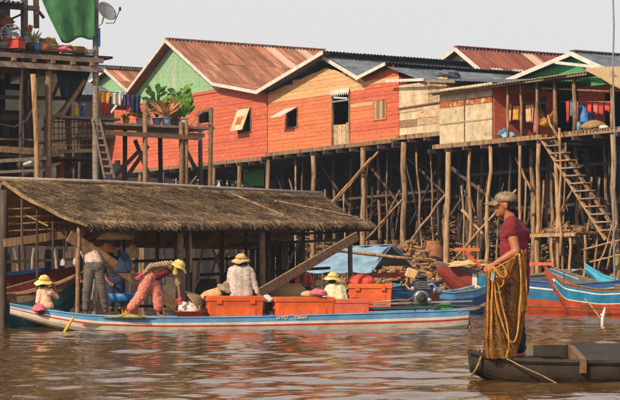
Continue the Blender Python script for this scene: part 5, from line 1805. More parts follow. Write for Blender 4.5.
lump('pink_bundle', 'pink bundle on the orange box by the yellow hatted person', P(318, 293, 41.2), (0.17, 0.14, 0.1), 'pink_cloth', 'bundle', 0.08)
lump('tan_bundle', 'tan bundle left of the pink bundle', P(308, 294, 41.3), (0.13, 0.12, 0.08), 'tan_cloth', 'bundle', 0.08)
lump('white_bag', 'white bag between the two orange boxes', P(267, 299, 41.1), (0.12, 0.12, 0.1), 'white_cloth', 'bag', 0.12)
tag(MB().pole(P(73, 318, 39.1), P(62, 336, 38.9), 0.03, 0.03, 0.0).build('steering_pole', MT['yellow_plastic']), 'yellow pole dipping into the water at the bow', 'pole')
LBT = LBP

# engine of the long boat
def engine():
    base = P(415, 308, 41.6)
    T = thing('boat_engine', base, 'bare metal long tail engine with cream fuel tank at the boat stern', 'engine')
    q = lambda px, py, dy=0.0: P(px, py, 41.6) + Vector((0, dy, 0))
    RX = Matrix.Rotation(math.pi / 2, 3, 'X')
    RY = Matrix.Rotation(math.pi / 2, 3, 'Y')
    MB().lathe(q(421, 298, 0.16), [(0.05, 0), (0.15, 0.01), (0.17, 0.05), (0.17, 0.26), (0.14, 0.31), (0.05, 0.33)], 18, RX).build('crankcase', MT['grey_metal'], T, True)
    MB().lathe(q(421, 298, -0.18), [(0.03, 0), (0.11, 0.005), (0.12, 0.03), (0.06, 0.05), (0.05, 0.09)], 16, RX).build('flywheel', MT['black_metal'], T)
    MB().box(q(421, 305), (0.5, 0.3, 0.06), 0.05).build('base_plate', MT['black_metal'], T)
    for i in range(5):
        MB().box(q(423.5 - i * 0.4, 288.5 - i * 1.7), (0.26 - i * 0.012, 0.26, 0.014), 0.1).build('cooling_fin', MT['grey_metal'], T)
    MB().box(q(422.5, 285), (0.17, 0.17, 0.22), 0.1).build('cylinder', MT['black_metal'], T)
    MB().lathe(q(420, 278.5), [(0.02, -0.02), (0.15, 0), (0.16, 0.03), (0.12, 0.07), (0.03, 0.085)], 18).build('air_cleaner', MT['black_metal'], T, True)
    MB().lathe(q(433, 291), [(0.07, 0), (0.08, 0.02), (0.08, 0.17), (0.05, 0.19)], 14, RY).build('muffler', MT['grey_metal'], T, True)
    MB().lathe(q(413, 291), [(0.05, 0), (0.055, 0.06), (0.03, 0.1)], 12).build('carburettor', MT['grey_metal'], T, True)
    MB().lathe(q(429, 300, -0.2), [(0.02, 0), (0.04, 0.01), (0.045, 0.04), (0.02, 0.05)], 12, RX).build('starter', MT['grey_metal'], T)
    tk = MB().box(q(411.5, 273.5), (0.24, 0.22, 0.2), 0.3, Matrix.Rotation(0.35, 3, 'Y')).build('fuel_tank', MT['tan_cloth'], T)
    bv = tk.modifiers.new('bevel', 'BEVEL')
    bv.width = 0.03
    bv.segments = 3
    MB().lathe(q(412, 268.5), [(0.03, 0), (0.03, 0.03)], 8).build('cap', MT['black_metal'], tk)
    MB().tube([q(407, 279), q(405, 284), q(409, 289), q(413, 290)], 0.022, 7).build('tank_bracket', MT['ochre_cloth'], T, True)
    MB().tube([q(404, 278, -0.05), q(401, 285, -0.05), q(405, 291, -0.05)], 0.018, 6).build('hose', MT['black_metal'], T, True)
    MB().tube([q(427, 285, -0.1), q(433, 284, -0.1), q(436, 288, -0.1), q(434, 292, -0.1)], 0.02, 7).build('intake_pipe', MT['grey_metal'], T, True)
    MB().tube([q(414, 296, -0.15), q(408, 300, -0.2), q(396, 300, -0.25), q(376, 302, -0.25)], 0.014, 6).build('tiller', MT['grey_metal'], T, True)
    MB().beam(q(372, 304, -0.1), q(472, 301, -0.1), 0.035, 0.035).build('shaft', MT['grey_metal'], T)
    MB().beam(q(372, 308, -0.2), q(436, 307, -0.2), 0.04, 0.045).build('mount_rail', MT['hull_green'], T)
    MB().prism([q(433, 311), q(452, 309), q(450, 300), q(443, 301)], Vector((0, 0.1, 0))).build('splash_guard', MT['deepgreen_board'], T)
    for a in ((415, 303), (427, 303)):
        MB().beam(q(*a), q(a[0], 312), 0.04, 0.04).build('mount_leg', MT['grey_metal'], T)


engine()

# old dark canoe of the fisherman
cb = P(476, 383, 20.05)
CAN, CP, CS = boat('canoe', 'worn dark wooden canoe carrying the standing fisherman', Vector((cb.x + 2.6, 20.62, 0)), 0.02,
               [(-2.62, 0.17, 0.09, 0.29), (-2.45, 0.24, -0.02, 0.235), (-2.1, 0.36, -0.08, 0.21), (-1.2, 0.5, -0.1, 0.2), (0.5, 0.55, -0.1, 0.22), (2.6, 0.3, -0.02, 0.3)],
               [('bottom_planking', 'hull_dark', 0, 0.55), ('side_plank', 'hull_dark', 0.55, 0.86), ('top_plank', 'hull_dark', 0.86, 1.0)], 'hull_inner', th=0.04, ribs=7)
MB().prism([CP(-2.63, -0.17, 0.30), CP(-2.63, 0.17, 0.30), CP(-2.6, 0.12, 0.08), CP(-2.6, -0.12, 0.08)], Vector((0.05, 0, 0))).build('bow_block', MT['hull_dark'], CAN)
MB().prism([CP(-2.62, -0.16, 0.265), CP(-2.3, -0.27, 0.205), CP(-1.86, -0.37, 0.19), CP(-1.86, 0.40, 0.2), CP(-2.3, 0.28, 0.21), CP(-2.62, 0.16, 0.265)], Vector((0, 0, 0.03))).build('bow_deck', MT['hull_dark'], CAN)
far_side = []
MB().hexa([CP(-2.2, 0.40, 0.18), CP(2.4, 0.42, 0.2), CP(2.4, 0.46, 0.2), CP(-2.2, 0.44, 0.18), CP(-2.2, 0.44, 0.35), CP(2.4, 0.46, 0.36), CP(2.4, 0.49, 0.36), CP(-2.2, 0.47, 0.35)]).build('wash_board', MT['hull_inner'], CAN)
for i in range(5):
    x = -2.0 + i * 0.36
    MB().prism([CP(x, -0.36, 0.13), CP(x + 0.34, -0.36, 0.13), CP(x + 0.34, 0.36, 0.13), CP(x, 0.36, 0.13)], Vector((0, 0, -0.03))).build('floor_board', MT['hull_inner'], CAN)
MB().prism([CP(-1.53, -0.5, 0.20), CP(-0.2, -0.52, 0.2), CP(-0.2, 0.44, 0.34), CP(-1.5, 0.44, 0.34)], Vector((0, 0, 0.03))).build('stern_deck', MT['hull_dark'], CAN)
MB().hexa([CP(-1.56, -0.5, 0.1), CP(-1.5, -0.5, 0.1), CP(-1.5, 0.46, 0.12), CP(-1.56, 0.46, 0.12), CP(-1.56, -0.52, 0.24), CP(-1.5, -0.52, 0.24), CP(-1.5, 0.46, 0.37), CP(-1.56, 0.46, 0.37)]).build('bulkhead', MT['brown_wood'], CAN)
MT['rope'] = M('rope', lin(138, 110, 76), lin(170, 140, 100), ns=30, rough=0.9, rnd=0.1)
loop = [CP(-2.55 + 0.05 * math.sin(k), -0.2 * math.cos(k) * 1.25, 0.2 + 0.13 * math.sin(k)) for k in np.linspace(0, 6.28, 20)]
tag(MB().tube(loop, 0.012, 6).build('bow_rope', MT['rope'], None, True), 'rope loop tied round the canoe bow', 'rope')
tag(MB().tube([CP(-2.3, -0.37, 0.25), CP(-2.15, -0.45, 0.17), CP(-1.95, -0.5, 0.08), CP(-1.8, -0.55, 0.0), CP(-1.78, -0.56, -0.1)], 0.007, 6).build('trailing_rope', MT['rope'], None, True), 'rope trailing over the canoe side into the water', 'rope')

# moored boats at the right bank
GB = 'boats moored at the right bank'
def moored(name, label, bow, bowd, x_end, d_end, zb, zg, w, bands, L_=None, inner='hull_inner', bow_drop=0.55, ribs=6):
    a = P(*bow, bowd)
    b = P(x_end, 300, d_end)
    yaw_ = math.atan2(b.y - a.y, b.x - a.x)
    ln = math.hypot(b.x - a.x, b.y - a.y)
    o = Vector((a.x, a.y, 0))
    st = [(0, 0.05, a.z - 0.3, a.z), (ln * 0.12, w * 0.45, a.z - 0.3 - bow_drop, a.z - (a.z - zg) * 0.35), (ln * 0.28, w * 0.85, zb + 0.05, zg + (a.z - zg) * 0.25), (ln * 0.55, w, zb, zg), (ln * 0.85, w * 0.8, zb, zg + 0.08), (ln, w * 0.5, zb + 0.15, zg + 0.2)]
    return boat(name, label, o, yaw_, st, bands, inner, 'boat', GB, 0.035, ribs)


moored('blue_boat', 'low blue and white boat moored behind the engine', (392, 284), 56, 480, 57.5, -0.2, 0.62, 0.6, [('bottom_planking', 'hull_navy', 0, 0.45), ('white_stripe', 'boat_white', 0.45, 0.55), ('side_plank', 'hull_navy', 0.55, 0.82), ('top_strake', 'boat_blue', 0.82, 1.0)], bow_drop=0.3)
A_, AP, AS = moored('red_bowed_boat', 'blue boat with a brick red bow moored under the cream panels', (437, 262), 60, 575, 61.5, -0.3, 1.1, 0.9, [('bottom_planking', 'hull_brick', 0, 0.66), ('white_line', 'boat_white', 0.66, 0.70), ('bow_patch', 'hull_brick', 0.05, 0.92, 0.0, 0.2), ('bow_trim', 'boat_white', 0.62, 0.92, 0.2, 0.23), ('side_plank', 'hull_teal', 0.70, 0.93), ('top_rail', 'grey_wood', 0.93, 1.0)])
B_, BP, BS = moored('teal_boat', 'big teal boat with orange red hull bottom moored at right', (546, 266), 58.5, 690, 54.5, -0.3, 0.72, 1.0, [('bottom_planking', 'hull_red', 0, 0.66), ('white_line', 'boat_white', 0.66, 0.68), ('bow_patch', 'hull_red', 0.3, 0.94, 0.0, 0.14), ('side_plank', 'hull_teal', 0.68, 0.88), ('white_strake', 'boat_white', 0.88, 0.905), ('upper_plank', 'hull_teal', 0.905, 0.95), ('top_rail', 'brown_wood', 0.95, 1.0)])
B2, _, _ = moored('orange_boat', 'long blue boat with orange red bottom behind the fisherman', (488, 268), 59.6, 640, 58.0, -0.3, 0.85, 0.8, [('bottom_planking', 'hull_red', 0, 0.64), ('side_plank', 'hull_teal', 0.64, 0.86), ('white_line', 'boat_white', 0.86, 0.89), ('upper_plank', 'hull_navy', 0.89, 1.0)])
moored('sky_blue_boat', 'bright sky blue boat end at the right edge behind the teal boat', (585, 264), 60.5, 660, 60, 0.2, 0.95, 0.7, [('bottom_planking', 'hull_teal', 0, 0.6), ('top_strake', 'hull_sky', 0.6, 1.0)], bow_drop=0.2)
# planks, net heaps and an eye patch on them
tag(MB().box(P(467, 249.5, 60), (0.72, 0.25, 0.1), 0.05).build('orange_plank', MT['orange_board']), 'orange painted plank lying across the red bowed boat', 'plank')
tag(MB().beam(P(466, 252, 59.7), P(482, 268, 59.6), 0.1, 0.1).build('rudder_post', MT['hull_red']), 'reddish post slanting down from the orange plank', 'post')
tag(MB().box(P(537, 264, 58.6), (0.85, 0.5, 0.09), 0.1).build('red_plank', MT['box_salmon']), 'pinkish red plank lying behind the fisherman', 'plank')
lump('net_heap', 'pale heap of netting on the red bowed boat', P(470, 264, 59.9), (0.55, 0.4, 0.16), 'tan_cloth', 'net', 0.26)
s_, s2_ = BS[5], BS[6]
ey_ = BP(s_[0], -s_[1] * 0.97, s_[2] + (s_[3] - s_[2]) * 0.76)
MB().ball(ey_, (0.12, 0.05, 0.05), Matrix.Rotation(math.atan2((BP(s2_[0], -s2_[1], 0) - BP(s_[0], -s_[1], 0)).y, (BP(s2_[0], -s2_[1], 0) - BP(s_[0], -s_[1], 0)).x), 3, 'Z'), 14, 8).build('painted_eye', MT['boat_white'], B_, True)
MB().ball(ey_ + Vector((-0.03, -0.04, 0)), (0.035, 0.025, 0.035), None, 10, 6).build('painted_pupil', MT['black_metal'], B_, True)

# big covered boat in the left shade
RB, RBP, RBS = boat('shaded_boat', 'large boat with teal hull and red inside moored under the shelter at left', P(-40, 300, 43.2) * 1.0 - Vector((0, 0, P(-40, 300, 43.2).z)), 0.24,
                    [(0, 0.8, -0.3, 0.62), (1.4, 0.8, -0.25, 0.72), (2.2, 0.55, 0.1, 0.95), (2.75, 0.06, 0.85, 1.22)],
                    [('bottom_planking', 'hull_green', 0, 0.85), ('rub_rail', 'brown_wood', 0.85, 1.0)], 'hull_brick', th=0.04)
MB().hexa([P(0, 296, 45.0), P(78, 290, 46.0), P(78, 290, 46.05), P(0, 296, 45.05), P(0, 276, 45.0), P(78, 266, 46.0), P(78, 266, 46.05), P(0, 276, 45.05)]).build('red_cabin_side', MT['hull_brick'], RB)
MB().beam(P(0, 275, 44.95), P(50, 269, 45.6), 0.06, 0.08).build('blue_rail', MT['hull_navy'], RB)
MB().pole(P(0, 290, 44), P(36, 280, 44), 0.02, 0.02, 0.01).build('boat_pole', MT['brown_wood'], RB)


# covered boat with a blue tarp roof
def tarp_boat():
    T, TP, TS = boat('tarp_covered_boat', 'boat roofed with a pale blue tarp between shelter and firewood', P(322, 280, 52) * 1.0 - Vector((0, 0, P(322, 280, 52).z)), 0.35,
                     [(0, 0.5, -0.2, 0.6), (0.7, 0.8, -0.2, 0.7), (2.2, 0.85, -0.2, 0.75), (3.2, 0.3, 0.1, 0.95)], [('bottom_planking', 'hull_brick', 0, 0.8), ('top_rail', 'hull_navy', 0.8, 1.0)], th=0.035)
    MT['tarp_blue'] = M('tarp_blue', lin(104, 138, 166), lin(140, 168, 188), ns=3, rough=0.6, rnd=0)
    tl, tr_, br, bl = P(341, 247, 54), P(391, 245, 53.2), P(372, 272, 51.6), P(306, 272, 52.5)
    grid = []
    for i in range(9):
        v = i / 8
        grid.append([tl.lerp(tr_, j / 14).lerp(bl.lerp(br, j / 14), v) + Vector((0, 0, 0.12 * math.sin(math.pi * v) - 0.05 * abs(math.sin(j / 14 * 9)))) for j in range(15)])
    MB().slab(grid, 0.02).build('tarp_roof', MT['tarp_blue'], T, True)
    br2, bl2 = P(411, 266, 54.6), P(352, 266, 55)
    grid = []
    for i in range(7):
        v = i / 6
        grid.append([tl.lerp(tr_, j / 14).lerp(bl2.lerp(br2, j / 14), v) + Vector((0, 0, 0.1 * math.sin(math.pi * v))) for j in range(15)][::-1])
    MB().slab(grid, 0.02).build('tarp_roof', MT['tarp_blue'], T, True)
    for a in ((373, 268, 51.8), (409, 266, 54.3), (312, 272, 52.6)):
        p = P(*a)
        MB().pole(Vector((p.x, p.y, 0.3)), p + Vector((0, 0, 0.02)), 0.03, 0.03, 0.01).build('hoop_post', MT['old_pole'], T)
    MB().tube([P(373, 270, 51.6), P(382, 257, 52.4), P(391, 246, 53.2), P(402, 256, 54), P(411, 266, 54.6)], 0.03, 6).build('hoop', MT['tarp_blue'], T, True)


tarp_boat()
tag(MB().pole(P(330, 250, 50.5), P(412, 259, 51), 0.04, 0.045, 0.02, 5, 8).build('bamboo_pole', MT['new_pole'], None, True), 'long bamboo pole lying level in front of the blue tarp', 'pole')
tag(MB().beam(P(355, 276, 50), P(420, 274, 51), 0.1, 0.12).build('red_beam', MT['hull_brick']), 'dark red beam below the bamboo pole', 'beam')
lump('red_sack', 'maroon sack under the right end of the thatch', P(362, 282, 46), (0.3, 0.25, 0.2), 'red_cloth', 'sack', 0.1)
tag(MB().tube([P(432, 305, 42), P(480, 306.5, 44), P(540, 307, 48), P(640, 310, 52)], 0.018, 6).build('mooring_rope', MT['rope']), 'pale mooring pole stretched low over the water behind the fisherman', 'rope')
tag(MB().tube([P(585, 299, 54), P(592, 307, 53), P(600, 318, 52)], 0.02, 6).build('anchor_rope', MT['rope']), 'short rope running from the teal boat down to the white stake', 'rope')
T = thing('white_stake', P(601, 328, 43) * 1.0, 'small white forked stake standing out of the water at right', 'stake')
T.location = (P(602, 325, 44).x, 44, -0.3)
ORIG[T.name] = Vector(T.location)
MB().tube([Vector((P(602, 325, 44).x, 44, -0.3)), P(602.5, 318, 44), P(604, 312, 44), P(605, 307.5, 44)], [0.035, 0.04, 0.035, 0.012], 7).build('stake_body', MT['white_plastic'], T, True)
MB().tube([P(602, 316, 44), P(600.5, 314, 44)], [0.03, 0.012], 6).build('fork', MT['white_plastic'], T, True)


# ================================================================== people
MT['skin'] = M('skin', lin(150, 92, 62), lin(172, 110, 76), ns=6, rough=0.55, rnd=0, bump=0.05, var=0.12)
MT['skin_dark'] = M('skin_dark', lin(128, 80, 56), lin(148, 96, 68), ns=6, rough=0.55, rnd=0, bump=0.05, var=0.12)
MT['hair'] = M('hair', lin(26, 22, 22), lin(40, 34, 32), ns=30, rough=0.5, rnd=0)
MT['eye_white'] = M('eye_white', lin(214, 206, 198), rough=0.3, rnd=0, bump=0)
MT['maroon'] = M('maroon', lin(112, 30, 42), lin(132, 40, 52), ns=4, rough=0.9, rnd=0, bump=0.35, fine=14)
MT['cap_khaki'] = M('cap_khaki', lin(132, 112, 88), lin(166, 146, 118), ns=10, rough=0.9, rnd=0, wear=((*lin(98, 82, 66), 1), 0.56, 9))
MT['trouser_navy'] = M('trouser_navy', lin(40, 40, 56), lin(56, 56, 72), ns=5, rough=0.9, rnd=0)
MT['trouser_grey'] = M('trouser_grey', lin(84, 76, 68), lin(108, 98, 88), ns=5, rough=0.9, rnd=0, bump=0.35, fine=12)
MT['hat_yellow'] = M('hat_yellow', lin(206, 178, 88), lin(222, 204, 128), ns=7, rough=0.9, rnd=0.05)
MT['hat_straw'] = M('hat_straw', lin(180, 150, 96), lin(200, 174, 124), ns=12, rough=0.9, rnd=0.05)
MT['hat_orange'] = M('hat_orange', lin(206, 120, 42), lin(220, 150, 70), ns=8, rough=0.9, rnd=0.05)
MT['shirt_peach'] = M('shirt_peach', lin(222, 150, 104), lin(232, 172, 130), ns=5, rough=0.9, rnd=0, bump=0.3, fine=12)
MT['shirt_grey'] = M('shirt_grey', lin(176, 162, 152), lin(200, 188, 178), ns=4, rough=0.9, rnd=0, bump=0.4, fine=10)
MT['shirt_cream'] = M('shirt_cream', lin(220, 204, 158), lin(236, 226, 190), ns=14, rough=0.9, rnd=0, bump=0.3, fine=12)
MT['shirt_pale'] = M('shirt_pale', lin(186, 158, 146), lin(206, 182, 168), ns=12, rough=0.9, rnd=0, bump=0.3, fine=12)
MT['shirt_tan'] = M('shirt_tan', lin(196, 150, 96), lin(212, 172, 122), ns=6, rough=0.9, rnd=0, bump=0.3, fine=12)
MT['glove_pink'] = M('glove_pink', lin(206, 60, 92), lin(220, 84, 112), ns=6, rough=0.9, rnd=0)
MT['net_gold'] = M('net_gold', lin(168, 110, 42), lin(196, 140, 64), ns=14, rough=0.85, rnd=0.1, var=0.35)
MT['net_dark'] = M('net_dark', lin(70, 52, 34), lin(104, 78, 44), ns=4, rough=0.85, rnd=0.1, var=0.4)
MT['net_brown'] = M('net_brown', lin(104, 72, 36), lin(148, 102, 48), ns=4, rough=0.85, rnd=0.1, var=0.4)


def check_mat(name, c1, c2, scale, rot=(0, 0, 0), wave=False):
    m, nt, b = new_mat(name)
    N, L_ = nt.nodes.new, nt.links.new
    tc = N('ShaderNodeTexCoord')
    mp = N('ShaderNodeMapping')
    mp.inputs['Rotation'].default_value = rot
    L_(tc.outputs['Object'], mp.inputs[0])
    if wave:
        t = N('ShaderNodeTexWave')
        t.inputs['Scale'].default_value = scale
        t.inputs['Distortion'].default_value = 1.5
        cr = N('ShaderNodeValToRGB')
        cr.color_ramp.elements[0].color = (*c1, 1)
        cr.color_ramp.elements[1].color = (*c2, 1)
        cr.color_ramp.elements[0].position = 0.35
        cr.color_ramp.elements[1].position = 0.6
        L_(mp.outputs[0], t.inputs[0])
        L_(t.outputs['Fac'], cr.inputs[0])
        L_(cr.outputs[0], b.inputs['Base Color'])
    else:
        t = N('ShaderNodeTexChecker')
        t.inputs['Scale'].default_value = scale
        t.inputs['Color1'].default_value = (*c1, 1)
        t.inputs['Color2'].default_value = (*c2, 1)
        L_(mp.outputs[0], t.inputs[0])
        L_(t.outputs['Color'], b.inputs['Base Color'])
    b.inputs['Roughness'].default_value = 0.9
    MT[name] = m


check_mat('check_red', lin(176, 66, 58), lin(206, 150, 130), 38, (0.3, 0.5, 0.4))
check_mat('blouse_pink', lin(226, 190, 158), lin(214, 152, 122), 30, (0.5, 0.2, 0.6))
check_mat('stripe_tan', lin(186, 158, 116), lin(98, 66, 58), 9, (0, 0.9, 0.3), True)


def capsule(mb, a, ra, b, rb, n=14, flat=None):
    a, b = Vector(a), Vector(b)
    d = (b - a)
    ln = d.length
    d = d.normalized() if ln > 1e-6 else Vector((0, 0, 1))
    q = d.to_track_quat('Z', 'Y').to_matrix()
    prof = []
    for k in range(5):
        t = math.pi / 2 * (1 - k / 4.0)
        prof.append((max(ra * math.cos(t), 0.0005), -ra * math.sin(t)))
    for k in range(5):
        t = math.pi / 2 * (k / 4.0)
        prof.append((max(rb * math.cos(t), 0.0005), ln + rb * math.sin(t)))
    mb.lathe(a, prof, n, q)
    return mb


def fuse(name, parts, mat, voxel, parent=None, origin=None, smooth=4, trim=None, wr=0.0):
    """unite limbs into one continuous skin"""
    mb = MB()
    for p in parts:
        if p[0] == 'c':
            capsule(mb, p[1], p[2], p[3], p[4])
        elif p[0] == 'e':
            mb.ball(p[1], p[2], p[3] if len(p) > 3 else None, 18, 12)
    me = bpy.data.meshes.new('tmp')
    me.from_pydata(mb.v, [], mb.f)
    ob = bpy.data.objects.new('tmp', me)
    S.collection.objects.link(ob)
    r = ob.modifiers.new('r', 'REMESH')
    r.mode = 'VOXEL'
    r.voxel_size = voxel
    s = ob.modifiers.new('s', 'SMOOTH')
    s.factor = 0.5
    s.iterations = smooth
    dg = bpy.context.evaluated_depsgraph_get()
    m2 = bpy.data.meshes.new_from_object(ob.evaluated_get(dg))
    bpy.data.objects.remove(ob)
    out = MB()
    out.v = [tuple(v.co) for v in m2.vertices]
    out.f = [tuple(p.vertices) for p in m2.polygons]
    if wr:           # folds in the cloth
        sd = Vector((random.uniform(0, 9), random.uniform(0, 9), random.uniform(0, 9)))
        nv = []
        for v in m2.vertices:
            c = v.co
            w1 = noise.noise(Vector((c.x * 7 + c.z * 4, c.y * 7, c.z * 9 + c.x * 5)) + sd)
            w2 = abs(noise.noise(Vector((c.x * 10 + c.z * 8, c.y * 10, c.z * 17)) + sd * 2))
            nv.append(tuple(c + v.normal * wr * (0.9 * w1 - 1.5 * w2 + 0.3)))
        out.v = nv
    bpy.data.meshes.remove(m2)
    if trim:
        keep = [trim(Vector(v)) for v in out.v]
        out.f = [f for f in out.f if all(keep[i] for i in f)]
    return out.build(name, MT[mat], parent, True, origin)


def hat(parent, c, r, mat, tilt=(0, 0), band=None, crown=0.62, brim=1.0, name='hat'):
    Rm = Matrix.Rotation(tilt[0], 3, 'Y') @ Matrix.Rotation(tilt[1], 3, 'X')
    R1 = r * 1.0
    prof = [(R1 * 1.95 * brim, -0.05), (R1 * 1.98 * brim, -0.043), (R1 * 1.45, -0.005), (R1 * 1.06, 0.02), (R1 * 1.02, R1 * 0.5), (R1 * 0.85, R1 * 0.92), (R1 * 0.45, R1 * 1.1), (0.002, R1 * 1.13)]
    # brim that dips and waves a little
    hp_ = random.uniform(0, 6)
    crown = random.uniform(0.85, 1.12)
    prof = [(r_ * (random.uniform(0.94, 1.06) if i_ < 2 else 1), z_ * (crown if z_ > 0.03 else 1)) for i_, (r_, z_) in enumerate(prof)]
    mb = MB()
    n = 22
    c = Vector(c)
    vs, fs = [], []
    for i, (rr, z) in enumerate(prof):
        for k in range(n):
            a = 2 * math.pi * k / n
            wv = (0.016 * math.sin(2 * a + hp_) + 0.01 * math.sin(5 * a + hp_ * 3)) * (1.2 if i < 2 else 0.5 if i < 3 else 0) + (0.006 * math.sin(3 * a + hp_) if i > 4 else 0)
            vs.append(c + Rm @ Vector((rr * math.cos(a), rr * math.sin(a), z + wv)))
    for i in range(len(prof) - 1):
        for k in range(n):
            k2 = (k + 1) % n
            fs.append((i * n + k, i * n + k2, (i + 1) * n + k2, (i + 1) * n + k))
    mb.add(vs, fs)
    h = mb.build(name, MT[mat], parent, True)
    if band:
        MB().tube([c + Rm @ Vector((R1 * 1.05 * math.cos(k * math.pi / 10), R1 * 1.05 * math.sin(k * math.pi / 10), 0.04)) for k in range(21)], 0.016, 5).build('hat_band', MT[band], h)
    return h


def hand_parts(wrist, direction, palm_n, s=1.0, curl=0.5):
    """palm, four fingers and a thumb as capsules"""
    d = Vector(direction).normalized()
    n = Vector(palm_n)
    n = (n - d * n.dot(d)).normalized()
    side = d.cross(n).normalized()
    w = Vector(wrist)
    out = [('c', w, 0.022 * s, w + d * 0.05 * s, 0.028 * s)]
    for k in (-1, 0, 1):
        out.append(('c', w + d * 0.03 * s + side * 0.018 * k * s, 0.016 * s, w + d * 0.085 * s + side * 0.022 * k * s, 0.014 * s))
    for k, ln in enumerate((0.066, 0.076, 0.071, 0.055)):
        b = w + d * 0.088 * s + side * (0.031 - 0.0205 * k) * s
        d1 = (d * math.cos(curl * 0.6) + n * math.sin(curl * 0.6))
        d2 = (d * math.cos(curl * 1.7) + n * math.sin(curl * 1.7))
        m = b + d1 * ln * 0.52 * s
        out.append(('c', b, 0.0092 * s, m, 0.0085 * s))
        out.append(('c', m, 0.0085 * s, m + d2 * ln * 0.5 * s, 0.007 * s))
    b = w + d * 0.03 * s + side * 0.03 * s
    td = (d * 0.6 + side * 0.75 + n * 0.35).normalized()
    m = b + td * 0.04 * s
    out.append(('c', b, 0.012 * s, m, 0.0105 * s))
    out.append(('c', m, 0.0105 * s, m + (td + d * 0.5 + n * 0.4).normalized() * 0.033 * s, 0.008 * s))
    return out


def head_parts(c, face, up=(0, 0, 1), s=1.0):
    """skull, jaw, nose, lips, brow and ears; c is the centre of the head"""
    f = Vector(face).normalized()
    u = Vector(up)
    u = (u - f * u.dot(f)).normalized()
    l = u.cross(f).normalized()
    Mx = Matrix((f, l, u)).transposed()
    c = Vector(c)
    q = lambda x, y, z: c + (f * x + l * y + u * z) * s
    out = [('e', q(-0.012, 0, 0.03), (0.098 * s, 0.076 * s, 0.092 * s), Mx),
           ('e', q(0.03, 0, -0.03), (0.064 * s, 0.060 * s, 0.078 * s), Mx),
           ('e', q(0.058, 0, -0.088), (0.026 * s, 0.032 * s, 0.024 * s), Mx),
           ('e', q(0.074, 0, 0.022), (0.018 * s, 0.052 * s, 0.014 * s), Mx),
           ('c', q(0.086, 0, 0.008), 0.0085 * s, q(0.106, 0, -0.024), 0.0125 * s),
           ('e', q(0.094, 0.013, -0.029), (0.012 * s, 0.008 * s, 0.008 * s), Mx),
           ('e', q(0.094, -0.013, -0.029), (0.012 * s, 0.008 * s, 0.008 * s), Mx),
           ('e', q(0.086, 0, -0.053), (0.014 * s, 0.024 * s, 0.007 * s), Mx),
           ('e', q(0.084, 0, -0.066), (0.013 * s, 0.021 * s, 0.008 * s), Mx),
           ('e', q(0.05, 0.042, -0.02), (0.026 * s, 0.02 * s, 0.022 * s), Mx),
           ('e', q(0.05, -0.042, -0.02), (0.026 * s, 0.02 * s, 0.022 * s), Mx),
           ('e', q(-0.012, 0.077, -0.005), (0.02 * s, 0.01 * s, 0.033 * s), Mx),
           ('e', q(-0.012, -0.077, -0.005), (0.02 * s, 0.01 * s, 0.033 * s), Mx)]
    return out, q, Mx


def eyes(person, q, Mx, s=1.0):
    for y in (0.031, -0.031):
        e = MB().ball(q(0.077, y, 0.004), (0.011 * s, 0.014 * s, 0.0075 * s), Mx, 12, 8).build('eye', MT['eye_white'], person, True)
        MB().ball(q(0.0855, y, 0.004), (0.004 * s, 0.0065 * s, 0.0065 * s), Mx, 10, 6).build('pupil', MT['hair'], e, True)
        MB().tube([q(0.083, y - 0.02, 0.021), q(0.0905, y, 0.028), q(0.083, y + 0.02, 0.021)], 0.0045 * s, 5).build('eyebrow', MT['hair'], person)


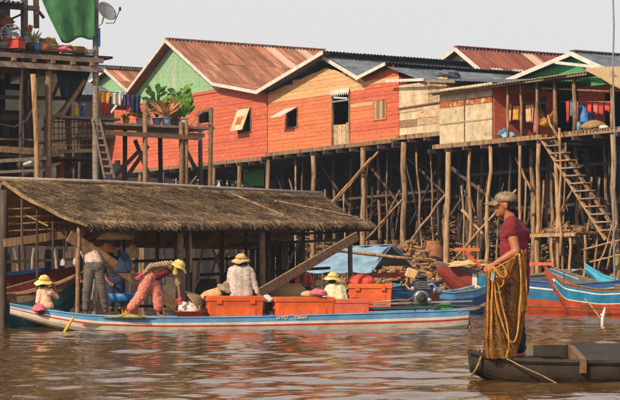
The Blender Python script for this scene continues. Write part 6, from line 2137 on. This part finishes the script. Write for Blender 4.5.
# ------------------------------------------------------------------ the fisherman
def fisherman():
    D = 20.56
    q = lambda px, py, dy=0.0: P(px, py, D) + Vector((0, dy, 0))
    hc = q(504.5, 205.5, 0)
    hp, hq, hM = head_parts(hc, (-1, 0.08, -0.04), (0.03, 0, 1), 1.06)
    z0 = 0.232
    hipL, hipR = q(514, 283, -0.08), q(518, 283, 0.1)
    kneL, kneR = q(510, 319, -0.10), q(518, 318, 0.13)
    ankL, ankR = q(509, 348, -0.10), q(521, 347, 0.13)
    ankL.z = ankR.z = z0 + 0.075
    shL, shR = q(508.5, 227, -0.17), q(520, 226, 0.14)
    elL, elR = q(513.5, 252, -0.25), q(514, 254, 0.2)
    wrL, wrR = q(493, 264, -0.24), q(496, 263, 0.04)
    neck = q(509.5, 217.5)
    body = list(hp)
    body += [('c', q(507.5, 212), 0.054, neck, 0.058), ('c', neck, 0.06, q(513, 234), 0.085),
             ('c', q(509, 235, -0.05), 0.085, q(518, 235, 0.05), 0.085), ('c', q(513.5, 245), 0.1, q(516, 270), 0.09),
             ('c', q(515, 283, -0.05), 0.1, q(517, 283, 0.05), 0.1),
             ('c', shL, 0.056, elL, 0.043), ('c', shR, 0.056, elR, 0.042),
             ('c', elL, 0.043, elL.lerp(wrL, 0.35), 0.042), ('c', elL.lerp(wrL, 0.35), 0.042, wrL, 0.027),
             ('c', elR, 0.042, wrR, 0.026)]
    body += hand_parts(wrL, (-0.75, 0.02, -0.45), (0.15, 0.6, -0.6), 1.05, 0.9)
    body += hand_parts(wrR, (-0.8, -0.2, -0.45), (0, -0.7, -0.5), 1.0, 0.9)
    for h, k, an, fx in ((hipL, kneL, ankL, -1), (hipR, kneR, ankR, -0.9)):
        body += [('c', h, 0.088, k, 0.056), ('c', k, 0.056, k.lerp(an, 0.4), 0.052), ('c', k.lerp(an, 0.4), 0.052, an, 0.036)]
        toe = an + Vector((fx * 0.14, -0.03, -0.042))
        body += [('c', an + Vector((0.03, 0, -0.04)), 0.034, toe, 0.026), ('c', an, 0.036, an + Vector((-0.03, 0, -0.03)), 0.036)]
        for t in range(5):
            b = toe + Vector((0, -0.028 + 0.014 * t, -0.004))
            body.append(('c', b, 0.012, b + Vector((fx * (0.045 - 0.004 * abs(t - 1)), -0.006, -0.008)), 0.0095))
    pr = fuse('person', body, 'skin', 0.0058, origin=Vector((q(514, 350).x, D, z0)), smooth=3)
    tag(pr, 'fisherman in khaki cap and maroon shirt standing in the canoe holding a net', 'person')
    eyes(pr, hq, hM)
    # shirt
    sh = [('c', neck + Vector((0.008, 0, -0.035)), 0.068, q(513.5, 238), 0.11), ('c', neck + Vector((0.01, -0.01, -0.03)), 0.06, shL, 0.07), ('c', neck + Vector((0.02, 0.01, -0.03)), 0.06, shR, 0.07), ('c', q(509, 236, -0.085), 0.108, q(519.5, 235, 0.075), 0.112),
          ('c', q(510, 246, -0.06), 0.118, q(511.5, 272, -0.06), 0.12), ('c', q(518, 246, 0.05), 0.115, q(519, 272, 0.05), 0.118),
          ('c', q(511.5, 272, -0.06), 0.12, q(512.5, 288, -0.05), 0.125), ('c', q(519, 272, 0.05), 0.11, q(519, 288, 0.05), 0.118),
          ('c', q(513.5, 240), 0.12, q(516, 286), 0.125),
          ('c', shL, 0.08, shL.lerp(elL, 0.24), 0.075), ('c', shR, 0.075, shR.lerp(elR, 0.55), 0.068), ('c', q(508, 229, -0.12), 0.078, q(519, 228, 0.1), 0.078)]
    fuse('shirt', sh, 'maroon', 0.007, pr, smooth=5, wr=0.009)
    tr = [('c', q(517, 284, -0.055), 0.118, q(517, 284, 0.055), 0.118)]
    for h, k, an in ((hipL, kneL, ankL), (hipR, kneR, ankR)):
        tr += [('c', h, 0.105, k, 0.082), ('c', k, 0.082, an + Vector((0, 0, 0.03)), 0.068)]
    fuse('trousers', tr, 'trouser_navy', 0.010, pr, smooth=4, wr=0.015)
    # hair: back and sides below the cap
    hr = [('e', hq(-0.028, 0, 0.03), (0.094, 0.083, 0.09), hM), ('e', hq(-0.062, 0, -0.025), (0.052, 0.068, 0.055), hM)]
    f = (hq(1, 0, 0) - hq(0, 0, 0))
    fuse('hair', hr, 'hair', 0.008, pr, smooth=2)
    # cap: crown, button and a long peak
    u = (hq(0, 0, 1) - hq(0, 0, 0))
    cp = MB()
    prof = [(0.104, -0.014), (0.105, 0.022), (0.098, 0.05), (0.074, 0.074), (0.04, 0.085), (0.004, 0.088)]
    Mc = hM @ Matrix.Diagonal((1.06, 0.9, 1.02))
    cp.lathe(hq(-0.014, 0, 0.048), prof, 24, Mc)
    cap = cp.build('cap', MT['cap_khaki'], pr, True)
    MB().ball(hq(-0.014, 0, 0.137), 0.008, None, 8, 6).build('cap_button', MT['cap_khaki'], cap)
    for an in range(6):
        a = an * math.pi / 3
        MB().tube([hq(-0.014 + 1.06 * r_ * 1.008 * math.cos(a), 0.89 * r_ * 1.008 * math.sin(a), 0.048 + z_) for r_, z_ in prof], 0.0014, 4).build('cap_seam', MT['cap_khaki'], cap)
    grid = []
    for i in range(7):
        v = i / 6
        grid.append([hq(-0.014 + 0.108 + (0.105 * v) * (1 - 0.75 * (w_ / 0.085) ** 2) - 0.042 * (w_ / 0.085) ** 2, w_, 0.052 - 0.03 * v - 0.030 * (w_ / 0.085) ** 2) for w_ in np.linspace(-0.083, 0.083, 13)])
    MB().slab(grid, 0.006).build('cap_peak', MT['cap_khaki'], cap, True)
    return q, pr, elL, wrL


FQ, FM, FEL, FWR = fisherman()


def cast_net():
    q = FQ
    T = thing('cast_net', q(500, 357, -0.2), 'golden fishing net draped over the arm of the fisherman down to the canoe', 'net')
    top = [(483.5, 271, -0.30), (488, 271, -0.31), (494, 268, -0.32), (502, 263, -0.32), (509, 259, -0.31), (514.5, 254, -0.30), (519, 248, -0.22), (524, 262, -0.12), (526.5, 270, -0.02)]
    bot = [(481, 355, -0.24), (486, 358, -0.30), (491, 358, -0.32), (497, 357, -0.32), (503, 356, -0.30), (509, 356, -0.28), (514, 352, -0.25), (519, 338, -0.2), (523, 318, -0.1)]

    def surf(u, v, k=0.0):
        x = u * (len(top) - 1)
        i = min(int(x), len(top) - 2)
        f = x - i
        a = [top[i][c] + (top[i + 1][c] - top[i][c]) * f for c in range(3)]
        b = [bot[i][c] + (bot[i + 1][c] - bot[i][c]) * f for c in range(3)]
        px, py, dy = [a[c] + (b[c] - a[c]) * v for c in range(3)]
        fold = 0.022 * math.sin(u * 17 + 1.5 * math.sin(v * 3)) * (0.25 + 0.75 * v) + 0.008 * math.sin(u * 31 + v * 4)
        px += 0.9 * math.sin(u * 23 + v * 5) * v * (1 - v) * 2
        return q(px, py, dy + fold - 0.03 + k)
    nu, nv = 30, 74

    def netting(k, m, name, du=0.0):
        mb = MB()
        pts = [[surf(min(1, max(0, (j + 0.5 * (i % 2) + du + random.uniform(-0.3, 0.3)) / nu)), (i + random.uniform(-0.3, 0.3)) / nv, k + random.uniform(-0.006, 0.006)) for j in range(nu)] for i in range(nv + 1)]
        w = 0.0021
        for i in range(nv):
            for j in range(nu):
                for o in (0, 1):
                    j2 = j + (o if i % 2 else o - 1)
                    if 0 <= j2 < nu:
                        a, b = pts[i][j], pts[i + 1][j2]
                        s = Vector((1, 0.4, 0)).normalized() * w
                        t = Vector((0, 1, 0)) * w * 0.8
                        mb.add([a - s, a + s, b + s, b - s], [(0, 1, 2, 3)])
        o_ = mb.build(name, MT[m], T)
        return o_
    netting(0.0, 'net_brown', 'mesh_layer')
    netting(0.03, 'net_brown', 'mesh_layer', 0.3)
    netting(0.055, 'net_dark', 'mesh_layer', 0.65)
    # gathered cords: bright bundles along the edges and one deep swag
    def cord(pts, r, name='cord', m='net_gold', n=3):
        for k in range(n):
            o = Vector((random.uniform(-1, 1), random.uniform(-0.6, 0.6), random.uniform(-0.3, 0.3))) * r * 1.2
            pp = []
            ctr = [q(*p) for p in pts]
            fine = []
            for i in range(len(ctr) - 1):
                p0, p1, p2, p3 = ctr[max(i - 1, 0)], ctr[i], ctr[i + 1], ctr[min(i + 2, len(ctr) - 1)]
                for s_ in range(5):
                    t = s_ / 5
                    fine.append(0.5 * ((2 * p1) + (p2 - p0) * t + (2 * p0 - 5 * p1 + 4 * p2 - p3) * t * t + (3 * p1 - p0 - 3 * p2 + p3) * t ** 3))
            fine.append(ctr[-1])
            for i, p in enumerate(fine):
                pp.append(p + o * math.sin(i * 0.7 + k * 2) + o * 0.5)
            MB().tube(pp, [r * random.uniform(0.75, 1.2) for _ in pp], 6).build(name, MT[m], T, True)
    cord([(486, 270, -0.36), (485, 300, -0.37), (484.5, 330, -0.36), (484, 355, -0.31)], 0.0055, n=8)
    cord([(489, 272, -0.38), (488.5, 300, -0.39), (488, 330, -0.38), (487, 357, -0.34)], 0.006, n=5)
    cord([(490, 270, -0.39), (492.5, 300, -0.41), (499, 325, -0.41), (507, 341, -0.40), (513, 334, -0.38), (516.5, 305, -0.34), (517.5, 275, -0.32), (516, 254, -0.32)], 0.0055, n=9)
    cord([(493, 276, -0.40), (496, 295, -0.41), (502, 320, -0.41), (505, 345, -0.40), (502, 357, -0.36)], 0.007, n=3)
    cord([(488, 269, -0.34), (495, 267, -0.35), (503, 262.5, -0.35), (510, 258, -0.34), (515, 254, -0.30)], 0.008, n=5)
    cord([(486, 268, -0.40), (491, 279, -0.43), (496, 287, -0.43), (500, 281, -0.42), (496, 272, -0.42), (489, 268, -0.41)], 0.005, n=7)
    cord([(490, 268, -0.42), (497, 277, -0.44), (502, 275, -0.43), (499, 266, -0.43), (493, 264, -0.42)], 0.006, n=5)
    cord([(519, 250, -0.24), (523, 280, -0.22), (525, 300, -0.18), (523.5, 312, -0.18)], 0.006, n=5)
    # bright gathered netting over the forearm and along both edges
    def gathered(f, m, nu_, nv_, w):
        mb = MB()
        pts = [[q(*f(max(0, (j + 0.5 * (i % 2) + random.uniform(-0.4, 0.4)) / nu_), max(0, (i + random.uniform(-0.4, 0.4)) / nv_))) for j in range(nu_)] for i in range(nv_ + 1)]
        for i in range(nv_):
            for j in range(nu_):
                for o in (0, 1):
                    j2 = j + (o if i % 2 else o - 1)
                    if 0 <= j2 < nu_:
                        a, b = pts[i][j], pts[i + 1][j2]
                        s = Vector((w, 0.4 * w, 0))
                        mb.add([a - s, a + s, b + s, b - s], [(0, 1, 2, 3)])
        mb.build('gathered_fold', MT[m], T)
    arm = lambda u, v: (487 + 26 * u - 3 * v, 270.5 - 17 * u ** 1.3 + 24 * v * (0.45 + 0.6 * math.sin(math.pi * u)), -0.345 - 0.03 * math.sin(math.pi * v) + 0.015 * math.sin(u * 14 + v * 6))
    gathered(arm, 'net_gold', 26, 22, 0.0026)
    gathered(lambda u, v: (arm(u, v)[0] + 0.4, arm(u, v)[1] + 0.5, arm(u, v)[2] + 0.02), 'net_gold', 22, 20, 0.0026)
    edge = lambda u, v: (482.5 + 8 * u + 1.2 * math.sin(v * 7), 271 + 86 * v, -0.34 - 0.03 * math.sin(u * 9))
    gathered(edge, 'net_gold', 12, 60, 0.003)
    gathered(lambda u, v: (486 + (6 + 14 * v) * u, 300 + 57 * v, -0.36 - 0.025 * math.sin(u * 12)), 'net_gold', 16, 40, 0.0025)
    gathered(lambda u, v: (519 + 6 * u, 252 + 60 * v - 3 * u, -0.25 + 0.1 * u), 'net_gold', 8, 40, 0.0025)
    MB().box(q(488.5, 277, -0.46), (0.03, 0.03, 0.07), 0, Matrix.Rotation(0.2, 3, 'Y')).build('float', MT['pale_blue'], T)


cast_net()


# ------------------------------------------------------------------ people on and by the long boat
def villager(label, D, head, face, body_j, shirt, trousers=None, shirt_m='shirt_grey', trousers_m=None, hat_spec=None, skin='skin_dark', hands=(), hair=True, gloves=None, vx=0.013, s=1.0, feet=()):
    q = lambda p: P(p[0], p[1], D) + Vector((0, p[2] if len(p) > 2 else 0.0, 0))
    hc = q(head)
    hp, hq, hM = head_parts(hc, face, (0, 0, 1), s)
    parts = list(hp)
    for a, ra, b, rb in body_j:
        sl = lambda r_: r_ * (0.72 if r_ > 0.085 else (0.9 if r_ > 0.05 else 1)) * s
        parts.append(('c', q(a), sl(ra), q(b), sl(rb)))
    for w, d in hands:
        parts += hand_parts(q(w), d, (0, -1, 0.2), 0.95 * s, 0.6)
    for f_, d in feet:
        p = q(f_)
        parts.append(('c', p, 0.035, p + Vector(d), 0.026))
    base = q(body_j[-1][2])
    pr = fuse('person', parts, skin, vx, origin=base, smooth=2)
    tag(pr, label, 'person', 'people loading the long boat')
    fuse('shirt', [('c', q(a), ra * s, q(b), rb * s) for a, ra, b, rb in shirt], shirt_m, vx * 0.85, pr, smooth=3, wr=0.011)
    if trousers:
        fuse('trousers', [('c', q(a), ra * s, q(b), rb * s) for a, ra, b, rb in trousers], trousers_m, vx * 0.85, pr, smooth=3, wr=0.011)
    if hair:
        fuse('hair', [('e', hq(-0.03, 0, 0.02), (0.1 * s, 0.084 * s, 0.098 * s), hM), ('e', hq(-0.06, 0, -0.05), (0.055 * s, 0.07 * s, 0.06 * s), hM)], 'hair', vx, pr, smooth=2)
    eyes(pr, hq, hM, s)
    if hat_spec:
        m, tilt, band, up = hat_spec
        hat(pr, hq(-0.005, 0, up), 0.105 * s, m, tilt, band)
    if gloves:
        for w, d in gloves:
            fuse('glove', hand_parts(q(w), d, (0, -1, 0.2), 1.15 * s, 0.6), 'glove_pink', 0.009, pr, smooth=2)
    return pr


# girl sitting in the bow, turned away
villager('child in yellow sun hat and peach shirt sitting in the bow', 39.9, (44.5, 282.5), (0.8, 0.6, 0),
         [((44.5, 286, 0), 0.05, (45, 291, 0), 0.06), ((45, 292, 0), 0.1, (46, 306, 0), 0.11), ((39.5, 292, 0), 0.045, (38, 302, -0.05), 0.035), ((38, 302, -0.05), 0.035, (42, 309, -0.1), 0.025),
          ((51, 292, 0.1), 0.045, (57, 298, 0.15), 0.035), ((57, 298, 0.15), 0.035, (54, 288, 0.1), 0.025), ((44, 312, 0), 0.1, (60, 314, 0.1), 0.06)],
         [((45, 290.5, 0), 0.085, (46, 306, 0), 0.13), ((40, 292, -0.02), 0.07, (38.2, 302, -0.05), 0.055), ((50.5, 292, 0.05), 0.07, (56, 297.5, 0.14), 0.055), ((43.5, 306, 0), 0.12, (48, 306, 0), 0.12), ((41, 292.5, 0), 0.085, (50, 292.5, 0.02), 0.085)],
         [((42, 312, -0.05), 0.12, (58, 314, 0.05), 0.09), ((46, 312, 0.1), 0.12, (60, 314, 0.2), 0.08)],
         'blouse_pink', 'purple_cloth', ('hat_yellow', (0.05, 0.15), 'hat_yellow', 0.035), hands=(((42, 309, -0.1), (0.7, -0.2, -0.5)), ((54, 288, 0.1), (-0.4, 0.1, 0.8))), s=0.95)
lump('pink_bag', 'small pink bag beside the child in the bow', P(38.5, 308, 39.7), (0.12, 0.1, 0.1), 'pink_cloth', 'bag', 0.08)

# man stooping away under the shelter
villager('man in grey trousers stooping away under the thatch', 41.0, (78, 246, 0.45), (-0.5, 0.7, -0.4),
         [((80, 248, 0.4), 0.055, (84, 250, 0.32), 0.07), ((85, 250, 0.3), 0.12, (93, 264, 0.0), 0.12), ((76, 250, 0.32), 0.05, (73, 264, 0.35), 0.038), ((73, 264, 0.35), 0.038, (78, 276, 0.42), 0.027), ((92, 250, 0.4), 0.05, (97, 264, 0.5), 0.038),
          ((90, 267, -0.02), 0.1, (87, 290, -0.05), 0.065), ((87, 290, -0.05), 0.06, (86, 311, 0.0), 0.04), ((97, 267, 0.02), 0.1, (102, 288, 0.0), 0.065), ((102, 288, 0.0), 0.06, (105, 309, 0.05), 0.04)],
         [((84, 250, 0.32), 0.13, (92, 262, 0.05), 0.145), ((88, 249, 0.34), 0.13, (96, 262, 0.05), 0.14), ((78, 250, 0.34), 0.075, (73.5, 263, 0.35), 0.055), ((91, 250, 0.4), 0.075, (96.5, 262, 0.48), 0.055)],
         [((91, 267, 0.0), 0.14, (96.5, 267, 0.0), 0.14), ((90, 268, -0.02), 0.125, (87, 290, -0.05), 0.09), ((87, 290, -0.05), 0.09, (86, 308, 0.0), 0.075), ((97.5, 268, 0.02), 0.125, (102, 288, 0.0), 0.09), ((102, 288, 0.0), 0.09, (105, 306, 0.05), 0.075)],
         'shirt_pale', 'trouser_grey', None, hands=(((78, 276, 0.42), (0.2, 0.3, -0.9)), ((97, 264, 0.5), (0.1, 0.3, -0.9))), feet=(((86, 313, 0), (-0.04, 0.16, -0.01)), ((105, 311, 0.05), (0.03, 0.16, -0.01))))

# worker with the orange hat in the gloom behind him
villager('worker in orange hat and dark clothes half hidden behind the propped plank', 42.8, (108, 250, 0), (0.7, -0.5, -0.2),
         [((108, 255, 0), 0.055, (110, 259, 0), 0.06), ((111, 260, 0), 0.11, (116, 280, 0.05), 0.12), ((104, 260, 0), 0.048, (103, 274, -0.1), 0.038), ((103, 274, -0.1), 0.036, (110, 282, -0.2), 0.026), ((118, 260, 0), 0.048, (124, 272, -0.1), 0.036),
          ((112, 282, 0), 0.09, (111, 296, 0), 0.06), ((119, 282, 0), 0.09, (120, 296, 0), 0.06), ((111, 296, 0), 0.05, (111, 308, 0), 0.04), ((120, 296, 0), 0.05, (120, 308, 0), 0.04)],
         [((110, 260, 0), 0.14, (115, 280, 0.04), 0.15), ((104.5, 260, 0), 0.07, (103, 273, -0.1), 0.055), ((118, 260, 0), 0.07, (123.5, 271, -0.1), 0.055), ((105, 260, 0), 0.09, (117, 260, 0), 0.09)],
         [((112, 281, 0), 0.13, (119, 281, 0), 0.13), ((112, 282, 0), 0.11, (111, 304, 0), 0.07), ((119, 282, 0), 0.11, (120, 304, 0), 0.07)],
         'dark_cloth', 'navy_cloth', ('hat_orange', (0.2, 0.2), None, 0.04), hands=(((110, 282, -0.2), (0.7, -0.2, -0.5)), ((124, 272, -0.1), (0.3, -0.2, -0.8))))

# woman bending over the red tray
villager('woman in checked trousers and yellow hat bending over the boat', 40.35, (178.5, 266.5, 0), (0.75, -0.25, -0.6),
         [((175, 265, 0), 0.05, (170, 266, 0), 0.06), ((170, 267, 0), 0.1, (151, 274, 0), 0.12), ((168, 264, -0.14), 0.048, (152, 266, -0.2), 0.038), ((152, 266, -0.2), 0.036, (143, 274.5, -0.18), 0.026),
          ((173, 269, 0.1), 0.048, (178, 284, 0.08), 0.036), ((178, 284, 0.08), 0.036, (179.5, 298, 0.05), 0.026),
          ((149, 278, -0.06), 0.1, (141, 296, -0.06), 0.06), ((141, 296, -0.06), 0.055, (129, 313, -0.08), 0.04), ((152, 279, 0.06), 0.1, (157, 297, 0.05), 0.06), ((157, 297, 0.05), 0.055, (158, 314, 0.05), 0.04)],
         [((171, 266, 0), 0.115, (154, 272, 0), 0.14), ((168.5, 264, -0.13), 0.07, (152, 266, -0.2), 0.055), ((152, 266, -0.2), 0.055, (145, 273, -0.18), 0.042), ((173, 268, 0.1), 0.07, (178, 284, 0.08), 0.052), ((171, 266, -0.1), 0.08, (172, 267, 0.1), 0.08)],
         [((150, 276, -0.05), 0.14, (152, 277, 0.05), 0.14), ((149, 278, -0.06), 0.135, (141, 296, -0.06), 0.115), ((141, 296, -0.06), 0.115, (132, 307, -0.08), 0.1), ((152, 279, 0.05), 0.135, (157, 297, 0.05), 0.115), ((157, 297, 0.05), 0.115, (158, 307, 0.05), 0.1)],
         'stripe_tan', 'check_red', ('hat_yellow', (0.55, 0.1), 'hat_yellow', 0.03), hands=(((143, 274.5, -0.18), (-0.7, 0, -0.6)), ((179.5, 298, 0.05), (0.1, 0, -1))), gloves=(((143.5, 274, -0.18), (-0.7, 0, -0.6)), ((179.5, 297, 0.05), (0.1, 0, -1))), feet=(((129, 315, -0.08), (0.13, -0.05, -0.01)), ((158, 316, 0.05), (0.14, -0.05, -0.01))))
vw = bpy.data.objects
pw = [o for o in S.objects if o.name.startswith('person') and o.get('label', '').startswith('woman in checked')][0]
fuse('vest', [('c', P(166, 270, 40.35) + Vector((0, -0.02, 0)), 0.115, P(157, 275, 40.35) + Vector((0, -0.02, 0)), 0.115)], 'maroon', 0.012, pw, smooth=3)
fuse('scarf', [('c', P(174.5, 265, 40.3), 0.075, P(175.5, 273, 40.3), 0.06)], 'hat_yellow', 0.012, pw, smooth=3)

# person with grey shirt seen from behind
villager('person in pale grey shirt and straw hat sitting with their back turned', 41.4, (241, 261.5, 0), (0.05, 1, -0.1),
         [((241, 265, 0), 0.055, (241, 269, 0), 0.065), ((241, 270, 0), 0.12, (241, 294, -0.02), 0.13), ((231, 271, 0), 0.055, (228, 285, 0.05), 0.042), ((228, 285, 0.05), 0.04, (231, 295, 0.2), 0.028), ((251, 271, 0), 0.055, (255, 285, -0.02), 0.042), ((255, 285, -0.02), 0.04, (258, 293, -0.05), 0.028),
          ((237, 298, 0.0), 0.1, (235, 300, 0.4), 0.07), ((246, 298, 0.0), 0.1, (248, 300, 0.4), 0.07), ((235, 300, 0.4), 0.06, (235, 314, 0.4), 0.04), ((248, 300, 0.4), 0.06, (248, 314, 0.4), 0.04)],
         [((241, 271, 0), 0.14, (241, 295, 0), 0.16), ((236, 271, 0), 0.13, (236, 295, 0), 0.15), ((246, 271, 0), 0.13, (246, 295, 0), 0.15), ((231.5, 271, 0), 0.08, (228.5, 286, 0.05), 0.064), ((250.5, 271, 0), 0.08, (255, 286, -0.02), 0.064), ((255, 286, -0.02), 0.06, (257.5, 292, -0.05), 0.048), ((233, 270, 0), 0.085, (249, 270, 0), 0.085)],
         [((236, 298, 0), 0.14, (247, 298, 0), 0.14), ((237, 299, 0.0), 0.12, (235, 300, 0.4), 0.09), ((246, 299, 0.0), 0.12, (248, 300, 0.4), 0.09), ((235, 300, 0.4), 0.085, (235, 312, 0.4), 0.07), ((248, 300, 0.4), 0.085, (248, 312, 0.4), 0.07)],
         'shirt_grey', 'navy_cloth', ('hat_straw', (0.0, 0.1), 'ochre_cloth', 0.04), hands=(((258, 293, -0.05), (0.4, -0.1, -0.5)), ((231, 295, 0.2), (0.3, 0.8, -0.3))))

# someone crouching low beside them
villager('person in tan shirt crouching low beside the grey shirted person', 41.5, (227, 289, -0.05), (0.6, -0.7, -0.3),
         [((223, 291, 0), 0.05, (220, 292, 0), 0.06), ((219, 293, 0), 0.1, (207, 299, 0), 0.12), ((219, 294, -0.1), 0.045, (222, 303, -0.1), 0.034), ((222, 303, -0.1), 0.034, (229, 306, -0.15), 0.025), ((205, 302, 0), 0.1, (214, 307, 0), 0.06), ((214, 307, 0), 0.055, (206, 314, 0), 0.04)],
         [((219, 292.5, 0), 0.115, (207, 298, 0), 0.15), ((219, 294, -0.1), 0.07, (222, 302, -0.1), 0.052), ((217, 294, 0.1), 0.08, (212, 297, 0.1), 0.09)],
         [((205, 301, 0), 0.14, (213, 306, 0), 0.09), ((213, 307, 0), 0.08, (206, 313, 0), 0.06)],
         'shirt_tan', 'navy_cloth', ('cap_khaki', (0.3, 0.3), None, 0.05), hands=(((229, 306, -0.15), (0.8, -0.1, -0.3)),))

# person with the pale yellow hat behind the salmon box
villager('person in cream blouse and floppy yellow hat sitting behind the salmon box', 41.95, (333, 279, 0), (0.5, 0.85, -0.1),
         [((334, 283, 0), 0.05, (335, 286, 0), 0.06), ((335, 287, 0), 0.1, (337, 304, 0), 0.12), ((328, 288, 0), 0.045, (325, 297, -0.05), 0.036), ((325, 297, -0.05), 0.035, (320, 301, -0.1), 0.025), ((342, 288, 0), 0.045, (346, 298, 0), 0.036), ((346, 298, 0), 0.035, (343, 304, -0.1), 0.025), ((332, 307, 0), 0.1, (330, 309, 0.3), 0.06), ((341, 307, 0), 0.1, (343, 309, 0.3), 0.06)],
         [((333, 288, 0), 0.12, (335, 304, 0), 0.15), ((339, 288, 0), 0.11, (340, 304, 0), 0.15), ((328.5, 288, 0), 0.07, (325, 297, -0.05), 0.056), ((342, 288, 0), 0.07, (346, 298, 0), 0.056)],
         [((332, 307, 0), 0.13, (341, 307, 0), 0.13), ((332, 307, 0), 0.11, (330, 309, 0.3), 0.08), ((341, 307, 0), 0.11, (343, 309, 0.3), 0.08)],
         'shirt_cream', 'navy_cloth', ('hat_yellow', (0.1, 0.1), 'hat_yellow', 0.03), hands=(((320, 301, -0.1), (-0.6, -0.2, -0.3)), ((343, 304, -0.1), (-0.5, -0.3, -0.5))))

# distant figure under the shelter's right end
villager('person in red shirt and pale hat under the right end of the thatch', 47.2, (303, 268.5, 0), (-0.4, -0.8, -0.2),
         [((303, 272, 0), 0.05, (303, 274, 0), 0.06), ((303, 275, 0), 0.1, (304, 288, 0), 0.12), ((297.5, 276, 0), 0.045, (296, 284, -0.1), 0.036), ((309, 276, 0), 0.045, (311, 284, -0.1), 0.036), ((301, 290, 0), 0.1, (299, 292, -0.3), 0.06), ((306, 290, 0), 0.1, (308, 292, -0.3), 0.06)],
         [((302, 276, 0), 0.12, (304, 288, 0), 0.14), ((298, 276, 0), 0.07, (296, 283.5, -0.1), 0.055), ((308.5, 276, 0), 0.07, (311, 283.5, -0.1), 0.055)],
         [((300, 290, 0), 0.12, (307, 290, 0), 0.12), ((301, 290, 0), 0.1, (299, 292, -0.3), 0.08), ((306, 290, 0), 0.1, (308, 292, -0.3), 0.08)],
         'red_cloth', 'navy_cloth', ('shirt_cream', (0, -0.1), None, 0.04), hands=(((296, 284, -0.1), (0.3, -0.6, -0.4)), ((311, 284, -0.1), (-0.3, -0.6, -0.4))))


# ================================================================== the warm hazy air over the river
def haze():
    m = bpy.data.materials.new('river_haze')
    m.use_nodes = True
    nt = m.node_tree
    nt.nodes.clear()
    o = nt.nodes.new('ShaderNodeOutputMaterial')
    v = nt.nodes.new('ShaderNodeVolumePrincipled')
    v.inputs['Color'].default_value = (0.62, 0.8, 1.0, 1)
    v.inputs['Density'].default_value = 0.0004
    v.inputs['Anisotropy'].default_value = 0.2
    nt.links.new(v.outputs[0], o.inputs['Volume'])
    mb = MB().box((0, 100, 4.5), (1400, 1500, 18))
    tag(mb.build('haze', m, None, False, (0, 100, -4.5)), kind='stuff')


haze()
